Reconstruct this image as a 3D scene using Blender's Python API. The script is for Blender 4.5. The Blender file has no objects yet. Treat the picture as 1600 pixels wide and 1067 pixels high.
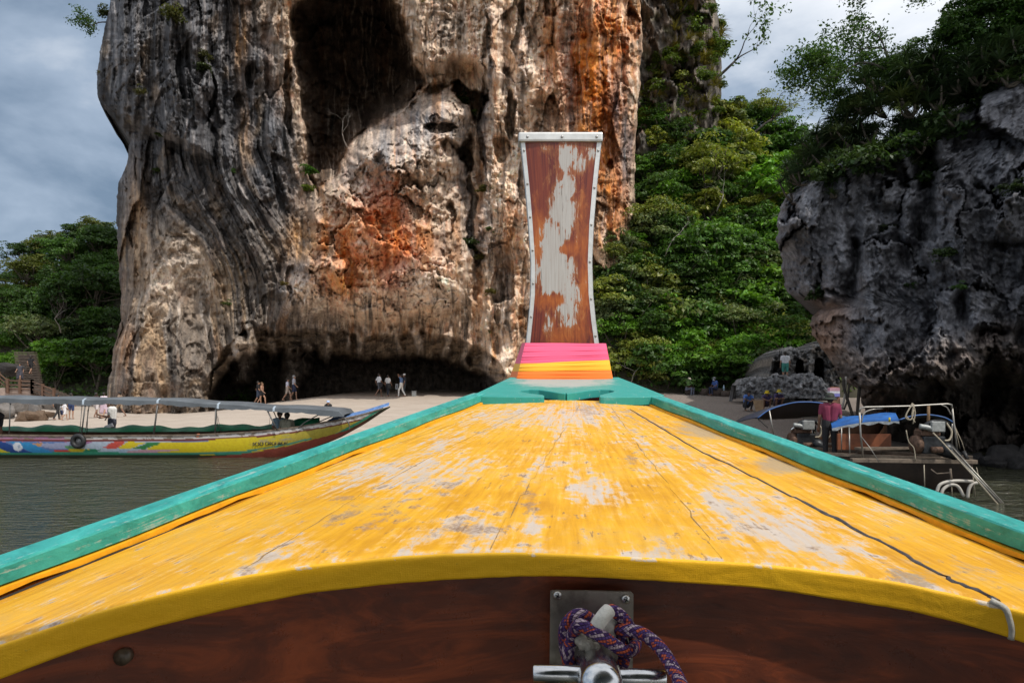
import bpy, bmesh, math, random
import numpy as np
from mathutils import Vector, Matrix
PI = math.pi
scene = bpy.context.scene
COL = scene.collection
H, F, CX, HY = 2.4, 1067.0, 800.0, 600.0      # eye height (m), focal length (px of the 1600 px photo), principal column, horizon row

# ------------------------------------------------------------------ camera, sky, sun, exposure
cam_d = bpy.data.cameras.new('camera'); cam = bpy.data.objects.new('camera', cam_d); COL.objects.link(cam)
cam.location = (0, 0, H); cam.rotation_euler = (math.radians(90), 0, 0)
cam_d.lens = 24.0; cam_d.sensor_width = 36.0; cam_d.shift_y = 66.5/1600
cam_d.clip_start = 0.05; cam_d.clip_end = 4000
scene.camera = cam
SUN_EL, SUN_AZ = math.radians(54), math.radians(132)     # azimuth clockwise from +Y (view direction)
sdir = Vector((math.sin(SUN_AZ)*math.cos(SUN_EL), math.cos(SUN_AZ)*math.cos(SUN_EL), math.sin(SUN_EL)))
sun_d = bpy.data.lights.new('sun', 'SUN'); sun = bpy.data.objects.new('sun', sun_d); COL.objects.link(sun)
sun_d.energy = 3.1; sun_d.angle = math.radians(0.7); sun_d.color = (1.0, 0.95, 0.87)
sun.rotation_euler = (-sdir).to_track_quat('-Z', 'Y').to_euler()
sun.location = (20, -10, 60)
scene.view_settings.view_transform = 'Standard'; scene.view_settings.look = 'None'
scene.view_settings.exposure = 0.0; scene.view_settings.gamma = 1.0; scene.view_settings.use_curve_mapping = False
scene.cycles.max_bounces = 6; scene.cycles.diffuse_bounces = 3; scene.cycles.transparent_max_bounces = 8
scene.cycles.use_denoising = True

world = bpy.data.worlds.new('World'); scene.world = world; world.use_nodes = True
def build_world():
    nt = world.node_tree; N = nt.nodes; L = nt.links
    bg = N['Background']; bg.inputs['Strength'].default_value = 0.125
    sky = N.new('ShaderNodeTexSky'); sky.sky_type = 'NISHITA'; sky.sun_disc = False
    sky.sun_elevation = SUN_EL; sky.sun_rotation = SUN_AZ
    tc = N.new('ShaderNodeTexCoord')
    mp = N.new('ShaderNodeMapping'); mp.inputs['Scale'].default_value = (1.0, 1.0, 2.1); mp.inputs['Rotation'].default_value = (0.0, 0.5, 0.3)
    L.new(tc.outputs['Generated'], mp.inputs['Vector'])
    n1 = N.new('ShaderNodeTexNoise'); n1.inputs['Scale'].default_value = 2.8; n1.inputs['Detail'].default_value = 7; n1.inputs['Roughness'].default_value = 0.52; n1.inputs['Distortion'].default_value = 0.25
    L.new(mp.outputs[0], n1.inputs['Vector'])
    # brighter cloud towards the sun
    dp = N.new('ShaderNodeVectorMath'); dp.operation = 'DOT_PRODUCT'; dp.inputs[1].default_value = sdir
    L.new(tc.outputs['Generated'], dp.inputs[0])
    ma = N.new('ShaderNodeMath'); ma.operation = 'MULTIPLY_ADD'; ma.inputs[1].default_value = 0.45; ma.inputs[2].default_value = 0.02
    L.new(dp.outputs['Value'], ma.inputs[0])
    mx0 = N.new('ShaderNodeMath'); mx0.operation = 'MAXIMUM'; mx0.inputs[1].default_value = -0.12
    L.new(ma.outputs[0], mx0.inputs[0])
    mn0 = N.new('ShaderNodeMath'); mn0.operation = 'MINIMUM'; mn0.inputs[1].default_value = 0.24
    L.new(mx0.outputs[0], mn0.inputs[0])
    ad = N.new('ShaderNodeMath'); ad.operation = 'ADD'; L.new(n1.outputs['Fac'], ad.inputs[0]); L.new(mn0.outputs[0], ad.inputs[1])
    rp = N.new('ShaderNodeValToRGB'); e = rp.color_ramp.elements
    e[0].position = 0.38; e[0].color = (1.55, 2.2, 3.1, 1)
    e[1].position = 0.76; e[1].color = (9.0, 9.2, 9.5, 1)
    m = e.new(0.50); m.color = (3.1, 3.85, 4.9, 1)
    m = e.new(0.62); m.color = (6.2, 6.7, 7.4, 1)
    L.new(ad.outputs[0], rp.inputs['Fac'])
    mx = N.new('ShaderNodeMix'); mx.data_type = 'RGBA'; mx.inputs[0].default_value = 0.9
    L.new(sky.outputs[0], mx.inputs[6]); L.new(rp.outputs[0], mx.inputs[7])
    L.new(mx.outputs[2], bg.inputs['Color'])
build_world()

# ------------------------------------------------------------------ helpers
def P(px, py, Y):
    return Vector(((px-CX)/F*Y, Y, H-(py-HY)/F*Y))

def sstep(a, b, x):
    t = np.clip((x-a)/(b-a), 0, 1); return t*t*(3-2*t)

def _hash(ix, iy, seed):
    h = (ix.astype(np.int64)*374761393 + iy.astype(np.int64)*668265263 + seed*974711) & 0xffffffff
    h = ((h ^ (h >> 13))*1274126177) & 0xffffffff
    h = ((h ^ (h >> 16))*2246822519) & 0xffffffff
    return (h ^ (h >> 15)) & 0xffffff

def perlin(x, y, seed=0):
    x = np.asarray(x, float); y = np.asarray(y, float)
    x0 = np.floor(x); y0 = np.floor(y); fx = x-x0; fy = y-y0
    u = fx*fx*fx*(fx*(fx*6-15)+10); v = fy*fy*fy*(fy*(fy*6-15)+10)
    def g(dx, dy):
        a = _hash(x0+dx, y0+dy, seed)*(2*PI/0x1000000)
        return np.cos(a)*(fx-dx)+np.sin(a)*(fy-dy)
    a = g(0, 0); b = g(1, 0); c = g(0, 1); d = g(1, 1)
    return 1.5*((a*(1-u)+b*u)*(1-v)+(c*(1-u)+d*u)*v)

def fbm(x, y, seed=0, oct=4, gain=0.5):
    s = 0; a = 1.0; t = 0; f = 1.0
    for i in range(oct):
        s = s+a*perlin(x*f, y*f, seed+i*17); t += a; a *= gain; f *= 2.03
    return s/t

def ridge(x, y, seed=0, oct=3):
    s = 0; a = 1.0; t = 0; f = 1.0
    for i in range(oct):
        s = s+a*(1-np.abs(perlin(x*f, y*f, seed+i*31))*1.6); t += a; a *= 0.5; f *= 2.1
    return s/t

def worley(x, y, seed=0):
    x0 = np.floor(x); y0 = np.floor(y)
    f1 = np.full(x.shape, 9.0); f2 = np.full(x.shape, 9.0); idv = np.zeros(x.shape)
    for dx in (-1, 0, 1):
        for dy in (-1, 0, 1):
            cx = x0+dx; cy = y0+dy
            qx = cx+_hash(cx, cy, seed)/0x1000000; qy = cy+_hash(cx, cy, seed+77)/0x1000000
            d = np.hypot(x-qx, y-qy); h = _hash(cx, cy, seed+191)/0x1000000
            near = d < f1
            f2 = np.where(near, f1, np.minimum(f2, d)); idv = np.where(near, h, idv); f1 = np.where(near, d, f1)
    return f1, f2, idv

def facets(x, y, seed=0, tilt=1.0):
    """broken rock faces: every cell a plane of its own height and tilt, and the distance to the joints"""
    x0 = np.floor(x); y0 = np.floor(y)
    f1 = np.full(x.shape, 9.0); f2 = np.full(x.shape, 9.0); v = np.zeros(x.shape)
    for dx in (-1, 0, 1):
        for dy in (-1, 0, 1):
            cx = x0+dx; cy = y0+dy
            qx = cx+_hash(cx, cy, seed)/0x1000000; qy = cy+_hash(cx, cy, seed+77)/0x1000000
            d = np.hypot(x-qx, y-qy); h = _hash(cx, cy, seed+191)/0x1000000
            a = _hash(cx, cy, seed+301)/0x1000000*2*PI
            val = h+tilt*(np.cos(a)*(x-qx)+(np.sin(a)-0.25)*(y-qy))
            near = d < f1
            f2 = np.where(near, f1, np.minimum(f2, d)); v = np.where(near, val, v); f1 = np.where(near, d, f1)
    return v, f2-f1

def sdf_poly(px, py, poly):
    d = np.full(px.shape, 1e9); inside = np.zeros(px.shape, bool); n = len(poly)
    for i in range(n):
        ax, ay = poly[i]; bx, by = poly[(i+1) % n]
        ex, ey = bx-ax, by-ay
        t = np.clip(((px-ax)*ex+(py-ay)*ey)/(ex*ex+ey*ey+1e-9), 0, 1)
        d = np.minimum(d, np.hypot(px-ax-t*ex, py-ay-t*ey))
        c = ((ay > py) != (by > py))
        with np.errstate(divide='ignore', invalid='ignore'):
            inside ^= c & (px < (bx-ax)*(py-ay)/(by-ay+1e-12)+ax)
    return np.where(inside, -d, d)

def blob(px, py, cx, cy, rx, ry):
    return np.exp(-(((px-cx)/rx)**2+((py-cy)/ry)**2))

def lerp(a, b, t): return a+(b-a)*t
def mixc(c, col, w): return c*(1-w[..., None])+np.array(col)*w[..., None]

class MB:
    """collects shapes into one mesh"""
    def __init__(s): s.v = []; s.f = []; s.m = []; s.uv = []; s.smooth = []
    def add(s, verts, faces, mat=0, smooth=False, uvs=None):
        o = len(s.v); s.v += [tuple(v) for v in verts]
        for i, f in enumerate(faces):
            s.f.append(tuple(o+k for k in f)); s.m.append(mat); s.smooth.append(smooth)
            s.uv.append(uvs[i] if uvs else [(0, 0)]*len(f))
        return s
    def box(s, c, d, rot=None, mat=0, bev=0.0):
        x, y, z = d[0]/2, d[1]/2, d[2]/2
        if bev > 0:
            bm = bmesh.new(); bmesh.ops.create_cube(bm, size=1, matrix=Matrix.Diagonal((*d, 1)))
            bmesh.ops.bevel(bm, geom=bm.edges[:], offset=bev, segments=2, affect='EDGES', profile=0.6)
            vs = [v.co.copy() for v in bm.verts]; bm.verts.index_update(); fs = [[v.index for v in f.verts] for f in bm.faces]; bm.free()
        else:
            vs = [Vector((i*x, j*y, k*z)) for i in (-1, 1) for j in (-1, 1) for k in (-1, 1)]
            fs = [(0, 1, 3, 2), (4, 6, 7, 5), (0, 4, 5, 1), (2, 3, 7, 6), (0, 2, 6, 4), (1, 5, 7, 3)]
        if rot is not None: vs = [rot @ v for v in vs]
        c = Vector(c); return s.add([v+c for v in vs], fs, mat)
    def tube(s, pts, r, n=8, mat=0, cap=True, smooth=True, squash=None):
        pts = [Vector(p) for p in pts]; m = len(pts)
        rs = r if isinstance(r, (list, tuple)) else [r]*m
        t = (pts[1]-pts[0]).normalized(); up = Vector((0, 0, 1)) if abs(t.z) < 0.9 else Vector((1, 0, 0))
        nrm = (up-t*up.dot(t)).normalized(); vs = []; L = 0.0; ls = []
        for i, p in enumerate(pts):
            a = pts[max(i-1, 0)]; b = pts[min(i+1, m-1)]; t = (b-a)
            t = t.normalized() if t.length > 1e-9 else Vector((0, 0, 1))
            nrm = (nrm-t*nrm.dot(t)); nrm = nrm.normalized() if nrm.length > 1e-6 else t.orthogonal().normalized(); bn = t.cross(nrm)
            if i: L += (p-pts[i-1]).length
            ls.append(L)
            for k in range(n):
                q = 2*PI*k/n; vs.append(p+(nrm*math.cos(q)+bn*math.sin(q))*rs[i])
        fs = []; uv = []
        for i in range(m-1):
            for k in range(n):
                k2 = (k+1) % n
                fs.append((i*n+k, i*n+k2, (i+1)*n+k2, (i+1)*n+k))
                uv.append([(k/n, ls[i]), ((k+1)/n, ls[i]), ((k+1)/n, ls[i+1]), (k/n, ls[i+1])])
        if cap:
            fs.append(tuple(range(n-1, -1, -1))); uv.append([(0, 0)]*n)
            fs.append(tuple((m-1)*n+k for k in range(n))); uv.append([(0, 0)]*n)
        return s.add(vs, fs, mat, smooth, uv)
    def ball(s, c, r, mat=0, seg=10, ring=7, sc=(1, 1, 1)):
        c = Vector(c); vs = []; fs = []
        for i in range(ring+1):
            th = PI*i/ring
            for k in range(seg):
                a = 2*PI*k/seg
                vs.append(c+Vector((math.sin(th)*math.cos(a)*sc[0], math.sin(th)*math.sin(a)*sc[1], math.cos(th)*sc[2]))*r)
        for i in range(ring):
            for k in range(seg):
                fs.append((i*seg+k, (i+1)*seg+k, (i+1)*seg+(k+1) % seg, i*seg+(k+1) % seg))
        return s.add(vs, fs, mat, True)
    def loft(s, rows, mat=0, smooth=True, close=False):
        n = len(rows[0]); vs = [v for r in rows for v in r]; fs = []; uv = []
        for i in range(len(rows)-1):
            for k in range(n-1 if not close else n):
                k2 = (k+1) % n
                fs.append((i*n+k, i*n+k2, (i+1)*n+k2, (i+1)*n+k))
                uv.append([(k/(n-1), i/(len(rows)-1)), ((k+1)/(n-1), i/(len(rows)-1)), ((k+1)/(n-1), (i+1)/(len(rows)-1)), (k/(n-1), (i+1)/(len(rows)-1))])
        return s.add(vs, fs, mat, smooth, uv)
    def plate(s, outline, off, mat=0):
        """extrude a polygon (list of points) by the vector off"""
        n = len(outline); off = Vector(off); o = [Vector(p) for p in outline]
        fs = [tuple(range(n)), tuple(range(2*n-1, n-1, -1))]+[(i, n+i, n+(i+1) % n, (i+1) % n) for i in range(n)]
        return s.add(o+[p+off for p in o], fs, mat)
    def mesh(s, name, origin=(0, 0, 0)):
        o = Vector(origin); me = bpy.data.meshes.new(name)
        me.from_pydata([Vector(v)-o for v in s.v], [], s.f)
        me.polygons.foreach_set('material_index', s.m); me.polygons.foreach_set('use_smooth', s.smooth)
        ul = me.uv_layers.new(name='UVMap'); ul.data.foreach_set('uv', [c for f in s.uv for p in f for c in p])
        me.update(); return me
    def build(s, name, mats, parent=None, loc=None):
        org = world_loc(parent) if parent else Vector(loc if loc is not None else base_of(s.v))
        me = s.mesh(name, org)
        for m in (mats if isinstance(mats, (list, tuple)) else [mats]): me.materials.append(m)
        ob = bpy.data.objects.new(name, me); COL.objects.link(ob)
        if parent: ob.parent = parent
        else: ob.location = org
        return ob

def base_of(vs):
    a = np.array(vs); return Vector((float(a[:, 0].mean()), float(a[:, 1].mean()), float(a[:, 2].min())))
def world_loc(o):
    p = Vector((0, 0, 0))
    while o: p += Vector(o.location); o = o.parent
    return p
def tag(o, label=None, cat=None, group=None, kind=None):
    if label: o['label'] = label
    if cat: o['category'] = cat
    if group: o['group'] = group
    if kind: o['kind'] = kind
    return o
def empty(name, loc, label=None, cat=None, group=None, rz=0):
    o = bpy.data.objects.new(name, None); COL.objects.link(o); o.location = loc; o.rotation_euler = (0, 0, rz)
    o.empty_display_size = 0.2
    return tag(o, label, cat, group)
def grid_obj(name, V, mat, parent=None, loc=None, col=None, attrs=None, uv=True, smooth=True, flip=False):
    """V: (rows, cols, 3) array -> one grid mesh; col (rows, cols, 3) becomes the colour attribute Col"""
    R, C = V.shape[:2]; idx = np.arange(R*C).reshape(R, C)
    q = np.stack([idx[:-1, :-1], idx[:-1, 1:], idx[1:, 1:], idx[1:, :-1]], -1).reshape(-1, 4)
    if flip: q = q[:, ::-1]
    org = world_loc(parent) if parent else Vector(loc if loc is not None else base_of(V.reshape(-1, 3)))
    me = bpy.data.meshes.new(name); me.vertices.add(R*C); me.vertices.foreach_set('co', (V.reshape(-1, 3)-np.array(org)).astype(np.float32).ravel())
    n = len(q); me.loops.add(n*4); me.loops.foreach_set('vertex_index', q.ravel().astype(np.int32))
    me.polygons.add(n); me.polygons.foreach_set('loop_start', np.arange(0, n*4, 4, dtype=np.int32)); me.polygons.foreach_set('loop_total', np.full(n, 4, np.int32))
    me.update(calc_edges=True); me.polygons.foreach_set('use_smooth', np.full(n, smooth))
    if uv:
        uu, vv = np.meshgrid(np.linspace(0, 1, C), np.linspace(0, 1, R)); U = np.stack([uu, vv], -1).reshape(-1, 2)
        me.uv_layers.new(name='UVMap').data.foreach_set('uv', U[q.ravel()].astype(np.float32).ravel())
    if col is not None:
        a = me.color_attributes.new('Col', 'FLOAT_COLOR', 'POINT')
        a.data.foreach_set('color', np.concatenate([np.clip(col, 0, 1), np.ones((R, C, 1))], -1).astype(np.float32).ravel())
    for k, A in (attrs or {}).items():
        a = me.attributes.new(k, 'FLOAT', 'POINT'); a.data.foreach_set('value', A.astype(np.float32).ravel())
    me.materials.append(mat); me.validate()
    o = bpy.data.objects.new(name, me); COL.objects.link(o)
    if parent: o.parent = parent
    else: o.location = org
    return o
def interp(pts, x):
    pts = sorted(pts); return np.interp(x, [p[0] for p in pts], [p[1] for p in pts])
def spline(pts, n):
    """Catmull-Rom through pts, n samples per span"""
    p = [Vector(q) for q in pts]; p = [2*p[0]-p[1]]+p+[2*p[-1]-p[-2]]; out = []
    for i in range(1, len(p)-2):
        for k in range(n):
            t = k/n; a, b, c, d = p[i-1:i+3]
            out.append(0.5*((2*b)+(c-a)*t+(2*a-5*b+4*c-d)*t*t+(3*b-a-3*c+d)*t**3))
    out.append(p[-2]); return out

# ------------------------------------------------------------------ materials
class Mt:
    def __init__(s, name):
        s.mat = bpy.data.materials.new(name); s.mat.use_nodes = True; s.nt = s.mat.node_tree
        s.N = s.nt.nodes; s.L = s.nt.links; s.bsdf = s.N['Principled BSDF']; s.tc = None
    def put(s, sock, v):
        if isinstance(v, bpy.types.NodeSocket): s.L.new(v, sock)
        elif v is not None:
            if hasattr(sock.default_value, '__len__') and not hasattr(v, '__len__'): sock.default_value = [v]*len(sock.default_value)
            elif hasattr(sock.default_value, '__len__') and len(sock.default_value) == 4 and len(v) == 3: sock.default_value = (*v, 1)
            else: sock.default_value = v
    def co(s, kind='Object'):
        if s.tc is None: s.tc = s.N.new('ShaderNodeTexCoord')
        return s.tc.outputs[kind]
    def mapv(s, vec, scale=(1, 1, 1), loc=(0, 0, 0), rot=(0, 0, 0)):
        n = s.N.new('ShaderNodeMapping'); s.put(n.inputs['Vector'], vec); n.inputs['Scale'].default_value = scale; n.inputs['Location'].default_value = loc; n.inputs['Rotation'].default_value = rot
        return n.outputs[0]
    def noise(s, vec, scale, detail=4, rough=0.55, dist=0.0):
        n = s.N.new('ShaderNodeTexNoise'); s.put(n.inputs['Vector'], vec); n.inputs['Scale'].default_value = scale
        n.inputs['Detail'].default_value = detail; n.inputs['Roughness'].default_value = rough; n.inputs['Distortion'].default_value = dist
        return n.outputs['Fac']
    def voro(s, vec, scale, feature='F1'):
        n = s.N.new('ShaderNodeTexVoronoi'); n.feature = feature; s.put(n.inputs['Vector'], vec); n.inputs['Scale'].default_value = scale
        return n.outputs[0]
    def math(s, op, a, b=None, c=None, clamp=False):
        n = s.N.new('ShaderNodeMath'); n.operation = op; n.use_clamp = clamp
        s.put(n.inputs[0], a)
        if b is not None: s.put(n.inputs[1], b)
        if c is not None: s.put(n.inputs[2], c)
        return n.outputs[0]
    def rng(s, v, a, b, c=0.0, d=1.0):
        n = s.N.new('ShaderNodeMapRange'); s.put(n.inputs[0], v); n.inputs[1].default_value = a; n.inputs[2].default_value = b; n.inputs[3].default_value = c; n.inputs[4].default_value = d
        return n.outputs[0]
    def mix(s, f, a, b, mode='MIX'):
        n = s.N.new('ShaderNodeMix'); n.data_type = 'RGBA'; n.blend_type = mode; s.put(n.inputs[0], f); s.put(n.inputs[6], a); s.put(n.inputs[7], b)
        return n.outputs[2]
    def ramp(s, f, stops):
        n = s.N.new('ShaderNodeValToRGB'); s.put(n.inputs[0], f); e = n.color_ramp.elements
        while len(e) < len(stops): e.new(0.5)
        for el, (p, c) in zip(e, stops): el.position = p; el.color = (*c, 1)
        return n.outputs[0]
    def attr(s, name, out='Color'):
        n = s.N.new('ShaderNodeAttribute'); n.attribute_name = name; return n.outputs[out]
    def bump(s, h, strength=0.3, dist=0.02, normal=None):
        n = s.N.new('ShaderNodeBump'); s.put(n.inputs['Height'], h); n.inputs['Strength'].default_value = strength; n.inputs['Distance'].default_value = dist
        if normal is not None: s.L.new(normal, n.inputs['Normal'])
        return n.outputs[0]
    def out(s, col=None, rough=None, metal=None, normal=None, spec=None):
        b = s.bsdf
        if col is not None: s.put(b.inputs['Base Color'], col)
        if rough is not None: s.put(b.inputs['Roughness'], rough)
        if metal is not None: s.put(b.inputs['Metallic'], metal)
        if normal is not None: s.L.new(normal, b.inputs['Normal'])
        if spec is not None: s.put(b.inputs['Specular IOR Level'], spec)
        return s.mat
_mc = {}
def gm(col, rough=0.7, metal=0.0, var=0.25, scale=6.0, bump=0.15, name=None, spec=None):
    """plain material with blotchy wear"""
    k = (tuple(col), rough, metal, var, scale, bump)
    if k in _mc: return _mc[k]
    m = Mt(name or 'material'); n = m.noise(m.co(), scale, 5, 0.6)
    lo = tuple(c*(1-var) for c in col); hi = tuple(min(1, c*(1+var)) for c in col)
    c = m.ramp(n, [(0.3, lo), (0.7, hi)])
    _mc[k] = m.out(c, rough, metal, m.bump(n, bump, 0.01) if bump else None, spec); return _mc[k]
# ------------------------------------------------------------------ water, beach, hills
def m_water():
    m = Mt('sea_water'); v = m.co('Object')
    w1 = m.noise(m.mapv(v, (0.9, 2.3, 1)), 1.15, 4, 0.55, 0.6)
    w2 = m.noise(m.mapv(v, (1.0, 2.0, 1), rot=(0, 0, 0.5)), 4.2, 3, 0.5, 0.3)
    w3 = m.noise(m.mapv(v, (1.0, 1.8, 1)), 9.0, 3, 0.5, 0.2)
    h = m.math('ADD', m.math('MULTIPLY_ADD', w2, 0.42, w1), m.math('MULTIPLY', w3, 0.12))
    c = m.mix(m.noise(v, 0.12, 3), (0.040, 0.043, 0.024), (0.060, 0.058, 0.032))
    return m.out(c, 0.07, 0, m.bump(h, 1.0, 0.42), 0.5)
wv = MB(); wv.add([(-1500, -600, 0), (1500, -600, 0), (1500, 2400, 0), (-1500, 2400, 0)], [(0, 1, 2, 3)])
tag(wv.build('water', m_water(), loc=(0, 0, 0)), kind='structure')

def beach_z(X, Y):
    X = np.asarray(X, float); Y = np.asarray(Y, float)
    y0 = np.where(X < 8, 22.3, 22.3+(X-8)*0.5)
    m = 0.22+0.78*sstep(-24, -13, X)
    z = np.where(Y < y0, (Y-y0)*0.09, np.minimum((Y-y0)/26.5, 1.06)*1.33*m)
    z = z+0.62*sstep(3, 11, X)*sstep(23.5, 33, Y)
    z = z+np.where(Y > 49, 0.02*np.minimum(Y-49, 20), 0)
    return z
def gz(X, Y): return float(beach_z(X, Y))
def m_sand():
    m = Mt('beach_sand'); v = m.co('Object')
    g = m.attr('gravel', 'Fac')
    n = m.noise(m.mapv(v, (0.3, 1.5, 1)), 1.6, 6, 0.6); f = m.noise(v, 30, 4, 0.7); pb = m.voro(v, 9)
    sand = m.ramp(n, [(0.25, (0.36, 0.29, 0.235)), (0.5, (0.46, 0.39, 0.325)), (0.75, (0.53, 0.455, 0.385))])
    grav = m.ramp(m.noise(v, 14, 5, 0.8), [(0.3, (0.13, 0.105, 0.092)), (0.55, (0.24, 0.2, 0.175)), (0.8, (0.40, 0.35, 0.31))])
    c = m.mix(g, sand, grav); c = m.mix(0.25, c, f, 'OVERLAY')
    wet = m.attr('wet', 'Fac'); c = m.mix(wet, c, (0.17, 0.13, 0.095))
    h = m.math('ADD', m.math('MULTIPLY', n, 1.2), m.math('MULTIPLY', m.math('SUBTRACT', f, pb), 0.5))
    return m.out(c, 0.85, 0, m.bump(h, 0.5, 0.06), 0.25)
def build_beach():
    xs = np.linspace(-75, 45, 300); ys = np.concatenate([np.linspace(14, 56, 200), np.linspace(56.6, 110, 40)])
    X, Y = np.meshgrid(xs, ys)
    Z = beach_z(X, Y)+0.05*fbm(X*0.5, Y*0.9, 5)+0.02*fbm(X*2, Y*3, 6)
    g = sstep(3, 9, X+1.5*fbm(X*.3, Y*.3, 8))*sstep(50, 44, Y+3*fbm(X*.4, Y*.4, 3))
    g = np.maximum(g, 0.5*sstep(6, 10, X))
    wet = sstep(0.16, 0.02, Z+0.04*fbm(X*.7, Y*.7, 9))
    o = grid_obj('beach', np.stack([X, Y, Z], -1), m_sand(), loc=(0, 0, 0), attrs={'gravel': g, 'wet': wet})
    tag(o, kind='structure')
build_beach()

m_soil = gm((0.06, 0.055, 0.035), 0.95, 0, 0.5, 0.6, 0.6, 'hill_soil')
def hill(name, fn, x0, x1, y0, y1, n=70):
    X, Y = np.meshgrid(np.linspace(x0, x1, n), np.linspace(y0, y1, n)); Z = fn(X, Y)
    return tag(grid_obj(name, np.stack([X, Y, Z], -1), m_soil, loc=((x0+x1)/2, y0, 0)), kind='structure')
def hill_left_z(X, Y):          # wooded hill behind the stairs
    return -1.0+26.0*sstep(62, 98, Y+0.12*(X+45))*(0.55+0.45*sstep(-78, -48, X))+1.0*fbm(X*.12, Y*.12, 3)
def hill_right_z(X, Y):         # steep gully between the cliffs
    t = np.clip((Y-46.5)/15.0, 0, 1.0)
    return 0.9+24*t**0.95*(1.18-0.26*sstep(12, 24, X))+0.8*fbm(X*.2, Y*.2, 4)-np.where(Y < 47, 3.0, 0)
hill('hill', hill_left_z, -110, -24, 60, 125); hill('hill', hill_right_z, 5, 48, 45, 92)

# ------------------------------------------------------------------ limestone
def m_rock(name, tint=1.0, fine=3.0, stretch=0.28, bumpd=0.12):
    m = Mt(name); v = m.co('Object')
    vs = m.mapv(v, (1, 1, stretch))
    n1 = m.noise(vs, fine, 7, 0.68, 0.5); n2 = m.noise(v, fine*4, 6, 0.7); n3 = m.noise(vs, fine*0.4, 6, 0.6, 1.0)
    c = m.attr('Col')
    c = m.mix(0.62, c, m.ramp(n1, [(0.32, (0.14, 0.14, 0.145)), (0.5, (0.5, 0.5, 0.5)), (0.68, (0.82, 0.81, 0.79))]), 'OVERLAY')
    c = m.mix(0.42, c, m.ramp(n2, [(0.3, (0.2, 0.2, 0.2)), (0.7, (0.8, 0.8, 0.8))]), 'OVERLAY')
    cr = m.math('ABSOLUTE', m.math('SUBTRACT', n3, 0.5)); crk = m.rng(cr, 0.0, 0.010, 1, 0)
    c = m.mix(m.math('MULTIPLY', crk, 0.55), c, (0.035, 0.03, 0.028))
    h = m.math('ADD', m.math('MULTIPLY', n1, 0.8), m.math('MULTIPLY', n2, 0.4)); h = m.math('SUBTRACT', h, m.math('MULTIPLY', crk, 0.15))
    return m.out(c, 0.9, 0, m.bump(h, 0.9, bumpd), 0.2)
M_ROCK = m_rock('limestone'); M_ROCK2 = m_rock('dark_limestone', 1, 4.0, 0.7, 0.05)

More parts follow.
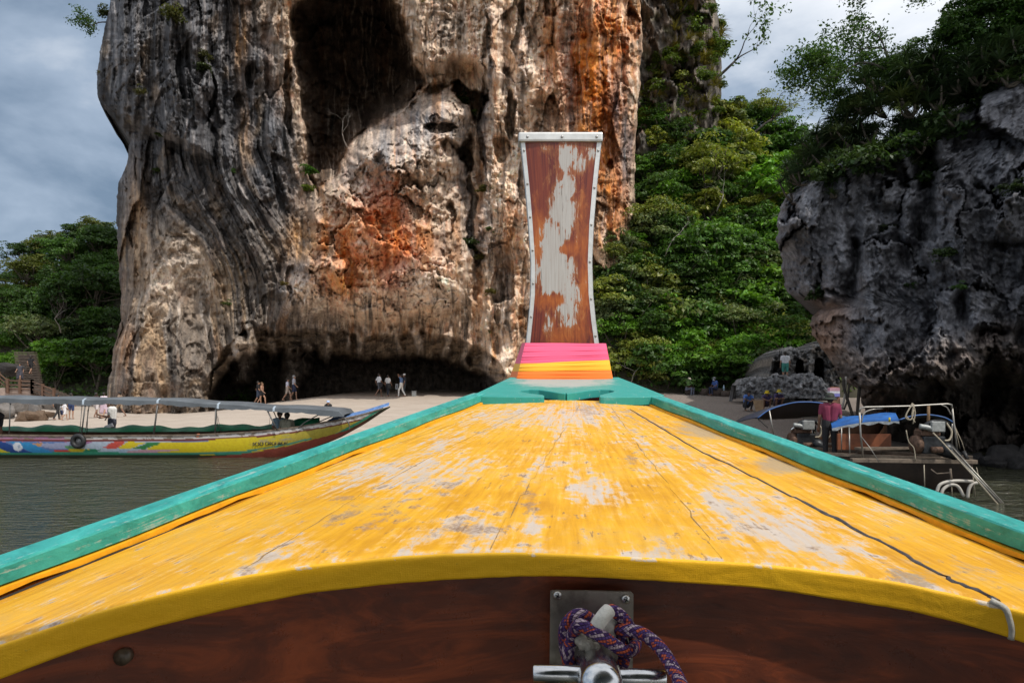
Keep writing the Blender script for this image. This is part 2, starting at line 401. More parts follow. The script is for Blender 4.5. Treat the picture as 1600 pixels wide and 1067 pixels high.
def build_cliff():
    R, C = 600, 720
    rows = np.linspace(-330, 650, R)
    xl = interp([(-330, 205), (-120, 190), (0, 172), (30, 166), (70, 158), (110, 152), (140, 151), (165, 158), (188, 178), (205, 196), (222, 203), (250, 199), (285, 186), (330, 181), (400, 184),
                 (450, 189), (500, 188), (545, 178), (590, 170), (650, 162)], rows)
    xr = interp([(-330, 1010), (0, 1000), (60, 1004), (150, 998), (230, 992), (330, 994), (400, 985), (480, 965), (560, 958), (650, 950)], rows)
    xl = xl+5*fbm(rows/35, rows*0, 3, 4)+2*fbm(rows/8, rows*0, 9, 3); xr = xr+5*fbm(rows/30, rows*0+5, 4, 4)
    nb = 10
    u = np.linspace(0, 1, C)
    px = xl[:, None]+(xr-xl)[:, None]*u[None]; py = np.repeat(rows[:, None], C, 1)
    # warped coordinates for irregular outlines
    wx = px+14*fbm(px/60, py/60, 11)+4*fbm(px/15, py/15, 12, 3); wy = py+12*fbm(px/50, py/60, 13)+4*fbm(px/14, py/14, 14, 3)
    out = np.zeros(px.shape)
    out += 1.2*fbm(px/170, py/200, 21, 3)
    # left buttress: draped flutes whose direction swings right and then flares
    left = sstep(500, 430, wx+0.18*(wy-300))
    shear = np.where(py > 215, 95*sstep(215, 470, py)*sstep(215, 330, px), 0)+(px-265)*0.34*sstep(440, 640, py)*sstep(430, 330, px)
    fx = px-shear+10*fbm(px/90, py/120, 22)
    fl = ridge(fx/34, py/420, 23, 4); fl2 = ridge(fx/11, py/210, 24, 3)
    am = 0.35+1.0*sstep(-0.35, 0.35, fbm(px/70, py/110, 20, 3))
    lv, le = facets(fx/46, py/120+fx/150, 34, 0.9)
    out += left*(1.3*fl*(0.5+0.5*am)+0.42*fl2*am+1.0*lv)
    out += left*1.0*(fbm(fx/60, py/160, 25))
    # the overhanging shoulder on the far left
    und = wy-(178+0.46*(wx-160)); sh = sstep(0, 16, -und)*sstep(345, 300, wx)
    out += 3.6*sh
    # lower flare of the buttress foot
    out += 1.8*sstep(470, 620, py)*sstep(420, 250, px)
    # upper cave
    cave = [(464, 4), (454, 40), (456, 95), (470, 150), (474, 205), (476, 268), (496, 306), (528, 268), (548, 222), (580, 205), (612, 178), (648, 152), (668, 128), (655, 96), (640, 58), (628, 10), (606, -16), (560, -26), (500, -20)]
    sc = sdf_poly(wx, wy, cave); dep = sstep(1.5, -2.5, sc)*8.0+sstep(-2, -40, sc)*8
    dep *= 1-0.4*sstep(190, 300, py)*sstep(580, 500, px)
    out -= dep
    cvm = sstep(0, -10, sc); fvc, fec = facets(wx/38, wy/30, 35, 1.1); out += cvm*(1.2*fbm(px/25, py/40, 26)+1.3*fvc+.4*fbm(px/8, py/10, 36, 3))
    # central bulging block
    blk = [(487, 300), (520, 262), (556, 222), (585, 205), (640, 170), (690, 128), (728, 138), (748, 175), (738, 215), (722, 262), (726, 330), (745, 400), (738, 470), (690, 505), (600, 515), (500, 505), (440, 500), (420, 460), (446, 400), (462, 372), (470, 340)]
    sb = sdf_poly(wx, wy, blk); bl = sstep(4, -34, sb)
    out += bl*3.6+sstep(0, -90, sb)*2.2
    ww = px+34*fbm(px/60, py/60, 27, 5, .6); wv_ = py+34*fbm(px/60, py/60, 28, 5, .6)
    fv, fe = facets(ww/95+0.35*wv_/95, wv_/70-0.2*ww/70, 31, 1.0); edge = sstep(0.0, 0.05, fe)
    k_ = sstep(-.1, .25, fbm(px/40, py/40, 37)); out += bl*(fv*1.9-0.6-0.55*sstep(.045, 0, fe)*k_)
    gv, ge = facets(ww/40-0.2*wv_/40, wv_/30, 32, 1.1); e2 = sstep(0.0, 0.07, ge)
    cm = sstep(-0.25, 0.25, fbm(px/80, py/80, 29))
    out += bl*(1.05*gv-.3*sstep(.06, 0, ge)*(1-k_))*(0.35+0.65*cm)
    hv, he = facets(wx/16, wy/13, 33, 1.2); out += (0.28*hv)*(0.3+0.7*bl)*sstep(-.3, .2, fbm(px/50, py/50, 30))
    # block hanging right of the cave mouth
    hb = [(628, -60), (632, 30), (646, 84), (664, 112), (690, 118), (708, 104), (742, 112), (775, 150), (792, 130), (790, 40), (800, -60)]
    sh2 = sdf_poly(wx, wy, hb); hbm = sstep(3, -22, sh2)
    out += hbm*3.6; out += hbm*0.6*fl2
    # right flank: columns and drapery
    right = sstep(700, 790, wx)
    cx = px+9*fbm(px/60, py/90, 41)+5*fbm(px/20, py/50, 42)
    am2 = 0.25+1.1*sstep(-0.3, 0.35, fbm(px/60, py/90, 40, 3))
    out += right*(1.9*ridge(cx/58, py/420, 43, 2)+0.7*am2*ridge(cx/19, py/150, 44, 3)+0.9*fbm(px/40, py/50, 45))
    rv, re_ = facets(cx/40, wy/95, 46, 1.1); out += right*1.5*rv
    rv2, re2 = facets(wx/20, wy/28, 47, 1.1); out += right*0.45*rv2*(1.3-am2)
    # holes and dark gaps
    for (x, y, rx, ry, d) in [(690, 203, 26, 10, 2.0), (705, 232, 16, 12, 2.5), (728, 246, 10, 26, 2.0), (797, 180, 8, 40, 2.6), (785, 232, 12, 18, 2.5), (757, 215, 5, 45, 1.6),
                              (762, 95, 7, 70, 1.5), (808, 40, 6, 50, 1.6), (988, 40, 10, 26, 2.0), (1003, 300, 5, 90, 2), (700, 345, 8, 30, 1.6), (735, 330, 6, 60, 1.8), (395, 118, 9, 20, 1.6), (448, 150, 7, 60, 2.0), (455, 440, 7, 26, 1.5),
                              (330, 150, 4, 34, 1.6), (370, 160, 7, 16, 1.2), (850, 240, 7, 30, 1.5), (955, 255, 6, 8, 1.2), (862, 10, 12, 18, 1.5), (835, 330, 5, 40, 1.2), (432, 545, 16, 18, 1.4), (760, 600, 9, 12, 1.2), (745, 430, 6, 40, 1.2), (780, 470, 5, 50, 1.2)]:
        out -= d*sstep(1.25, 0.7, ((wx-x)/rx)**2+((wy-y)/ry)**2)
    for poly_, d in (([(704, 126), (735, 134), (768, 142), (762, 176), (752, 196), (742, 182), (728, 166), (712, 150)], 5.0), ([(632, 166), (662, 134), (692, 122), (706, 132), (690, 140), (664, 152), (640, 172)], 3.0), ([(700, 222), (716, 228), (742, 214), (738, 246), (730, 272), (722, 252)], 2.4)):
        sp = sdf_poly(wx+5*fbm(px/9, py/9, 48, 3), wy+5*fbm(px/9, py/9, 49, 3), poly_); out -= d*sstep(1.5, -4, sp)
    # lower cave with hanging lip
    lip = interp([(300, 600), (322, 590), (345, 556), (365, 528), (395, 512), (440, 512), (500, 516), (560, 522), (640, 520), (700, 526), (760, 545), (790, 575), (806, 612), (850, 640), (960, 650)], px)
    lip = lip+8*fbm(px/26, py*0, 51, 4)
    below = wy-lip
    ins = sstep(318, 345, wx)*sstep(812, 770, wx)
    out -= ins*(sstep(0, 4, below)*2.2+sstep(2, 46, below)*4.0+sstep(30, 44, below+7*fbm(px/16, py/12, 57, 3))*9.0)
    lay = fbm(px/60, (wy+.12*px)/5.5, 55, 3); out += ins*sstep(0, 12, below)*sstep(75, 45, below)*1.1*lay
    out += ins*sstep(5, 20, below)*(0.6*fbm(px/22, py/9, 52)+0.35*ridge(px/14, py/30, 53))
    out += sstep(-70, -6, below)*sstep(10, -6, below)*ins*0.9*ridge(px/13, py/50, 54)
    # pillars and stalactites in the mouth
    out0 = out.copy()
    for (x, y0, y1, w, d) in [(374, 535, 604, 15, 7.0), (392, 520, 575, 8, 5.0), (457, 552, 650, 17, 6.0), (478, 545, 590, 6, 4.0), (510, 530, 568, 6, 4.0), (653, 520, 560, 7, 5.0), (565, 526, 556, 5, 3.5), (775, 560, 650, 22, 3.5), (548, 528, 550, 5, 3), (622, 525, 552, 5, 3.2), (700, 530, 556, 6, 3), (730, 540, 575, 6, 3), (425, 530, 560, 7, 3)]:
        out += d*np.exp(-((wx-x)/w)**4)*sstep(y0-14, y0+4, wy)*sstep(y1+6, y1-10, wy)
    pil = np.clip(out-out0, 0, 3)/3
    # general roughness
    rm = 0.3+1.0*sstep(-.3, .4, fbm(px/45, py/60, 60, 3))
    out += rm*(0.42*fbm(px/16, py/24, 61, 4)+0.20*fbm(px/5, py/8, 62, 3))
    s1, se1 = facets(wx/10, wy/9, 65, 1.2); s2, se2 = facets(px/5.5+fbm(px/12, py/12, 66), py/5.5, 67, 1.2); s3, se3 = facets(fx/15, py/46, 68, 1.0); out += (.19*s1+.07*s2)*(1-.45*left)*(.35+rm)+left*.35*s3*(.3+am)
    out -= .22*sstep(.07, 0, se1)*sstep(.0, .3, fbm(px/30, py/30, 69))*(1-.6*left)
    pits, p2, pid = worley(wx/15, wy/24, 64); out -= 0.35*sstep(0.35, 0.05, pits)*(pid > 0.55)
    # roll the two flanks away
    dl = px-xl[:, None]; dr = xr[:, None]-px
    out -= 6.0*(1-np.sqrt(1-(1-np.clip(dl/75, 0, 1))**2)); out -= 4.0*(1-np.sqrt(1-(1-np.clip(dr/45, 0, 1))**2))
    out -= 3.0*sstep(0, -300, py)
    Y = 53.0-out
    V = np.stack([(px-CX)/F*Y, Y, H-(py-HY)/F*Y], -1)
    # flanks running back
    def back(edge, s):
        o = []
        for k in range(1, nb+1):
            e = edge.copy(); e[:, 0] = edge[:, 0]*(1+2.2*k/edge[:, 1])+s*0.5*k+0.3*fbm(e[:, 2]/2, e[:, 2]*0+k, 71); e[:, 1] += 2.2*k; o.append(e)
        return o
    Lb = back(V[:, 0], 1.0)[::-1]; Rb = back(V[:, -1], -1.0)
    V2 = np.concatenate([np.stack(Lb, 1), V, np.stack(Rb, 1)], 1)
    # ---- colours of the stone, with cave shade painted in
    sx = fx*left+cx*(1-left)
    st = fbm(sx/7, py/150, 81, 4); st2 = fbm(sx/19, py/300, 82, 3); bt = fbm(px/28, py/26, 83, 4); big = fbm(px/95, py/95, 84, 3)
    ones = np.ones(px.shape)
    c = np.ones(px.shape+(3,))*np.array((0.44, 0.34, 0.26))
    c = mixc(c, (0.62, 0.50, 0.41), sstep(0.0, 0.35, bt)*0.8)
    c = mixc(c, (0.24, 0.215, 0.20), sstep(0.08, 0.45, st)*0.6)
    c = mixc(c, (0.40, 0.20, 0.085), sstep(0.05, 0.4, st2+0.5*bt)*0.75)
    # grey weathered left wall
    gl = sstep(470, 400, wx+30*big-0.25*(wy-150))
    gl = np.maximum(gl, 0)*(0.35+0.65*sstep(560, 420, wy+70*st2))
    th = fbm(fx/3.2, py/110, 93, 3); grey = np.ones(px.shape+(3,))*np.array((0.125, 0.124, 0.132))
    grey = mixc(grey, (0.27, 0.25, 0.245), sstep(0.05, 0.4, st)*0.8); grey = mixc(grey, (0.045, 0.044, 0.047), sstep(0.0, 0.35, -st2)*0.75)
    grey = mixc(grey, (0.27, 0.20, 0.14), sstep(0.15, 0.45, fbm(fx/30, py/90, 85))*0.6); grey = mixc(grey, (0.05, 0.05, 0.052), sstep(.08, .4, th)*.6); grey = mixc(grey, (0.32, 0.31, 0.305), sstep(.15, .5, -th)*.45)
    c = c*(1-gl[..., None])+grey*gl[..., None]
    # striped foot of the buttress
    ft = left*sstep(250, 430, wy+70*st2)*0.85
    stripe = fbm(fx/6.0, py/260, 86, 3); s2 = fbm(fx/15, py/300, 87, 2)
    fc = np.ones(px.shape+(3,))*np.array((0.22, 0.185, 0.155)); fc = mixc(fc, (0.38, 0.28, 0.19), sstep(0.05, .35, s2)); fc = mixc(fc, (0.5, 0.46, 0.42), sstep(0.2, .45, fbm(fx/4.5, py/200, 92, 2))*.6); fc = mixc(fc, (0.085, 0.078, 0.075), sstep(0.02, .3, stripe)*0.85)
    fc = mixc(fc, (0.16, 0.10, 0.075), sstep(0.1, .4, fbm(px/25, py/60, 88))*0.6)
    fc = fc*0.78; c = c*(1-ft[..., None]*0.95)+fc*ft[..., None]*0.95
    # tan streaks high on the wall and along the left edge
    for (x, y, rx, ry, col, w) in [(375, 60, 12, 50, (0.42, 0.24, 0.11), .9), (382, 210, 10, 60, (0.42, 0.27, 0.16), .7), (215, 330, 16, 75, (0.36, 0.24, 0.15), .8), (300, 420, 26, 60, (0.40, 0.29, 0.2), .75), (195, 545, 16, 40, (0.36, 0.19, 0.1), .6),
                                   (345, 450, 14, 55, (0.40, 0.29, 0.19), .7), (305, 400, 5, 60, (0.6, 0.55, 0.5), .6), (318, 440, 4, 45, (0.62, 0.57, 0.52), .6)]:
        w_ = blob(fx if y > 215 and x > 250 else px, py, x-(shear_at(x, y) if y > 215 and x > 250 else 0), y, rx, ry)*w*np.clip(0.7+1.2*st, 0, 1); c = mixc(c, col, np.clip(w_, 0, 1))
    fid = worley(ww/95+0.35*wv_/95, wv_/70-0.2*ww/70, 31)[2]; gid = worley(ww/40-0.2*wv_/40, wv_/30, 32)[2]; rid = worley(cx/40, wy/95, 46)[2]
    c = c*(1+bl*(.55*(fid-.45)+.6*(gid-.45))+right*(1-bl)*.8*(rid-.45))[..., None]
    c = mixc(c, (0.60, 0.50, 0.42), np.clip((bl*(gid > .72)+right*(1-bl)*(rid > .74))*(.35+.9*bt), 0, .8))
    # rust and orange in the middle and right
    for (x, y, rx, ry, col, w) in [(598, 322, 30, 38, (0.46, 0.11, 0.03), 1.7), (560, 320, 60, 50, (0.46, 0.26, 0.16), .6), (560, 385, 60, 36, (0.54, 0.20, 0.06), 1.3), (620, 395, 50, 36, (0.47, 0.14, 0.04), 1.3), (530, 450, 34, 26, (0.60, 0.24, 0.06), 1.5), (470, 375, 26, 36, (0.50, 0.30, 0.15), .8),
                                   (610, 440, 15, 40, (0.38, 0.09, 0.03), .9), (520, 235, 26, 30, (0.50, 0.24, 0.08), 1.1), (600, 190, 40, 14, (0.48, 0.24, 0.1), .6), (640, 490, 60, 16, (0.42, 0.24, 0.12), .6), (922, 110, 44, 95, (0.50, 0.155, 0.035), 1.6), (945, 50, 44, 70, (0.52, 0.22, 0.08), 1.2), (925, 220, 40, 60, (0.48, 0.20, 0.07), 1.1), (955, 210, 26, 90, (0.46, 0.16, 0.05), 1.2),
                                   (900, 330, 60, 110, (0.44, 0.22, 0.09), .8), (960, 300, 22, 90, (0.46, 0.17, 0.05), .9), (860, 80, 16, 60, (0.45, 0.2, 0.07), .8), (795, 370, 14, 60, (0.50, 0.24, 0.1), .8), (730, 108, 16, 16, (0.5, 0.25, 0.08), 1), (660, 70, 12, 40, (0.48, 0.3, 0.14), .6)]:
        w_ = blob(wx, wy, x, y, rx, ry)*w*np.clip(0.75+0.9*bt+0.6*st, 0, 1.2); c = mixc(c, col, np.clip(w_, 0, 1))
    # pale patches
    for (x, y, rx, ry, w) in [(485, 455, 38, 34, 1.2), (570, 385, 26, 20, .8), (655, 440, 46, 36, 1.2), (610, 475, 60, 18, 1.2), (700, 60, 50, 60, 1.1), (560, 300, 50, 26, .7), (690, 300, 30, 30, .5), (800, 90, 26, 80, 1.0), (885, 60, 14, 120, .9), (820, 250, 20, 60, .8), (600, 300, 30, 20, .2), (760, 80, 16, 60, .4)]:
        c = mixc(c, (0.60, 0.49, 0.41), np.clip(blob(wx, wy, x, y, rx, ry)*w*(0.6+1.2*bt), 0, 1))
    br = sstep(505, 480, wy-6*st2*10)*sstep(440, 470, wy)*sstep(440, 480, wx)*sstep(760, 700, wx); c = mixc(c, (.52, .43, .35), np.clip(br*(.35+1.3*bt), 0, .8)); c = mixc(c, (.10, .085, .075), np.clip(sstep(.1, .4, st)*br, 0, 1)*.8)
    # grey caps and blue grey drip lines
    for (x, y, rx, ry, w) in [(655, 195, 60, 40, .95), (600, 240, 60, 32, .75), (545, 270, 40, 26, .5), (722, 290, 10, 90, .7), (752, 330, 9, 60, .7), (968, 170, 15, 55, .8), (978, 250, 14, 60, .85), (762, 170, 8, 130, .8), (812, 60, 7, 160, .45), (890, 120, 5, 140, .6), (425, 80, 12, 90, .4), (745, 380, 20, 30, .5), (790, 440, 10, 60, .4)]:
        c = mixc(c, (0.19, 0.195, 0.21), np.clip(blob(wx, wy, x, y, rx, ry)*w*(0.75+0.9*st), 0, 1))
    # mineral black where water seeps; then the painted shade of the caves
    blk_ = sstep(0.1, 0.45, fbm(sx/12, py/90, 89, 3))*0.45*(0.2+0.8*np.clip(1-bl, 0, 1))
    c = mixc(c, (0.06, 0.055, 0.052), np.clip(blk_, 0, 1))
    c = mixc(c, (0.085, 0.066, 0.054), np.clip(sstep(0, -8, sc)*(0.8+.4*bt), 0, 1))  # shade painted into the upper cave's stone colour
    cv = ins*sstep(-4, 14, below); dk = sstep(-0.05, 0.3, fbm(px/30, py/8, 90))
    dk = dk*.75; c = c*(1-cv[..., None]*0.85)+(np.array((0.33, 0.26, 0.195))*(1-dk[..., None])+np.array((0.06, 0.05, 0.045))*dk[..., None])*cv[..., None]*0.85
    
    c = mixc(c, (.095, .08, .068), np.clip(ins*sstep(32, 46, below), 0, 1)*.9); c = mixc(c, (.34, .29, .25), np.clip(pil*cv*(.6+.9*bt), 0, .9)); th2 = fbm(cx/3.4, py/80, 94, 3)*(1-left)*(1-.6*bl); c = mixc(c, (.07, .065, .062), np.clip(sstep(.12, .45, th2)*.55, 0, 1)); c = mixc(c, (.68, .6, .52), np.clip(sstep(.15, .5, -th2)*.45, 0, 1)*(1-cv)); c = c*(1.12+0.5*fbm(px/9, py/12, 91, 3))[..., None]  # deep lower cave painted dark as shade, its pillars paled to show
    c = np.clip(c, .004, 2); lum = c.mean(-1, keepdims=True); c = c*(lum/.24)**.30*1.06; c = lum*(lum/.24)**.30*1.06+(c-lum*(lum/.24)**.30*1.06)*1.15
    C2 = np.concatenate([np.repeat(c[:, :1], nb, 1), c, np.repeat(c[:, -1:], nb, 1)], 1)
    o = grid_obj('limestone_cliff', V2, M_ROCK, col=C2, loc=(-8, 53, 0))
    tag(o, 'huge grey and orange limestone cliff with two caves behind the beach', 'cliff')
    return V, rows, px, py
def shear_at(x, y):
    return float(95*sstep(215, 470, np.array(float(y)))*sstep(215, 330, np.array(float(x))))
CV, CROWS, CPX, CPY = build_cliff()
def on_cliff(px, py, lift=0.15):
    i = int(np.argmin(np.abs(CROWS-py))); j = int(np.argmin(np.abs(CPX[i]-px))); p = CV[i, j]; return Vector((p[0], p[1]-lift, p[2]))

def build_back_cliff():
    R, C = 240, 130
    rows = np.linspace(-300, 560, R)
    xr = interp([(-300, 1100), (0, 1118), (60, 1127), (120, 1128), (200, 1124), (280, 1110), (560, 1090)], rows)+4*fbm(rows/20, rows*0, 3, 4)
    u = np.linspace(0, 1, C); px = 965+(xr[:, None]-965)*u[None]; py = np.repeat(rows[:, None], C, 1)
    ww = px+30*fbm(px/60, py/60, 27, 5, .6); wv_ = py+30*fbm(px/60, py/60, 28, 5, .6); v1, q1 = facets(ww/40, wv_/80, 5, 1.1); v2, q2 = facets(ww/18, wv_/26, 6, 1.1)
    out = 1.0*ridge(px/44, py/300, 7)+1.8*v1+.8*v2+1.2*fbm(px/50, py/60, 9)+0.5*fbm(px/8, py/14, 10, 4)
    
    out -= 4*(1-np.sqrt(1-(1-np.clip((xr[:, None]-px)/30, 0, 1))**2))
    Y = 60.0-out+0.012*(300-py)*0
    V = np.stack([(px-CX)/F*Y, Y, H-(py-HY)/F*Y], -1)
    e = [V[:, -1]+np.array((-0.2*k, 2.0*k, 0)) for k in range(1, 7)]
    V = np.concatenate([V, np.stack(e, 1)], 1)
    st = fbm(px/9, py/120, 12, 4); bt = fbm(px/25, py/30, 13)
    c = np.ones(px.shape+(3,))*np.array((0.17, 0.145, 0.125)); c = mixc(c, (0.34, 0.27, 0.21), sstep(0, .4, st)*.7); c = mixc(c, (0.07, 0.065, 0.06), sstep(0, .4, -bt)*.7)
    c = mixc(c, (0.30, 0.15, 0.07), sstep(.1, .5, bt)*.5*sstep(1040, 990, px)); c = mixc(c, (0.11, 0.11, 0.04), sstep(.05, .4, fbm(px/20, py/18, 14))*.5)
    c = np.concatenate([c, np.repeat(c[:, -1:], 6, 1)], 1)
    tag(grid_obj('cliff_shoulder', V, M_ROCK, col=c, loc=(11, 60, 0)), 'dark cliff shoulder hung with grass tufts right of the orange wall', 'cliff')
    return V, rows, px
BV, BROWS, BPX = build_back_cliff()
def on_back(px, py, lift=0.2):
    i = int(np.argmin(np.abs(BROWS-py))); j = int(np.argmin(np.abs(BPX[i]-px))); p = BV[i, j]; return Vector((p[0], p[1]-lift, p[2]))

def build_right_rock():
    R, C = 330, 330
    rows = np.linspace(60, 772, R)
    xl = interp([(60, 1610), (100, 1590), (140, 1545), (190, 1460), (225, 1370), (260, 1290), (285, 1250), (310, 1226), (340, 1214), (380, 1216), (420, 1222), (452, 1228), (463, 1240), (470, 1262), (480, 1284),
                 (490, 1272), (505, 1266), (520, 1268), (545, 1285), (560, 1298), (575, 1304), (595, 1318), (610, 1340), (640, 1352), (772, 1360)], rows)
    xl = xl+11*fbm(rows/26, rows*0+2, 3, 5, .6); xr = 1760
    u = np.linspace(0, 1, C); px = xl[:, None]+(xr-xl)[:, None]*u[None]; py = np.repeat(rows[:, None], C, 1)
    wx = px+16*fbm(px/50, py/50, 11)+5*fbm(px/14, py/14, 12, 3); wy = py+16*fbm(px/50, py/50, 13)+5*fbm(px/14, py/14, 14, 3)
    ww = px+44*fbm(px/70, py/70, 27, 6, .62); wv_ = py+44*fbm(px/70, py/70, 28, 6, .62)
    f1, fe = facets(ww/105, wv_/150, 5, 0.8); e1 = sstep(0, .05, fe); g1, ge = facets(ww/55, wv_/62, 6, 0.9); e2 = sstep(0, .05, ge); k1, ke = facets(wx/20, wy/24, 7, 1.0)
    rm = 0.25+0.9*sstep(-.3, .3, fbm(px/50, py/50, 29, 3))
    out = 1.7*f1-0.85*(1-e1)*sstep(-.1, .2, fbm(px/90, py/90, 31))+0.62*g1+0.12*k1*rm+rm*0.09*fbm(px/12, py/14, 8, 5, .6)+0.03*fbm(px/4, py/5, 9, 3)+0.7*ridge(ww/75, wv_/330, 21, 2)+.06*facets(wx/11, wy/12, 22, 1.2)[0]
    out += 0.5*fbm(px/120, py/120, 10)
    # the undercut above the water
    lip = interp([(1210, 560), (1300, 585), (1350, 612), (1420, 605), (1500, 590), (1560, 560), (1600, 580), (1760, 590)], px)+10*fbm(px/30, py*0, 15, 4)
    b = wy-lip
    out -= sstep(-4, 26, b)*2.6+sstep(10, 90, b)*2.6
    out += sstep(-110, -14, b)*sstep(8, -10, b)*0.9*ridge(px/22, py/30, 16)
    for (x, y, rx, ry, d) in [(1335, 400, 10, 34, 1.8), (1326, 455, 16, 24, 1.8), (1452, 300, 16, 60, 1.8), (1430, 360, 10, 30, 1.2), (1415, 400, 10, 18, 1.0), (1505, 480, 12, 30, 1.2), (1545, 520, 30, 8, 1.0), (1590, 385, 40, 5, .6), (1440, 250, 22, 30, 1.5)]:
        out -= d*blob(wx, wy, x, y, rx, ry)
    dl = px-xl[:, None]; out -= 3.2*(1-np.sqrt(1-(1-np.clip(dl/60, 0, 1))**2))
    base = 25.5-4.6*sstep(1215, 1560, px)
    Y = base-out+sstep(330, 60, py)*3.5*sstep(1250, 1500, px)*0.6
    V = np.stack([(px-CX)/F*Y, Y, H-(py-HY)/F*Y], -1)
    e = []
    for k in range(6, 0, -1):
        q = V[:, 0].copy(); q[:, 0] = q[:, 0]*(1+1.5*k/q[:, 1])+0.22*k; q[:, 1] += 1.5*k; e.append(q)
    V2 = np.concatenate([np.stack(e, 1), V], 1)
    t = [V2[0]+np.array((0, 2.0*k, -0.1*k)) for k in range(8, 0, -1)]
    V2 = np.concatenate([np.stack(t, 0), V2], 0)
    bt = fbm(px/26, py/26, 17, 4); st = fbm(px/10, py/60, 18, 4)
    c = np.ones(px.shape+(3,))*np.array((0.165, 0.164, 0.178)); c = mixc(c, (0.265, 0.264, 0.285), sstep(0, .4, bt)*.8); c = mixc(c, (0.07, 0.067, 0.07), sstep(0.05, .4, st)*.6)
    c = mixc(c, (0.34, 0.335, 0.345), sstep(.22, .5, fbm(px/14, py/18, 19, 4))*.35)
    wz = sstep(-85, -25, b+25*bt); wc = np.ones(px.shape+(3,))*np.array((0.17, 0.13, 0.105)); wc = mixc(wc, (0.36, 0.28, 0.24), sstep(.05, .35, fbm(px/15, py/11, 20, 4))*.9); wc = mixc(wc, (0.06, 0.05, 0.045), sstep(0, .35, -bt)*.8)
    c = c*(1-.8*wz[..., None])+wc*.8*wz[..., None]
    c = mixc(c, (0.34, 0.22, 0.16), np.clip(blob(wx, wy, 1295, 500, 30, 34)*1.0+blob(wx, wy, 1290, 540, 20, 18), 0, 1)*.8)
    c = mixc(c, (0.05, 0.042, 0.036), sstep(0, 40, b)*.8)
    c = np.concatenate([np.repeat(c[:, :1], 6, 1), c], 1); c = np.concatenate([np.repeat(c[:1], 8, 0), c], 0)
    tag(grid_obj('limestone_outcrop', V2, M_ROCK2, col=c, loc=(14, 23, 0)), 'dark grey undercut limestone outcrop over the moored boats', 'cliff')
    return V, rows, px
RV, RROWS, RPX = build_right_rock()
def on_right(px, py, lift=0.1):
    i = int(np.argmin(np.abs(RROWS-py))); j = int(np.argmin(np.abs(RPX[i]-px))); p = RV[i, j]; return Vector((p[0], p[1]-lift, p[2]))

def build_shade_wall():
    # unseen rock wall right of the frame, added to shade the outcrop
    R, C = 90, 140; a = np.linspace(0, 1, C)[None].repeat(R, 0); t = np.linspace(0, 1, R)[:, None].repeat(C, 1)
    X = 18.5+7.0*a**1.3; Y = 20.5-15.5*a; Z = -1.0+(19.0+12.0*sstep(0, .35, a)-8*sstep(.5, 1, a))*t; ov = 2.2*np.sin(PI*np.clip(t*1.1, 0, 1))
    n = 1.2*facets(a*9, t*7, 3, 1.0)[0]+.6*fbm(a*20, t*20, 4)+.3*fbm(a*60, t*50, 5)
    X = X-ov-n*.9+3.0*t**4; Y = Y-n*.3+1.5*t**4
    V = np.stack([X, Y, Z], -1)[::-1]; bk = V[0]+np.array((4.0, -1.0, -2.0)); V = np.concatenate([bk[None], V], 0)
    n2 = fbm(a*26, t*24, 6)[::-1]; c = np.ones((R, C, 3))*np.array((.135, .133, .14)); c = mixc(c, (.22, .21, .22), sstep(0, .4, n2)); c = mixc(c, (.06, .06, .06), sstep(0, .4, -n2)*.6); c = np.concatenate([c[:1], c], 0)
    tag(grid_obj('unseen_shade_wall', V, M_ROCK2, col=c, loc=(22, 14, 0)), 'unseen grey rock wall added at the right to shade the outcrop', 'cliff')
build_shade_wall()
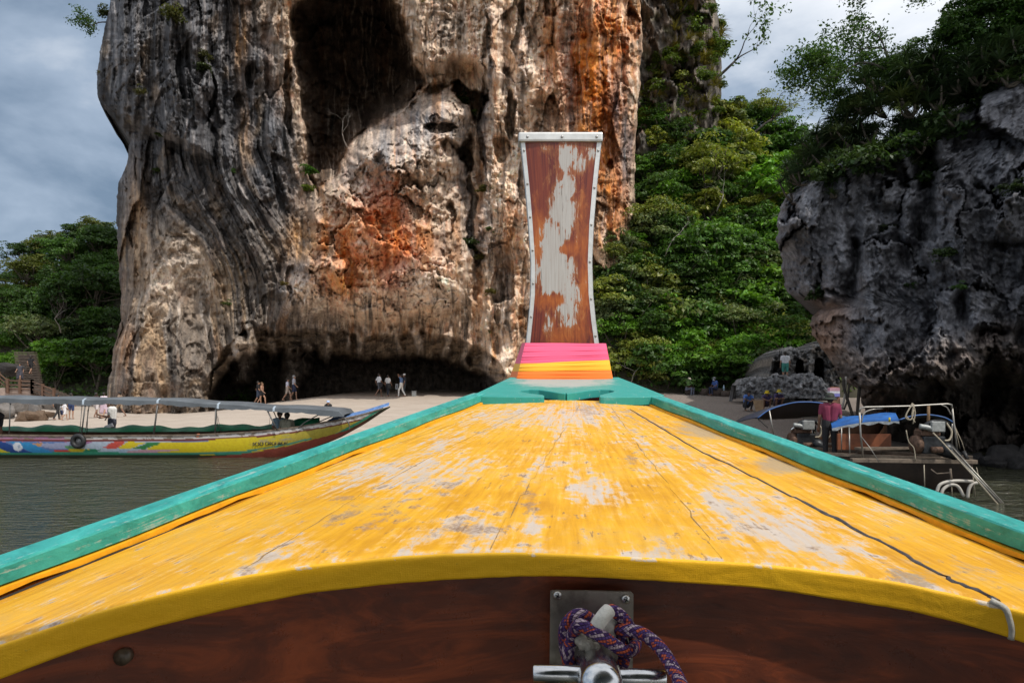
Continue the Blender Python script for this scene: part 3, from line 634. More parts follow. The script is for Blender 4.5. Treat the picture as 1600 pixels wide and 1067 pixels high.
# ------------------------------------------------------------------ the boat under the camera
def m_yellow():
    m = Mt('worn_yellow_paint'); uv = m.co('UV'); v = m.co('Object')
    wear = m.attr('wear', 'Fac'); scuff = m.attr('scuff', 'Fac'); grime = m.attr('grime', 'Fac')
    st = m.mapv(uv, (26, 5, 1)); st2 = m.mapv(uv, (120, 9, 1))
    n1 = m.noise(st, 1.0, 8, 0.66, 0.6); n2 = m.noise(st2, 1.0, 6, 0.65, 0.3); n3 = m.noise(v, 22, 7, 0.7, 0.4); n4 = m.noise(v, 5, 5, 0.6); n5 = m.noise(v, 160, 3, 0.6); n6 = m.noise(m.mapv(v, (1, .55, 1), rot=(0, 0, .5)), 48, 6, .7, .5)
    yel = m.ramp(m.math('MULTIPLY_ADD', n2, 0.5, m.math('MULTIPLY', n4, 0.5)), [(0.36, (0.56, 0.25, 0.008)), (0.5, (0.72, 0.36, 0.012)), (0.64, (0.80, 0.44, 0.035))])
    t = m.math('ADD', m.math('ADD', m.math('MULTIPLY', n1, 0.40), m.math('MULTIPLY', m.math('MULTIPLY_ADD', n3, 0.6, m.math('MULTIPLY', n6, 0.4)), 0.80)), m.math('MULTIPLY', n2, 0.30))
    t = m.math('ADD', t, m.math('MULTIPLY', m.math('MINIMUM', wear, 1.0), 0.155))
    thin = m.rng(t, 0.78, 0.92, 0, 1); bare = m.math('MULTIPLY', m.rng(t, 0.835, 0.905, 0, 1), m.rng(n2, 0.38, 0.52, 0.6, 1.0))
    pale = m.mix(m.math('MULTIPLY_ADD', n2, .5, m.math('MULTIPLY', n6, .5)), (0.34, 0.29, 0.25), (0.68, 0.63, 0.61))
    c = m.mix(m.math('MULTIPLY', thin, 0.55), yel, (0.88, 0.60, 0.26)); c = m.mix(m.math('MULTIPLY', bare, 0.88), c, pale)
    t2 = m.math('ADD', m.math('ADD', m.math('MULTIPLY', n3, 0.7), m.math('MULTIPLY', n1, 0.5)), m.math('MULTIPLY', m.math('MINIMUM', scuff, 1.0), 0.17))
    sc = m.rng(t2, 0.695, 0.76, 0, 1); sc = m.math('MULTIPLY', sc, m.rng(n5, 0.4, 0.55, 0.35, 1))
    c = m.mix(m.math('MULTIPLY', sc, 0.8), c, m.mix(n6, (0.22, 0.12, 0.065), (0.36, 0.26, 0.19)))
    pg = m.rng(m.math('ADD', m.math('MULTIPLY', n4, .5), m.math('MULTIPLY', n6, .5)), .50, .68); c = m.mix(m.math('MULTIPLY', pg, 0.42), c, (0.40, 0.27, 0.11))
    gr = m.math('MULTIPLY', m.rng(m.math('ADD', n3, m.math('MULTIPLY', grime, 0.5)), 0.66, 0.86), 0.75)
    c = m.mix(gr, c, (0.34, 0.27, 0.19))
    sp = m.rng(m.math('ADD', m.math('MULTIPLY', m.noise(m.mapv(uv, (210, 26, 1)), 1, 4, .6), .6), m.math('MULTIPLY', n3, .5)), 0.635, 0.68); c = m.mix(m.math('MULTIPLY', sp, 0.7), c, (0.22, 0.13, 0.07))
    h = m.math('ADD', m.math('MULTIPLY', n2, 0.6), m.math('MULTIPLY', n5, 0.12)); h = m.math('SUBTRACT', h, m.math('MULTIPLY', bare, 0.3))
    return m.out(c, m.rng(n3, 0.3, 0.7, 0.42, 0.62), 0, m.bump(h, 0.35, 0.004), 0.35)
def m_lip():
    m = Mt('thick_yellow_paint'); v = m.co('Object')
    n = m.noise(v, 30, 6, 0.65, 0.4); n2 = m.noise(v, 6, 4, 0.6)
    # woven glass cloth showing through the paint
    w = m.N.new('ShaderNodeTexChecker'); w.inputs['Scale'].default_value = 420; m.put(w.inputs['Vector'], m.mapv(v, (1, 1, 1), rot=(0, 0.78, 0)))
    c = m.mix(n2, (0.86, 0.42, 0.006), (0.93, 0.54, 0.016))
    edge = m.attr('edge', 'Fac'); k = m.rng(m.math('ADD', m.math('MULTIPLY', n, 0.8), m.math('MULTIPLY', edge, 0.5)), 0.78, 0.84)
    c = m.mix(m.math('MULTIPLY', k, 0.85), c, (0.62, 0.56, 0.48))
    d = m.rng(m.noise(v, 60, 4, 0.7), 0.68, 0.74); c = m.mix(m.math('MULTIPLY', d, 0.5), c, (0.32, 0.2, 0.05))
    h = m.math('ADD', m.math('MULTIPLY', w.outputs['Fac'], 0.16), m.math('MULTIPLY', n, 0.8))
    return m.out(c, 0.5, 0, m.bump(h, 0.45, 0.004), 0.35)
def m_teal(a=(0.015, 0.26, 0.235), b=(0.05, 0.39, 0.355)):
    m = Mt('teal_paint'); v = m.co('Object')
    n = m.noise(m.mapv(v, (3, 1, 3)), 9, 8, 0.72, 0.6); n2 = m.noise(v, 60, 4, 0.65); ws = m.noise(m.mapv(m.co('UV'), (9, 5, 1)), 1.6, 7, 0.72, 0.5)
    c = m.ramp(n, [(.3, tuple(x*.75 for x in a)), (.5, tuple((x+y)/2 for x, y in zip(a, b))), (.7, tuple(min(1, x*1.15) for x in b))])
    k = m.rng(m.math('ADD', m.math('MULTIPLY', ws, 0.75), m.math('MULTIPLY', n2, 0.25)), 0.56, 0.60); c = m.mix(m.math('MULTIPLY', k, 0.6), c, (0.42, 0.47, 0.43))
    d = m.rng(n2, 0.33, 0.27); c = m.mix(m.math('MULTIPLY', d, 0.35), c, (0.02, 0.13, 0.11))
    return m.out(c, 0.5, 0, m.bump(m.math('ADD', m.math('MULTIPLY', n, 0.7), m.math('MULTIPLY', n2, 0.4)), 0.5, 0.004), 0.35)
M_TEAL = m_teal()
def m_teal_plate():
    m = Mt('faded_teal_paint'); v = m.co('Object'); f0 = m.N.new('ShaderNodeVectorMath'); f0.operation = 'DISTANCE'; m.L.new(m.mapv(v, (1, 1.7, 0)), f0.inputs[0]); f0.inputs[1].default_value = (0.08, 2.10, 0); f = m.rng(f0.outputs['Value'], 0.10, 0.34, 1, 0)
    n = m.noise(m.mapv(v, (1, 2, 1)), 14, 6, 0.65, 0.4); n2 = m.noise(v, 80, 4, 0.65)
    c = m.mix(n, (0.018, 0.24, 0.21), (0.045, 0.35, 0.31))
    k = m.rng(m.math('ADD', n, m.math('MULTIPLY', f, 0.55)), 0.62, 0.92); c = m.mix(m.math('MULTIPLY', k, 0.9), c, (0.36, 0.40, 0.38))
    k2 = m.rng(n2, 0.64, 0.7); c = m.mix(m.math('MULTIPLY', k2, 0.6), c, (0.5, 0.5, 0.46))
    return m.out(c, 0.5, 0, m.bump(n2, 0.3, 0.003), 0.35)
def m_varnish():
    m = Mt('varnished_dark_wood'); v = m.co('Object')
    g = m.noise(m.mapv(v, (1.3, 1, 5)), 3.2, 7, 0.66, 1.6); s = m.noise(v, 26, 6, 0.75); b = m.noise(v, 2.4, 4, 0.6)
    c = m.ramp(m.math('MULTIPLY_ADD', g, 0.7, m.math('MULTIPLY', b, 0.3)), [(0.3, (0.045, 0.014, 0.008)), (0.47, (0.15, 0.034, 0.013)), (0.6, (0.33, 0.072, 0.022)), (0.76, (0.15, 0.038, 0.015))])
    k = m.rng(m.math('MULTIPLY', s, m.rng(b, 0.4, 0.7)), 0.46, 0.62); c = m.mix(m.math('MULTIPLY', k, 0.5), c, (0.28, 0.16, 0.08))
    return m.out(c, m.rng(s, 0.35, 0.65, 0.24, 0.5), 0, m.bump(g, 0.2, 0.004), 0.5)
def m_steel(col=(0.34, 0.32, 0.29), rough=0.38, stain=0.6):
    m = Mt('stained_steel'); v = m.co('Object'); n = m.noise(v, 16, 6, 0.7); n2 = m.noise(v, 60, 4, 0.7)
    c = m.mix(m.math('MULTIPLY', m.rng(n, 0.42, 0.66), stain), col, (0.11, 0.085, 0.06))
    return m.out(c, m.rng(n2, 0.3, 0.7, rough*0.7, rough*1.5), 1.0, m.bump(n2, 0.12, 0.002))
M_CHROME = m_steel((0.62, 0.63, 0.64), 0.2, 0.25)
M_ALU = gm((0.62, 0.62, 0.60), 0.45, 0.6, 0.14, 20, 0.1, 'dull_aluminium')

boat = empty('longtail_boat', (0.15, 2.0, 0), 'yellow wooden longtail boat bow with teal gunwales seen from on board', 'boat')
def railL(Y): return Vector((-0.825+0.356*(Y-1.1), Y, H-0.275+0.1277*(Y-1.1)))
def railR(Y): return Vector((0.9-0.151*(Y-1.2), Y, H-0.2418+0.1113*(Y-1.2)))
YN, YF = 0.62, 2.97
def near_edge():
    """front corner of the foredeck, left rail to right rail"""
    top = [(0, 1007), (140, 958), (290, 917), (450, 886), (650, 866), (800, 862), (860, 864), (1000, 870), (1200, 881), (1400, 907), (1565, 945), (1600, 954)]
    bot = [(0, 1085), (125, 1020), (275, 967), (436, 936), (600, 912), (750, 903), (860, 898), (1100, 912), (1300, 933), (1580, 997), (1600, 1003)]
    yd = lambda x: 1.0-0.15*((x-850)/800)**2
    T = [P(x, np.interp(x, *zip(*top)), yd(x)) for x in np.arange(0, 1601, 50)]
    T = spline([railL(YN)+Vector((0.045, 0, -0.056)), (T[0]*0.55+(railL(YN)+Vector((0.045, 0, -0.056)))*0.45)+Vector((0, 0, 0.004))]+T+[(T[-1]*0.5+(railR(YN)+Vector((-0.045, 0, -0.056)))*0.5)+Vector((0, 0, 0.004)), railR(YN)+Vector((-0.045, 0, -0.056))], 8)
    th = []
    for p in T:
        x = CX+p.x/p.y*F; y = HY-(p.z-H)/p.y*F; yb = np.interp(x, *zip(*bot)); yt = np.interp(x, *zip(*top)); th.append((yb-yt)*p.y/F)
    return T, th
NE, NTH = near_edge()
def resample(pts, n):
    a = np.array([tuple(p) for p in pts]); d = np.r_[0, np.cumsum(np.linalg.norm(np.diff(a, axis=0), axis=1))]; t = np.linspace(0, d[-1], n)
    return np.stack([np.interp(t, d, a[:, k]) for k in range(3)], 1)
NU, NV = 260, 170
N_ = resample(NE, NU)
N_[:, 2] = np.convolve(np.pad(N_[:, 2], 6, 'edge'), np.ones(13)/13, 'valid'); N_[:, 1] = np.convolve(np.pad(N_[:, 1], 6, 'edge'), np.ones(13)/13, 'valid')
def deck_surface():
    u = np.linspace(0, 1, NU)[None, :, None]; v = np.linspace(0, 1, NV)[:, None, None]
    yv = np.linspace(YN, YF, NV)
    Lc = np.array([tuple(railL(y)+Vector((0.04, 0, -0.0515+0.010*(y-YN)/(YF-YN)))) for y in yv]); Rc = np.array([tuple(railR(y)+Vector((-0.04, 0, -0.0515+0.010*(y-YN)/(YF-YN)))) for y in yv])
    Lc[0] = N_[0]; Rc[0] = N_[-1]
    uu = np.linspace(0, 1, NU)[:, None]
    Fc = Lc[-1]*(1-uu)+Rc[-1]*uu; Fc[:, 2] += 0.012*np.sin(PI*uu[:, 0])
    S = (1-v)*N_[None]+v*Fc[None]+(1-u)*Lc[:, None]+u*Rc[:, None]-((1-u)*(1-v)*N_[0]+u*(1-v)*N_[-1]+(1-u)*v*Fc[0]+u*v*Fc[-1])
    return S
DS = deck_surface()
DPX = CX+DS[..., 0]/DS[..., 1]*F; DPY = HY-(DS[..., 2]-H)/DS[..., 1]*F
def on_deck(x, y, lift=0.002):
    d = (DPX-x)**2+(DPY-y)**2; i, j = np.unravel_index(np.argmin(d), d.shape); p = DS[i, j]; return Vector((p[0], p[1], p[2]+lift))
def build_deck():
    x, y = DPX, DPY; U, Vv = np.meshgrid(np.linspace(0, 1, NU), np.linspace(0, 1, NV))
    wear = np.zeros(x.shape)
    for (cx, cy, rx, ry, w) in [(640, 740, 90, 30, .85), (560, 745, 50, 22, .5), (800, 650, 120, 18, .7), (700, 690, 60, 25, .5), (910, 650, 70, 22, .75), (1000, 690, 60, 20, .45), (1040, 725, 50, 22, .6), (905, 760, 34, 36, .75), (950, 775, 40, 34, .55), (1130, 775, 40, 30, .85), (1190, 805, 70, 34, .95),
                                (1260, 840, 80, 34, .9), (1330, 870, 60, 24, .7), (835, 820, 16, 22, .95), (780, 840, 40, 20, .5), (720, 820, 60, 20, .6), (630, 845, 70, 16, .6), (480, 850, 60, 14, .4), (1010, 860, 80, 12, .4), (1400, 800, 60, 20, .5), (1330, 755, 50, 16, .45), (870, 690, 20, 26, .4), (850, 725, 30, 22, .3), (440, 870, 60, 10, .5), (1120, 700, 50, 16, .35)]:
        wear += w*blob(x, y, cx, cy, rx, ry)
    wear += 0.06+0.35*fbm(U*6, Vv*3, 3)+0.55*sstep(0.016, 0.0, Vv)*(1+fbm(U*40, Vv*0, 8))
    scuff = np.zeros(x.shape)
    for (cx, cy, rx, ry, w) in [(825, 790, 20, 26, .9), (600, 800, 80, 18, .8), (700, 770, 60, 20, .6), (560, 820, 60, 14, .7), (750, 830, 60, 16, .6), (930, 640, 60, 14, .6), (1000, 655, 40, 14, .5), (1150, 810, 30, 30, .5), (1240, 870, 40, 14, .6), (1050, 700, 60, 20, .5), (985, 725, 16, 24, .7), (1410, 905, 40, 12, .8), (540, 780, 22, 8, .9)]:
        scuff += w*blob(x, y, cx, cy, rx, ry)
    scuff += 0.3*fbm(U*8, Vv*4, 7)
    grime = blob(x, y, 1120, 672, 60, 14)*1.2+blob(x, y, 1230, 725, 46, 14)*1.2+blob(x, y, 1100, 655, 40, 9)*.6+.5*fbm(U*5, Vv*5, 9)+blob(x, y, 1440, 900, 60, 20)*.5
    S = DS.copy(); S[..., 2] += 0.0012*fbm(U*40, Vv*14, 5, 3)
    grid_obj('foredeck', S, m_yellow(), boat, attrs={'wear': wear, 'scuff': scuff, 'grime': grime})
    # rounded lip
    th = np.interp(np.linspace(0, 1, NU), np.linspace(0, 1, len(NTH)), NTH); th = np.convolve(np.pad(th, 8, 'edge'), np.ones(17)/17, 'valid'); worn = np.clip(.55+.8*fbm(np.linspace(0, 26, NU), np.zeros(NU), 6, 4), 0, 1)
    rows = []; r = 0.0045
    base = S[0]
    for k in range(5):
        a = k/4*PI/2; q = base.copy(); q[:, 1] -= r*math.sin(a); q[:, 2] -= r*(1-math.cos(a)); rows.append((q, 1.0))
    for t in np.linspace(0.12, 1, 10):
        q = base.copy(); q[:, 1] -= r-0.004*t; q[:, 2] -= r+(th-r)*t; q[:, 1] += 0.0012*fbm(np.linspace(0, 60, NU), np.full(NU, t*2.0), 4, 3); rows.append((q, max(0, 0.55-1.5*t)))
    q = rows[-1][0].copy(); q[:, 1] += 0.028; rows.append((q, 0))
    V = np.stack([a for a, b in rows]); E = np.stack([worn*b for a, b in rows])
    grid_obj('deck_lip', V, m_lip(), boat, attrs={'edge': E}, flip=True)
    return th
LTH = build_deck()

def rail(fn, s):
    mb = MB(); my = MB(); rows = []; yr = []
    for i in range(60):
        Y = YN+(YF-0.02-YN)*i/59; p = fn(Y); w = 0.002*math.sin(i*1.7)+0.0015*math.sin(i*0.63)
        t = 0.030+0.002*math.sin(i*.5)
        a = [(0, 0), (0.05*s, 0.0+w*.5), (0.0525*s, -0.003), (0.0525*s, -t), (0.047*s, -t-0.003), (-0.004*s, -t-0.003), (-0.006*s, -0.004)]
        rows.append([p+Vector((x, 0, z)) for x, z in a])
        b = [(0.03*s, -t-0.004), (0.060*s, -t-0.004), (0.060*s, -t-0.013+w), (0.03*s, -t-0.013)]
        yr.append([p+Vector((x, 0, z)) for x, z in b])
    mb.loft(rows, close=True); mb.add([q for q in rows[0]], [tuple(range(7))]); mb.add([q for q in rows[-1]], [tuple(range(6, -1, -1))])
    for k in range(len(mb.smooth)): mb.smooth[k] = False
    r = mb.build('gunwale', M_TEAL, boat)
    my.loft(yr, close=True, smooth=False); my.build('edge_batten', gm((0.80, 0.37, 0.012), 0.5, 0, 0.2, 30, 0.2, 'yellow_batten'), r)
rail(railL, 1); rail(railR, -1)

def build_stem():
    # breasthook: flat teal plank between the rail ends, cut into two palms and a bracket
    z0 = lambda Y: H-0.046+(Y-2.93)*0.185
    o = [(797, 3.36), (738, 2.925), (752, 2.90), (800, 2.885), (846, 2.88), (850, 2.885), (850.5, 2.915), (848, 2.93), (826, 2.965), (813, 3.00), (814, 3.03), (826, 3.05), (842, 3.045), (858, 3.01), (872, 2.975), (883, 2.955), (884.5, 2.975), (886, 2.955), (902, 2.985), (922, 3.03), (938, 3.05), (952, 3.045), (960, 3.02), (958, 2.995), (946, 2.955), (938, 2.93), (936.5, 2.91), (938, 2.885), (944, 2.88), (1000, 2.885), (1024, 2.90), (1038, 2.925), (967, 3.36)]
    pts = [Vector(((x-CX)/F*Y, Y, z0(Y))) for x, Y in o]
    mb = MB(); mb.plate(pts[::-1], (0, 0, -0.036)); p = mb.build('breasthook', m_teal_plate(), boat)
    bv = p.modifiers.new('edge', 'BEVEL'); bv.width = 0.003; bv.segments = 2; bv.limit_method = 'ANGLE'
build_stem()

# prow board
PY = 3.42
def board_edges(py):
    l = interp([(195, 813), (222, 815), (290, 822), (350, 827), (410, 831), (460, 830.5), (500, 827), (537, 823), (600, 812), (640, 808)], py)
    r = interp([(195, 941), (222, 939), (290, 932), (350, 927), (410, 924.5), (460, 926), (500, 930), (537, 935), (600, 946), (640, 950)], py)
    return l, r
def m_board():
    m = Mt('prow_wood'); uv = m.co('UV'); g = m.attr('grey', 'Fac'); o = m.attr('orange', 'Fac')
    gr = m.noise(m.mapv(uv, (26, 1.6, 1)), 1.0, 8, 0.62, 0.9); n = m.noise(m.mapv(uv, (11, 14, 1)), 1.0, 7, 0.68, 0.6); fn = m.noise(m.mapv(uv, (48, 3.4, 1)), 1.0, 8, 0.7, 1.6); dr = m.noise(m.mapv(uv, (34, 5, 1)), 1, 5, 0.6)
    wood = m.ramp(m.math('MULTIPLY_ADD', gr, 0.75, m.math('MULTIPLY', m.noise(m.mapv(uv, (2.5, 2.5, 1)), 1.0, 3), 0.25)), [(0.32, (0.06, 0.010, 0.010)), (0.46, (0.13, 0.021, 0.014)), (0.56, (0.21, 0.040, 0.017)), (0.7, (0.12, 0.020, 0.014))])
    wood = m.mix(m.math('MULTIPLY', m.rng(m.math('ADD', n, o), 0.62, 1.02), 0.8), wood, m.mix(gr, (0.42, 0.085, 0.012), (0.52, 0.17, 0.03)))
    t = m.math('ADD', g, m.math('MULTIPLY', m.math('SUBTRACT', m.math('MULTIPLY_ADD', n, 0.8, m.math('MULTIPLY_ADD', dr, 0.3, m.math('MULTIPLY', fn, 0.35))), 0.72), 2.5))
    k = m.math('MULTIPLY', m.rng(t, 0.40, 0.50), m.rng(fn, .3, .5, .82, 1)); halo = m.rng(t, 0.10, 0.47)
    grey = m.ramp(fn, [(0.3, (0.36, 0.335, 0.31)), (0.5, (0.43, 0.41, 0.39)), (0.7, (0.50, 0.485, 0.465))])
    cr = m.rng(m.noise(m.mapv(uv, (40, 2.6, 1)), 1, 6, 0.6, 1.4), 0.37, 0.35); grey = m.mix(m.math('MULTIPLY', cr, 0.7), grey, (0.10, 0.08, 0.06))
    c = m.mix(m.math('MULTIPLY', halo, 0.6), wood, (0.46, 0.19, 0.06)); c = m.mix(k, c, grey)
    return m.out(c, m.rng(k, 0, 1, 0.38, 0.75), 0, m.bump(m.math('SUBTRACT', m.math('MULTIPLY', fn, 0.5), m.math('MULTIPLY', k, 0.4)), 0.4, 0.004), 0.4)
def build_prow():
    R, C = 130, 44; rows = np.linspace(210, 640, R); l, r = board_edges(rows)
    px = l[:, None]+(r-l)[:, None]*np.linspace(0, 1, C)[None]; py = np.repeat(rows[:, None], C, 1)
    wx = px+4*fbm(px/12, py/20, 3, 3)
    g = np.maximum.reduce([0.95*blob(wx, py, 890, 250, 26, 30), 0.75*blob(wx, py, 925, 235, 12, 22), 0.5*blob(wx, py, 850, 232, 20, 12), 1.1*blob(wx, py, 880, 325, 24, 64), 1.1*blob(wx, py, 868, 390, 30, 54), 1.2*blob(wx, py, 866, 430, 38, 46), 1.05*blob(wx, py, 885, 470, 24, 46), 0.75*blob(wx, py, 857, 510, 10, 26), 0.6*blob(wx, py, 838, 430, 10, 40)])
    g -= 0.9*blob(wx, py, 886, 388, 14, 9)+0.9*blob(wx, py, 868, 468, 16, 8)+0.4*blob(wx, py, 845, 470, 14, 8)+0.2
    o = 0.55*blob(px, py, 842, 380, 16, 60)+0.5*blob(px, py, 886, 388, 18, 14)+0.5*blob(px, py, 868, 470, 34, 14)+0.45*blob(px, py, 912, 440, 12, 70)+0.4*blob(px, py, 880, 525, 40, 24)+.3*blob(px, py, 910, 330, 10, 50)
    Y = PY+0.0*px+0.012*((px-878)/60)**2
    V = np.stack([(px-CX)/F*PY, Y, H-(py-HY)/F*PY], -1)
    D = 0.075; b0 = V[:, :1]+np.array((0.006, D, 0)); b1 = V[:, -1:]+np.array((-0.006, D, 0))
    V2 = np.concatenate([b0, V, b1, b0], 1); pad = lambda a: np.concatenate([a[:, :1]*0, a, a[:, -1:]*0, a[:, :1]*0], 1)
    pr = grid_obj('prow_board', V2, m_board(), boat, attrs={'grey': pad(g), 'orange': pad(o)})
    # metal edging strips with screws
    for s in (0, 1):
        mb = MB(); rw = []
        for y in np.linspace(214, 540, 50):
            l_, r_ = board_edges(y); e = float(r_ if s else l_); x0 = (e-CX)/F*PY; z = H-(y-HY)/F*PY; q = 1 if s else -1
            w = 0.019 if s else 0.017
            rw.append([Vector((x0-q*w, PY+0.008, z)), Vector((x0-q*w, PY+0.0055, z)), Vector((x0+q*0.002, PY+0.0065, z)), Vector((x0+q*0.005, PY+0.012, z)), Vector((x0+q*0.005, PY+0.08, z))])
        mb.loft(rw, smooth=False); st = mb.build('metal_edging', M_ALU, pr)
        sm = MB()
        for y in np.arange(235, 535, 52+s*6):
            l_, r_ = board_edges(y); e = float(r_ if s else l_)+(-2.6 if s else 2.6); sm.ball(((e-CX)/F*PY, PY+0.0045, H-(y-HY)/F*PY), 0.006, 0, 8, 5, (1, .5, 1))
        o = sm.build('rivet', gm((0.3, 0.28, 0.26), 0.4, 0.7, 0.2, 30, 0, 'rivet_metal'), st); o['kind'] = 'stuff'
    # metal cap
    mb = MB(); x0 = (810-CX)/F*PY; x1 = (942-CX)/F*PY; z0 = H-(222-HY)/F*PY; z1 = H-(207-HY)/F*PY
    mb.box(((x0+x1)/2, PY+0.045, (z0+z1)/2), (x1-x0, 0.11, z1-z0), bev=0.01); cp = mb.build('prow_cap', M_ALU, pr)
    for x in (824, 878, 932):
        mb = MB(); mb.ball(((x-CX)/F*PY, PY-0.011, H-(215-HY)/F*PY), 0.007, 0, 8, 5, (1, .5, 1)); mb.build('screw', gm((0.35, 0.34, 0.33), 0.4, 0.7, 0.2, 30, 0), cp)
build_prow()

# cloths tied round the prow
def m_cloth(col, name):
    m = Mt(name); uv = m.co('UV'); n = m.noise(m.mapv(uv, (1.5, 16, 1)), 1, 4, 0.55, 0.6); f = m.noise(m.co(), 300, 2)
    c = m.mix(n, tuple(x*0.9 for x in col), tuple(min(1, x*1.06) for x in col))
    b = m.bsdf; b.inputs['Sheen Weight'].default_value = 0.2
    return m.out(c, 0.75, 0, m.bump(n, 0.3, 0.004), 0.2)
def sash(name, label, col, tl, tr, bl, br, seed, lift):
    """band from upper left/right heights to lower left/right heights (photo rows), wrapped round the stem"""
    def edge(y):   # silhouette of the wrapped stem
        l = np.interp(y, [536, 592], [818.5, 798]); r = np.interp(y, [536, 592], [946, 957]); fl = np.interp(y, [536, 592], [821.5, 808]); return l, fl, r
    rows = []
    for k in range(26):
        t = k/25; row = []
        bulge = lift+0.008*math.sin(PI*t)
        fold = 0.0020*math.sin(k*.8+seed)+0.0014*math.sin(k*1.9+seed*2)
        for j in range(40):
            s = j/39
            y = lerp(lerp(tl, tr, s), lerp(bl, br, s), t); l, fl, r = edge(y)
            Yf = PY-0.012-(y-536)/56*0.10-bulge-fold*(0.6+0.4*math.sin(s*9+seed))
            x = lerp(fl, r, s); yy = Yf+0.004*(2*s-1)**8*4
            row.append(Vector(((x-CX)/F*yy, yy, H-(y-HY)/F*yy)))
        y = lerp(tl, bl, t); l, fl, r = edge(y); pl = P(l-1.5, y, PY+0.09); y2 = lerp(tr, br, t); pr_ = P(edge(y2)[2]-1, y2, PY+0.09)
        mid = (pl+row[0])/2
        rows.append([pl, mid]+row+[pr_])
    mb = MB(); mb.loft(rows, smooth=False)
    o = mb.build(name, m_cloth(col, name))
    sol = o.modifiers.new('thickness', 'SOLIDIFY'); sol.thickness = 0.003; sol.offset = -1
    return tag(o, label, 'sash')
sash('cloth_sash', 'orange cloth tied lowest round the boat prow', (0.92, 0.20, 0.03), 574, 572, 592.5, 593.5, 3, 0.0)
sash('cloth_sash', 'yellow cloth tied round the boat prow between pink and orange', (0.93, 0.47, 0.035), 563, 556, 580.5, 578.5, 2, 0.009)
sash('cloth_sash', 'pink cloth tied topmost round the boat prow', (0.88, 0.115, 0.23), 536, 537, 569, 562.5, 1, 0.016)

def build_bulkhead():
    mb = MB(); rows = []
    for k in range(10):
        t = k/9; rows.append([Vector((p[0], p[1]+0.035+0.02*t, p[2]-0.02-0.62*t)) for p in N_[::4]])
    mb.loft(rows); b = mb.build('bulkhead', m_varnish(), boat)
    mb = MB(); c = P(197, 1022, 0.93); mb.tube([c, c+Vector((0, -0.012, 0))], 0.011, 12); mb.build('wooden_plug', gm((0.10, 0.075, 0.05), 0.4, 0, .5, 60, 0.2, 'plug_wood'), b)
    mb = MB(); q = [P(40, 1040, 0.90), P(104, 1018, 0.905), P(122, 1080, 0.905), P(30, 1090, 0.90)]; mb.plate(q, (0, 0.004, 0)); mb.build('repair_patch', gm((0.045, 0.04, 0.036), 0.6, 0, .4, 40, 0.3, 'grey_patch'), b)
    # hull planks under the gunwales down to the water, closing at the stem
    hull = gm((0.42, 0.19, 0.04), 0.6, 0, 0.3, 3, 0.3, 'hull_paint')
    for fn, s in ((railL, -1), (railR, 1)):
        ys = [YN+(YF-YN)*i/12 for i in range(13)]
        for k in range(5):
            mb = MB(); rw = []
            for y in ys:
                p = fn(y); ax = 0.02+0.1*(y-1.0); q = []
                for t in (k/5, (k+1)/5-0.006): z = (p.z-0.033)*(1-t)+t*(-0.35); x = ax+(p.x-ax)*(1-0.75*t**1.6); q.append(Vector((x-s*0.004*k, y, z)))
                rw.append(q)
            e = Vector((0.215, 3.42, 0)); rw.append([Vector((e.x-s*0.004*k, 3.42, rw[-1][0].z)), Vector((e.x-s*.004*k, 3.42, rw[-1][1].z))])
            mb.loft(rw, smooth=False); mb.build('plank', hull, boat)
    mb = MB(); mb.box((0.25, 3.44, 1.05), (0.10, 0.12, 2.6), mat=0, bev=0.01); mb.build('stem_post', hull, boat)
build_bulkhead()

def build_shade_canopy():
    # unseen seat roof, added with a bowed front edge to shade the bulkhead
    mb = MB(); mb.loft([[Vector((x, y+(0.555-.47*(x-.53)**2)*(1+y/6.0), H+0.62+0.16*(1-(x/1.7)**2)-0.1+(.02*math.sin(y*3)))) for x in np.linspace(-1.7, 1.7, 35)] for y in np.linspace(-6.0, 0.0, 8)])
    c = mb.build('canopy', gm((0.10, 0.16, 0.22), .7, 0, .2, 2, .2, 'shade_roof_tarp'), boat); s = c.modifiers.new('thickness', 'SOLIDIFY'); s.thickness = .01
    for x in (-1.15, 1.15):
        mb = MB(); mb.tube([(x, 0.35, H-0.5), (x, 0.35, H+0.62)], .02, 8); mb.build('shade_canopy_post', M_ALU, boat)
build_shade_canopy()

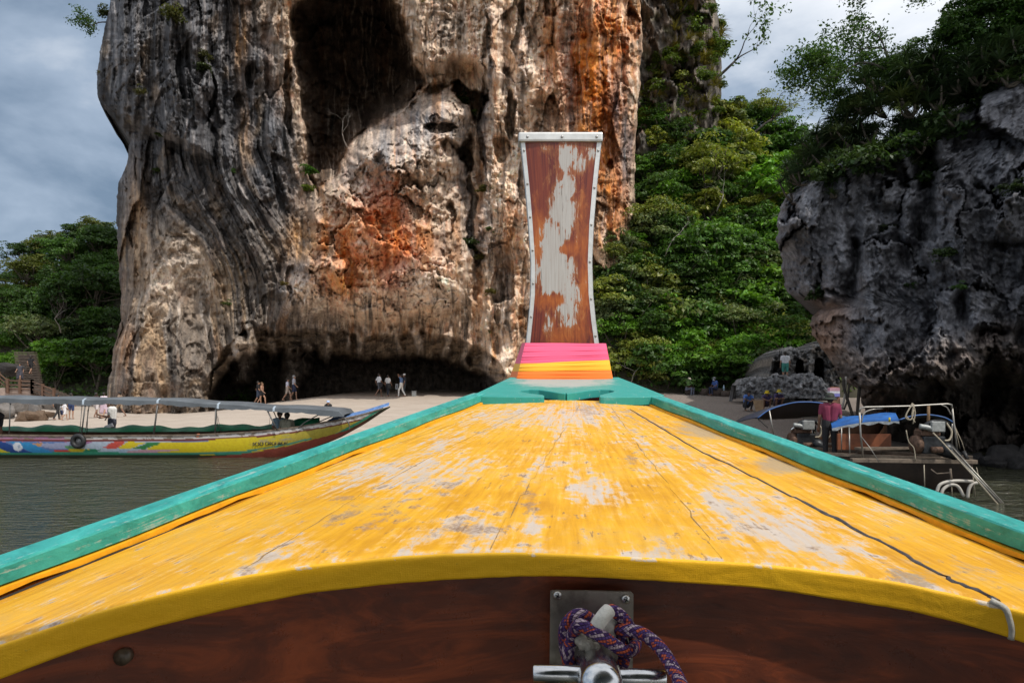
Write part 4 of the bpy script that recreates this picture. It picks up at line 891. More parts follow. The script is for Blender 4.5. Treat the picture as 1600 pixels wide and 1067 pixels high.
def build_crack():
    pts = [(985, 640), (1010, 655), (1045, 676), (1090, 703), (1130, 722), (1180, 747), (1210, 762), (1245, 780), (1275, 795), (1310, 812), (1345, 832), (1380, 848), (1415, 868), (1450, 890), (1490, 908), (1530, 925), (1556, 938)]
    wd = [2, 2.5, 3, 3.2, 4, 3, 3, 6, 9, 8, 9, 7, 8, 9, 10, 10, 9]
    rows = []; n = 70; rng = random.Random(4)
    for i in range(n):
        t = i/(n-1)*(len(pts)-1); k = min(int(t), len(pts)-2); f = t-k
        x = lerp(pts[k][0], pts[k+1][0], f); y = lerp(pts[k][1], pts[k+1][1], f); w = lerp(wd[k], wd[k+1], f)*(0.6+0.75*rng.random())*0.5
        c = on_deck(x, y, 0); d = on_deck(x+8, y+4.6, 0)-c; side = Vector((d.y, -d.x, 0)).normalized()*(w/F*c.y)
        rows.append([c+side+Vector((0, 0, -0.0005)), c+side*0.6+Vector((0, 0, 0.0022)), c-side*0.6+Vector((0, 0, 0.0022)), c-side+Vector((0, 0, -0.0005))])
    mb = MB(); mb.loft(rows); mb.build('crack_sealant', gm((0.055, 0.048, 0.05), 0.65, 0, 0.5, 60, 0.4, 'dark_sealant'), boat)
    # end of the sealant run over the lip
    mb = MB(); a = on_deck(1552, 940, 0.002); q = [a+Vector((0, 0, 0.001)), P(1570, 950, a.y-0.01), P(1577, 965, a.y-0.011), P(1581, 982, a.y-0.011), P(1580, 998, a.y-0.009)]
    mb.tube(spline(q, 5), 0.0042, 8); mb.build('sealant_drip', gm((0.40, 0.38, 0.33), 0.55, 0, 0.3, 50, 0.3, 'grey_sealant'), boat)
    for i, pp in enumerate(([(905, 634), (850, 720), (800, 800), (762, 858)], [(838, 634), (700, 700), (560, 775), (380, 890)], [(955, 636), (1000, 700), (1070, 790), (1128, 872)], [(790, 636), (600, 700), (330, 800), (60, 905)])):
        rows = []; q = [(np.interp(t, np.linspace(0, 1, 4), [a[0] for a in pp]), np.interp(t, np.linspace(0, 1, 4), [a[1] for a in pp])) for t in np.linspace(0, 1, 60)]
        for k, (x, y) in enumerate(q):
            c = on_deck(x, y, 0); dpx = q[min(k+1, 59)][0]-q[max(k-1, 0)][0]; side = Vector((1, 0, 0)); w = (0.0005+0.0005*max(0, math.sin(k*.7+i)+math.sin(k*.23+i*2)))*(0 if (math.sin(k*.31+i*1.7) > .55) else 1)
            rows.append([c-side*w+Vector((0, 0, .0006)), c+Vector((0, 0, .0011)), c+side*w+Vector((0, 0, .0006))])
        mb = MB(); mb.loft(rows); mb.build('plank_seam', gm((0.30, 0.18, 0.06), .8, 0, .4, 60, .2, 'seam_dirt'), boat)
    # fine seam on the left batten side
    mb = MB(); rows = []
    for i in range(40):
        Y = YN+0.1+(YF-YN-0.5)*i/39; p = railL(Y)+Vector((0.0615, 0, -0.0445)); rows.append([p, p+Vector((0.006, 0, -0.0015))])
    mb.loft(rows); mb.build('seam', gm((0.02, 0.016, 0.012), 0.9, 0, .2, 20, 0, 'seam_gap'), boat)
build_crack()

# mooring bitt, rope
def build_bitt():
    r = empty('mooring_bitt', P(930, 1067, 0.95), 'chrome tubular mooring post with crossbar on a stained steel plate', 'mooring post')
    mb = MB(); YP = 0.985
    c = [P(862, 922, YP), P(986, 924, YP+.004), P(990, 928, YP+.004), P(988, 1110, YP), P(858, 1110, YP), P(860, 924, YP)]
    mb.plate(c, (0, 0.004, 0)); pl = mb.build('mounting_plate', m_steel((0.30, 0.275, 0.24), 0.45, 0.8), r)
    for (x, y) in ((871, 930), (978, 936)):
        mb = MB(); p = P(x, y, YP-0.001); mb.tube([p+Vector((0, .003, 0)), p+Vector((0, -0.0015, 0)), p+Vector((0, -0.0028, 0))], [0.0062, 0.0062, 0.005], 16); sc = mb.build('screw', m_steel((0.6, 0.6, 0.58), 0.35, .2), pl)
        mb = MB(); q = p+Vector((0, -0.0032, 0))
        for a in (0.5, 0.5+PI/2): mb.box(q, (0.0068, 0.0012, 0.0016), Matrix.Rotation(a, 3, 'Y'))
        mb.build('screw_slot', gm((0.02, 0.02, 0.02), 0.8, 0, .1, 9, 0), sc)
    mb = MB(); a = P(927, 1022, 0.985); d = P(942, 1086, 0.79)
    pts = [a.lerp(d, t) for t in (0, .2, .4, .6, .8)]+[a.lerp(d, .8+.10*math.sin(t)) for t in (0.25, .5, .75, 1.0, 1.25, 1.45, 1.57)]
    rr = [0.0275]*5+[0.0275*math.cos(t) for t in (0.25, .5, .75, 1.0, 1.25, 1.45)]+[0.001]
    mb.tube(pts, rr, 26); mb.build('post', M_CHROME, r)
    for s, x0, x1, y0, y1 in ((0, 832, 915, 1052, 1054), (1, 962, 1040, 1058, 1060)):
        mb = MB(); p0 = P(x0, y0, 0.865); p1 = P(x1, y1, 0.865); rad = 0.0115
        mb.tube([p0, p0.lerp(p1, .02), p0.lerp(p1, .98), p1], [rad*.9, rad, rad, rad*.9], 20); mb.build('crossbar', M_CHROME, r)
        mb = MB(); w = p1 if s == 0 else p0; mb.tube([w+Vector((-0.006 if s == 0 else 0, 0, 0)), w+Vector((0.004, 0, 0))], [rad*1.15, rad*1.3], 16); mb.build('weld', m_steel((0.5, 0.47, 0.4), 0.5, .5), r)
build_bitt()
def m_rope():
    m = Mt('braided_rope'); uv = m.co('UV')
    sx = m.N.new('ShaderNodeSeparateXYZ'); m.L.new(uv, sx.inputs[0]); U, V = sx.outputs[0], sx.outputs[1]
    # two families of spiralling strands
    a = m.math('MULTIPLY_ADD', V, 190.0, m.math('MULTIPLY', U, 10.0)); b = m.math('MULTIPLY_ADD', V, -190.0, m.math('MULTIPLY', U, 10.0))
    fa = m.math('FRACT', a); fb = m.math('FRACT', b); ia = m.math('FLOOR', a); ib = m.math('FLOOR', b)
    band = m.math('SINE', m.math('MULTIPLY_ADD', V, 230.0, m.math('MULTIPLY', m.math('SINE', m.math('MULTIPLY', U, 12.566)), 1.1)))
    sel = m.math('FRACT', m.math('MULTIPLY', m.math('ADD', ia, m.math('MULTIPLY', ib, 3.0)), 0.381))
    c = m.mix(m.rng(sel, .34, .36), (0.060, 0.026, 0.11), (0.10, 0.055, 0.19))
    c = m.mix(m.math('MULTIPLY', m.rng(band, 0.35, 0.5), m.rng(sel, .55, .45)), c, (0.62, 0.125, 0.06))
    c = m.mix(m.math('MULTIPLY', m.rng(band, -0.5, -0.62), m.rng(sel, .3, .5)), c, (0.56, 0.42, 0.47))
    gap = m.math('MAXIMUM', m.rng(m.math('ABSOLUTE', m.math('SUBTRACT', fa, .5)), .32, .5), m.rng(m.math('ABSOLUTE', m.math('SUBTRACT', fb, .5)), .32, .5))
    c = m.mix(m.math('MULTIPLY', gap, 0.75), c, (0.03, 0.012, 0.03))
    return m.out(c, 0.8, 0, m.bump(m.math('SUBTRACT', 1.0, gap), 0.8, 0.002), 0.2)
def build_rope():
    q = lambda x, y, Y: P(780+x/4.21, 840+y/4.21, Y)
    r = 0.0088
    strands = [
        [(1215, 1010, .80), (1180, 930, .83), (1120, 815, .86), (1050, 715, .885), (960, 640, .90), (880, 612, .905), (800, 605, .915), (740, 600, .95), (660, 570, .965), (600, 535, .95), (540, 505, .93), (480, 525, .93), (435, 590, .935), (430, 680, .94), (450, 780, .945), (500, 850, .965), (650, 880, .975), (780, 860, .96), (822, 790, .94), (810, 700, .935), (785, 630, .935), (762, 580, .95), (745, 560, .96)],
        [(700, 485, .918), (745, 480, .918), (795, 510, .92), (840, 565, .925), (885, 640, .935), (895, 700, .93), (865, 740, .91), (815, 738, .90), (745, 695, .897), (670, 645, .895), (590, 600, .90), (530, 575, .905), (490, 620, .925), (465, 690, .93), (452, 770, .925), (465, 840, .93), (520, 880, .95)],
    ]
    mb = MB()
    for s in strands: mb.tube(spline([q(*p) for p in s], 7), r, 14)
    rp = mb.build('mooring_rope', m_rope(), loc=P(930, 1010, 0.94)); tag(rp, 'purple and orange braided rope knotted round the chrome mooring post', 'rope')
    tape = gm((0.66, 0.63, 0.56), 0.7, 0, 0.14, 60, 0.5, 'white_tape')
    mb = MB(); mb.tube(spline([q(628, 605, .905), q(655, 560, .902), q(690, 510, .905), q(722, 478, .912)], 5), 0.0098, 14); mb.build('tape_wrap', tape, rp)
    mb = MB(); mb.tube(spline([q(722, 650, .925), q(728, 600, .922), q(738, 555, .93)], 5), 0.0095, 14); mb.build('tape_wrap', tape, rp)
    mb = MB(); mb.tube(spline([q(640, 735, .915), q(585, 710, .91), q(545, 690, .915), q(535, 660, .925)], 4), [0.008+.0015*math.sin(i*2.1) for i in range(13)], 10); mb.build('frayed_tape', gm((0.42, 0.38, 0.31), 0.85, 0, 0.3, 90, 0.8, 'dirty_tape'), rp)
build_rope()
# ------------------------------------------------------------------ vegetation
def m_leaf(name, rough=0.45, trans=0.42):
    m = Mt(name)
    oi = m.N.new('ShaderNodeObjectInfo'); a = m.attr('Col')
    c = m.mix(1.0, oi.outputs['Color'], a, 'MULTIPLY')
    n = m.noise(m.co('Object'), 0.9, 3); c = m.mix(0.7, c, m.mix(n, (0.26, 0.27, 0.32), (0.78, 0.74, 0.55)), 'OVERLAY')
    b = m.bsdf; m.put(b.inputs['Base Color'], c); b.inputs['Roughness'].default_value = rough; b.inputs['Specular IOR Level'].default_value = 0.35
    t = m.N.new('ShaderNodeBsdfTranslucent'); m.L.new(m.mix(1.0, c, (0.95, 1.0, 0.45), 'MULTIPLY'), t.inputs[0])
    x = m.N.new('ShaderNodeMixShader'); x.inputs[0].default_value = trans; m.L.new(b.outputs[0], x.inputs[1]); m.L.new(t.outputs[0], x.inputs[2])
    m.L.new(x.outputs[0], m.N['Material Output'].inputs['Surface']); return m.mat
M_LEAF = m_leaf('leaf'); M_BLADE = m_leaf('strap_leaf', 0.5, 0.15)
M_BARK = gm((0.10, 0.082, 0.062), 0.9, 0, 0.4, 7, 0.6, 'bark'); M_BARK2 = gm((0.045, 0.038, 0.032), 0.9, 0, 0.4, 9, 0.6, 'dark_bark'); M_DEAD = gm((0.30, 0.27, 0.24), 0.9, 0, 0.3, 9, 0.4, 'dead_wood')

def leaf_mesh(name, C, Nn, size, rng, aspect=0.5, colvar=0.45, droop=0.3, mat=None):
    """C centres (n,3), Nn normals (n,3): one folded leaf of four points each"""
    n = len(C); Nn = Nn/np.linalg.norm(Nn, axis=1, keepdims=True)
    r = rng.normal(size=(n, 3)); T = np.cross(Nn, r); T /= np.linalg.norm(T, axis=1, keepdims=True)+1e-9; T[:, 2] -= droop*rng.random(n); T /= np.linalg.norm(T, axis=1, keepdims=True)
    B = np.cross(Nn, T); s = size*(0.6+0.8*rng.random(n))[:, None]
    v = np.stack([C-T*s*.5, C+B*s*aspect*.5+Nn*s*.08, C+T*s*.5, C-B*s*aspect*.5+Nn*s*.08], 1).reshape(-1, 3)
    me = bpy.data.meshes.new(name); me.vertices.add(4*n); me.vertices.foreach_set('co', v.astype(np.float32).ravel())
    me.loops.add(4*n); me.loops.foreach_set('vertex_index', np.arange(4*n, dtype=np.int32)); me.polygons.add(n)
    me.polygons.foreach_set('loop_start', np.arange(0, 4*n, 4, dtype=np.int32)); me.polygons.foreach_set('loop_total', np.full(n, 4, np.int32)); me.update(calc_edges=True)
    k = (1+colvar*(rng.random(n)-0.5)*2)[:, None]; tint = np.stack([1+0.3*(rng.random(n)-.4), np.ones(n), 1-0.2*rng.random(n)], 1)*k
    a = me.color_attributes.new('Col', 'FLOAT_COLOR', 'POINT'); a.data.foreach_set('color', np.repeat(np.concatenate([tint, np.ones((n, 1))], 1), 4, 0).astype(np.float32).ravel())
    me.materials.append(mat or M_LEAF); return me

def crown_mesh(name, seed, R, K, per, size, cr, flat=0.55, aspect=0.5):
    rng = np.random.default_rng(seed); cs = []
    d = rng.normal(size=(K, 3)); d /= np.linalg.norm(d, axis=1, keepdims=True); d[:, 2] = np.where(d[:, 2] < -0.35, -d[:, 2], d[:, 2])
    rad = (0.35+0.65*rng.random(K)**0.5)*(0.8+0.45*np.sin(d[:, 0]*3+seed)*np.cos(d[:, 1]*4+seed*2)); cc = d*rad[:, None]*np.array(R)
    C = []; Nn = []
    for i in range(K):
        m = int(per*(0.5+rng.random())); q = rng.normal(size=(m, 3)); q /= np.linalg.norm(q, axis=1, keepdims=True); q[:, 2] = np.abs(q[:, 2])*1.2-0.35
        s = cr*(0.6+0.8*rng.random()); C.append(cc[i]+q*np.array([s, s, s*flat])*(0.65+0.5*rng.random((m, 1)))); Nn.append(q+np.array([0, 0, 0.7])+0.7*rng.normal(size=(m, 3)))
    me = leaf_mesh(name, np.concatenate(C), np.concatenate(Nn), size, rng, aspect); return me, cc

def limbs(mb, cc, base, rng, r0=0.16, frac=0.35):
    """trunk from base to the crown centre and limbs out to clumps (crown centre at the origin)"""
    top = Vector((0, 0, -0.1)); b = Vector(base); pts = [b.lerp(top, t)+Vector((rng.uniform(-.15, .15), rng.uniform(-.15, .15), 0))*(1 if 0 < t < 1 else 0) for t in (0, .25, .5, .75, 1)]
    mb.tube(pts, [r0, r0*.85, r0*.72, r0*.6, r0*.45], 7)
    for c in cc:
        if rng.random() > frac: continue
        s = pts[rng.choice([2, 3, 3, 4])]; e = Vector(c); m_ = s.lerp(e, .5)+Vector((rng.uniform(-.2, .2), rng.uniform(-.2, .2), -0.15*e.length*0.3)); mb.tube([s, s.lerp(m_, .5), m_, e], [r0*.36, r0*.28, r0*.2, r0*.08], 5)

def grow(mb, p, d, L, r, depth, rng, ends, spread=0.6, up=0.12, seg=4):
    pts = [p]; rs = [r]; q = Vector(p); dd = Vector(d)
    for i in range(seg):
        dd = (dd+Vector((rng.uniform(-1, 1), rng.uniform(-1, 1), rng.uniform(-1, 1)+up))*0.22).normalized(); q = q+dd*L/seg; pts.append(q.copy()); rs.append(r*(1-0.45*(i+1)/seg))
    mb.tube(pts, rs, 6 if r > .02 else 4)
    if depth == 0: ends.append((q, dd)); return
    for k in range(rng.choice([2, 2, 3])):
        a = Vector((rng.uniform(-1, 1), rng.uniform(-1, 1), rng.uniform(-0.5, 0.9))); nd = (dd+a*spread*1.3).normalized(); s = pts[-1] if k < 2 else pts[-2]
        grow(mb, s, nd, L*rng.uniform(.62, .85), rs[-1]*rng.uniform(.62, .85), depth-1, rng, ends, spread, up, seg)
    ends.append((q, dd))

# shared kinds of crown: each is one mesh used by many trees
CROWNS = []
for i, (R, K, per, size, cr) in enumerate([((2.6, 2.4, 2.0), 75, 60, 0.27, .62), ((2.9, 2.5, 1.7), 80, 60, 0.24, .60), ((2.3, 2.2, 2.4), 70, 64, 0.30, .58), ((3.2, 2.6, 1.5), 84, 58, 0.22, .62), ((2.5, 2.4, 2.1), 90, 44, 0.34, .50)]):
    me, cc = crown_mesh('crown', 40+i, R, K, per, size, cr); rr = random.Random(i); mb = MB(); limbs(mb, cc, (0.2, 0.4, -R[2]-2.6), rr); tm = mb.mesh('trunk'); tm.materials.append(M_BARK); CROWNS.append((me, tm))
GREENS = {'dark green': (0.045, 0.095, 0.024), 'deep green': (0.060, 0.135, 0.026), 'bright green': (0.10, 0.24, 0.026), 'olive green': (0.125, 0.155, 0.034), 'yellowish green': (0.17, 0.20, 0.038), 'grey green': (0.11, 0.15, 0.068)}
GREENS = {k: tuple(min(.3, x*1.32) for x in v) for k, v in GREENS.items()}
def tree(name, label, kind, c, scale, colour, group=None, rz=None, cat='tree', squash=1.0, jit=None):
    me, tm = CROWNS[kind % len(CROWNS)]
    r = random.Random(int(c.x*131+c.z*977)); rz = r.uniform(0, 6.28) if rz is None else rz
    base = Vector(c); o = empty(name, base, label, cat, group, rz)
    cr = bpy.data.objects.new('crown', me); tr = bpy.data.objects.new('trunk', tm)
    k = GREENS[colour]; j = r.uniform(.78, 1.25)*(.72 if name == 'hill_tree' else 1); cr.color = (k[0]*j, k[1]*j, k[2]*j, 1)
    for q in (tr, cr): COL.objects.link(q); q.parent = o; q.scale = (scale, scale, scale*squash)
    return o

# --- gully on the right: crowns given by photo column and row; the slope says how far they stand
def on_slope(px, py, fn, y0, y1, clear):
    for Y in np.arange(y0, y1, 0.4):
        p = P(px, py, Y)
        if p.z-float(fn(np.array(p.x), np.array(p.y))) < clear: return p
    return P(px, py, y1)
feat = [  # px, py, scale, kind, colour, squash, label
    (1085, 545, .95, 4, 'bright green', .95, 'bright green leafy tree at the foot of the gully behind the beach sitters'),
    (1150, 500, 1.15, 3, 'grey green', .7, 'wide flat crowned tree above the bright green one at the gully foot'),
    (1215, 520, .9, 1, 'deep green', .8, 'deep green tree between the wide flat crown and the stone shelter'),
    (1000, 560, .8, 2, 'olive green', 1.1, 'olive scraggly tree right of the pink cloth near the beach'),
    (1010, 470, .8, 0, 'grey green', .7, 'layered grey green tree right of the lower prow board'),
    (1035, 345, 1.1, 3, 'olive green', .95, 'broad olive tree right of the prow board with pale bare limbs'),
    (1100, 270, 1.5, 1, 'olive green', .9, 'largest olive crowned tree midway up the gully'),
    (1150, 235, 1.2, 0, 'yellowish green', .9, 'yellowish tree on the upper gully below the skyline'),
    (1195, 175, .9, 3, 'olive green', 1.0, 'round open tree on the gully skyline nearest the sky gap'),
    (1130, 190, 1.0, 2, 'yellowish green', 1.1, 'tall yellow green tree against the dark cliff shoulder'),
    (1075, 170, .75, 4, 'olive green', 1.2, 'small tree growing on the dark cliff shoulder'),
    (1015, 190, .6, 2, 'bright green', 1.1, 'small bright tree rooted beside the orange wall high up'),
    (1025, 225, .6, 0, 'yellowish green', 1.0, 'pale yellow green bush under the small bright tree by the orange wall'),
    (1180, 300, 1.15, 4, 'bright green', .9, 'bright leafed tree left of the dark outcrop edge'),
    (1205, 380, 1.0, 2, 'bright green', 1.1, 'tall bright green tree touching the dark outcrop'),
    (1120, 400, 1.2, 2, 'deep green', 1.1, 'deep green tree in the middle of the gully'),
    (1060, 430, 1.0, 1, 'dark green', .9, 'dark tree in the shade behind the layered grey green one'),
    (1245, 480, .9, 0, 'dark green', 1.0, 'dark tree in the notch under the outcrop'),
    (960, 440, .7, 4, 'dark green', .9, 'small dark tree just right of the prow board middle'),
    (970, 390, .75, 0, 'grey green', .9, 'grey green tree against the orange wall beside the prow board'),
]
for i, (px, py, s, k, c, q, lab) in enumerate(feat):
    tree('broadleaf_tree', lab, k, on_slope(px, py, hill_right_z, 46.8, 62, 1.6*s+.4), s, c, 'trees in the gully', squash=q)
rg = random.Random(5); fill = []
poly = [(955, 590), (945, 420), (985, 330), (1030, 240), (1005, 150), (1075, 120), (1150, 165), (1215, 185), (1240, 240), (1235, 330), (1230, 450), (1275, 500), (1265, 580), (1160, 590), (1050, 600)]
while len(fill) < 105:
    x, y = rg.uniform(945, 1280), rg.uniform(130, 600)
    if sdf_poly(np.array([float(x)]), np.array([float(y)]), poly)[0] < 0 and all((x-a)**2+(y-b)**2 > 20**2 for a, b in fill): fill.append((x, y))
rows_ = [(250, 'high on the slope'), (400, 'half way up the slope'), (900, 'low on the slope')]
for x, y in fill:
    c = rg.choice(['dark green', 'deep green', 'deep green', 'olive green', 'bright green', 'bright green', 'yellowish green' if y < 330 else 'dark green', 'grey green'])
    h = next(t for l, t in [(200, 'topmost'), (270, 'very high'), (340, 'high'), (410, 'half way'), (480, 'below half way'), (540, 'low'), (900, 'at the foot')] if y < l); side = next(t for l, t in [(1000, 'against the orange wall'), (1060, 'left of the middle'), (1120, 'in the middle'), (1180, 'right of the middle'), (9999, 'against the dark outcrop')] if x < l)
    p = on_slope(x, y, hill_right_z, 46.8, 62, 1.2); p.y += rg.uniform(0.0, 1.2); s = rg.uniform(.75, 1.25)
    sz = 'small' if s < .92 else ('large' if s > 1.08 else 'middle sized')
    tree('gully_tree', f'{sz} {c} tree {h} in the gully {side}', rg.randrange(5), P(x, y, p.y), s, c, 'trees in the gully', squash=rg.uniform(.75, 1.1))

# --- wooded hill on the left
polyl = [(0, 600), (0, 420), (40, 385), (95, 365), (150, 352), (188, 345), (190, 480), (186, 600), (120, 612), (70, 590), (55, 545)]
lf = [(150, 380, 1.1, 0, 'dark green', 'tall dark tree on the left hill touching the cliff'), (45, 425, 1.15, 3, 'olive green', 'spreading olive tree on the left hill skyline'), (105, 395, 1.1, 1, 'deep green', 'deep green tree on the left hill skyline between olive and dark ones'), (60, 520, 1.2, 3, 'grey green', 'wide grey green tree above the wooden stairs'),
      (95, 560, 1.1, 2, 'bright green', 'bright green tree right beside the wooden stairs'), (150, 560, 1.2, 4, 'deep green', 'large low tree left of the cliff foot'), (15, 470, 1.1, 1, 'dark green', 'dark tree at the left picture edge above the steps'), (150, 450, 1.3, 1, 'dark green', 'broad dark tree half way up the left hill by the cliff'), (100, 465, 1.2, 0, 'dark green', 'dark shaded tree in the middle of the left hill')]
for (px, py, s, k, c, lab) in lf:
    tree('hill_tree', lab, k, on_slope(px, py, hill_left_z, 62, 100, 2.2*s+.8), s*1.15, c, 'trees on the left hill', squash=.95)
fill = []
while len(fill) < 46:
    x, y = rg.uniform(-30, 190), rg.uniform(345, 612)
    if sdf_poly(np.array([max(float(x), 1.0)]), np.array([float(y)]), polyl)[0] < -6 and all((x-a)**2+(y-b)**2 > 20**2 for a, b in fill): fill.append((x, y))
for x, y in fill:
    c = rg.choice(['dark green', 'dark green', 'deep green', 'deep green', 'olive green', 'bright green' if y > 480 else 'dark green']); h = next(t for l, t in [(390, 'topmost'), (440, 'near the top'), (490, 'above half way'), (540, 'half way up'), (580, 'low'), (999, 'lowest')] if y < l); side = 'by the cliff' if x > 140 else ('between cliff and stairs' if x > 90 else ('over the stairs' if x > 40 else 'at the picture edge'))
    p = on_slope(x, y, hill_left_z, 62, 100, 1.8)
    tree('hill_tree', f'{c} tree on the left hill {h} {side}', rg.randrange(5), P(x, y, p.y+rg.uniform(0.5, 3)), rg.uniform(.8, 1.25), c, 'trees on the left hill')

# --- trees with visible limbs
def limb_tree(name, label, base, d, L, r, depth, seed, leaf, per, colour, spread=.6, up=.1, cl=0.25, bark=None, cat='tree', leafy=1.0):
    rng = random.Random(seed); nr = np.random.default_rng(seed); mb = MB(); ends = []
    grow(mb, Vector((0, 0, 0)), Vector(d).normalized(), L, r, depth, rng, ends, spread, up)
    o = empty(name, base, label, cat); tm = mb.mesh('trunk'); tm.materials.append(bark or M_BARK2); t = bpy.data.objects.new('trunk', tm); COL.objects.link(t); t.parent = o
    if per:
        C = []
        for q, dd in ends:
            if rng.random() > leafy: continue
            m = int(per*(.5+rng.random())); C.append(np.array(tuple(q))+nr.normal(size=(m, 3))*np.array([cl, cl, cl*.6]))
        C = np.concatenate(C); me = leaf_mesh('crown', C, nr.normal(size=C.shape)*.8+np.array([0, 0, .8]), leaf, nr)
        cr = bpy.data.objects.new('crown', me); COL.objects.link(cr); cr.parent = o; k = GREENS[colour]; cr.color = (*k, 1)
    return o
limb_tree('skyline_tree', 'dark leafy tree with crooked limbs leaning from the cliff shoulder against the sky', P(1105, 130, 59), (1.0, -.1, .45), 3.0, .16, 4, 12, .34, 9, 'dark green', .55, .12, .32)
limb_tree('skyline_tree', 'open crowned grey tree on the gully skyline right of the cliff', P(1170, 215, 60), (.7, 0, .7), 2.6, .13, 4, 15, .22, 11, 'olive green', .7, .08, .3, leafy=.85)
limb_tree('cliff_tree', 'small tree jutting left from the top of the limestone cliff', P(171, 36, 57), (-1, -.2, .18), 1.15, .07, 4, 3, .2, 12, 'dark green', .6, .08, .22)
limb_tree('outcrop_tree', 'thin leaved tree with arching dark limbs on the outcrop ridge', P(1400, 125, 24.5), (-.25, .1, 1), 1.3, .085, 5, 23, .12, 38, 'dark green', .85, -.02, .2, leafy=.85)
limb_tree('outcrop_tree', 'tree left of centre on the outcrop ridge reaching furthest over the sky gap', P(1385, 110, 24.2), (-1, .1, .55), 1.15, .065, 5, 31, .115, 40, 'dark green', .8, .03, .2, leafy=.85)
limb_tree('outcrop_tree', 'thick trunked brown tree on the outcrop ridge running out of the picture top', P(1503, 78, 24.5), (.02, 0, 1), 1.6, .16, 5, 42, .11, 34, 'dark green', .9, .03, .2, bark=gm((0.12, 0.085, 0.06), .9, 0, .3, 8, .5, 'brown_bark'), leafy=.7)
limb_tree('outcrop_tree', 'dark branching tree behind the thick trunked one at the right edge', P(1575, 70, 25.5), (-.4, 0, 1), 1.5, .1, 5, 47, .11, 36, 'dark green', .8, .03, .2)
limb_tree('dead_bush', 'bare grey branches caught in the mouth of the upper cave', on_cliff(545, 235, .4), (-.15, -.6, .7), 1.2, .05, 4, 8, .1, 0, 'olive green', .95, .05, bark=M_DEAD, cat='dead branches')
limb_tree('dead_bush', 'bare pale twigs hanging over the brown bank behind the shelter', P(1195, 560, 47), (.3, -.5, .6), 1.4, .06, 4, 9, .1, 0, 'olive green', 1.0, -.05, bark=gm((0.17, 0.12, 0.08), .9, 0, .3, 9, .3, 'tan_wood'), cat='dead branches')

# --- bushes, tufts and strap leaved plants
def bush_mesh(seed, R, K, per, size, cr): return crown_mesh('foliage', seed, R, K, per, size, cr)[0]
BUSH = [bush_mesh(70+i, (1, .8, .8), 22, 34, .22, .36) for i in range(3)]
def blades_mesh(seed, n, L, w, droop, up=0.6, seg=5):
    rng = random.Random(seed); V = []; Fc = []; Cc = []
    for i in range(n):
        a = rng.uniform(0, 2*PI); e = rng.uniform(-.15, 1.3)*up+.15; d = Vector((math.cos(a)*math.cos(e), math.sin(a)*math.cos(e), math.sin(e))); side = Vector((-math.sin(a), math.cos(a), 0)); p = Vector((0, 0, 0)); l = L*rng.uniform(.6, 1.15); o = len(V); k = rng.uniform(.6, 1.4)
        for s in range(seg+1):
            t = s/seg; ww = w*(1-t**2*.92)*(.6+.4*min(1, t*4)); V += [tuple(p+side*ww/2), tuple(p-side*ww/2)]; Cc += [(k*1.0, k, k*.9)]*2; p = p+d*l/seg; d = (d+Vector((0, 0, -droop/seg*(.5+t)))).normalized()
        for s in range(seg): Fc.append((o+2*s, o+2*s+1, o+2*s+3, o+2*s+2))
    me = bpy.data.meshes.new('leaves'); me.from_pydata(V, [], Fc); a = me.color_attributes.new('Col', 'FLOAT_COLOR', 'POINT'); a.data.foreach_set('color', [c for q in Cc for c in (*q, 1)]); me.materials.append(M_BLADE); me.polygons.foreach_set('use_smooth', [True]*len(Fc)); return me
PAND = [blades_mesh(90+i, 46, .95, .055, 1.5) for i in range(3)]
TUFT = [blades_mesh(95+i, 60, .8, .05, 1.9, .9, 4) for i in range(2)]
def place(name, me, p, s, col, label, cat, group=None, rz=0, sc=None):
    o = bpy.data.objects.new(name, me); COL.objects.link(o); o.location = p; o.rotation_euler = (0, 0, rz); o.scale = sc or (s, s, s); o.color = (*col, 1); return tag(o, label, cat, group)
for i, (px, py, s, c, lab) in enumerate([(478, 275, 1.25, (.05, .13, .02), 'bright green bush at the left foot of the upper cave'), (482, 298, .7, (.12, .17, .03), 'yellow green bush just under the bright one by the upper cave'), (722, 160, .8, (.06, .12, .02), 'green bush in the small dark hollow right of the upper cave'), (738, 180, .6, (.07, .12, .02), 'little bush below the one in the small dark hollow'),
        (738, 385, 1.2, (.035, .06, .022), 'dark bush on the grey ledge left of the prow board'), (752, 405, .8, (.10, .10, .03), 'olive tuft under the dark bush on the grey ledge'), (768, 460, .7, (.12, .11, .03), 'yellowish tuft low on the drapery left of the prow board'), (755, 300, .7, (.10, .10, .03), 'olive tuft on the blue grey drip line left of the prow board'),
        (272, 30, 1.1, (.08, .09, .025), 'olive bush high on the grey left wall'), (318, 115, 1.0, (.04, .06, .02), 'dark bush in the vertical crack of the grey wall'), (318, 92, .8, (.075, .08, .03), 'olive bush at the top of the vertical crack of the grey wall'), (222, 148, .6, (.08, .08, .03), 'tuft on the ledge over the left overhang'), (254, 215, .6, (.05, .08, .02), 'green tuft under the left overhang'), (364, 270, .45, (.05, .11, .02), 'small bright tuft in the middle of the grey wall'),
        (168, 25, .9, (.05, .07, .02), 'dark bush on the left cliff edge under the jutting tree'), (248, 270, .5, (.05, .08, .02), 'tuft on the tan streak of the left edge'), (445, 446, .4, (.14, .11, .03), 'ochre tuft beside the pale boulder'), (357, 476, .45, (.08, .11, .03), 'green tuft above the left pillar of the lower cave'), (765, 362, .5, (.05, .09, .02), 'small green tuft above the dark bush on the grey ledge'), (690, 452, .35, (.08, .12, .03), 'tiny tuft on the pale block')]):
    place('cliff_bush', BUSH[i % 3], on_cliff(px, py, .25), s*.85, c, lab, 'bush', 'bushes on the cliff face', i*1.3)
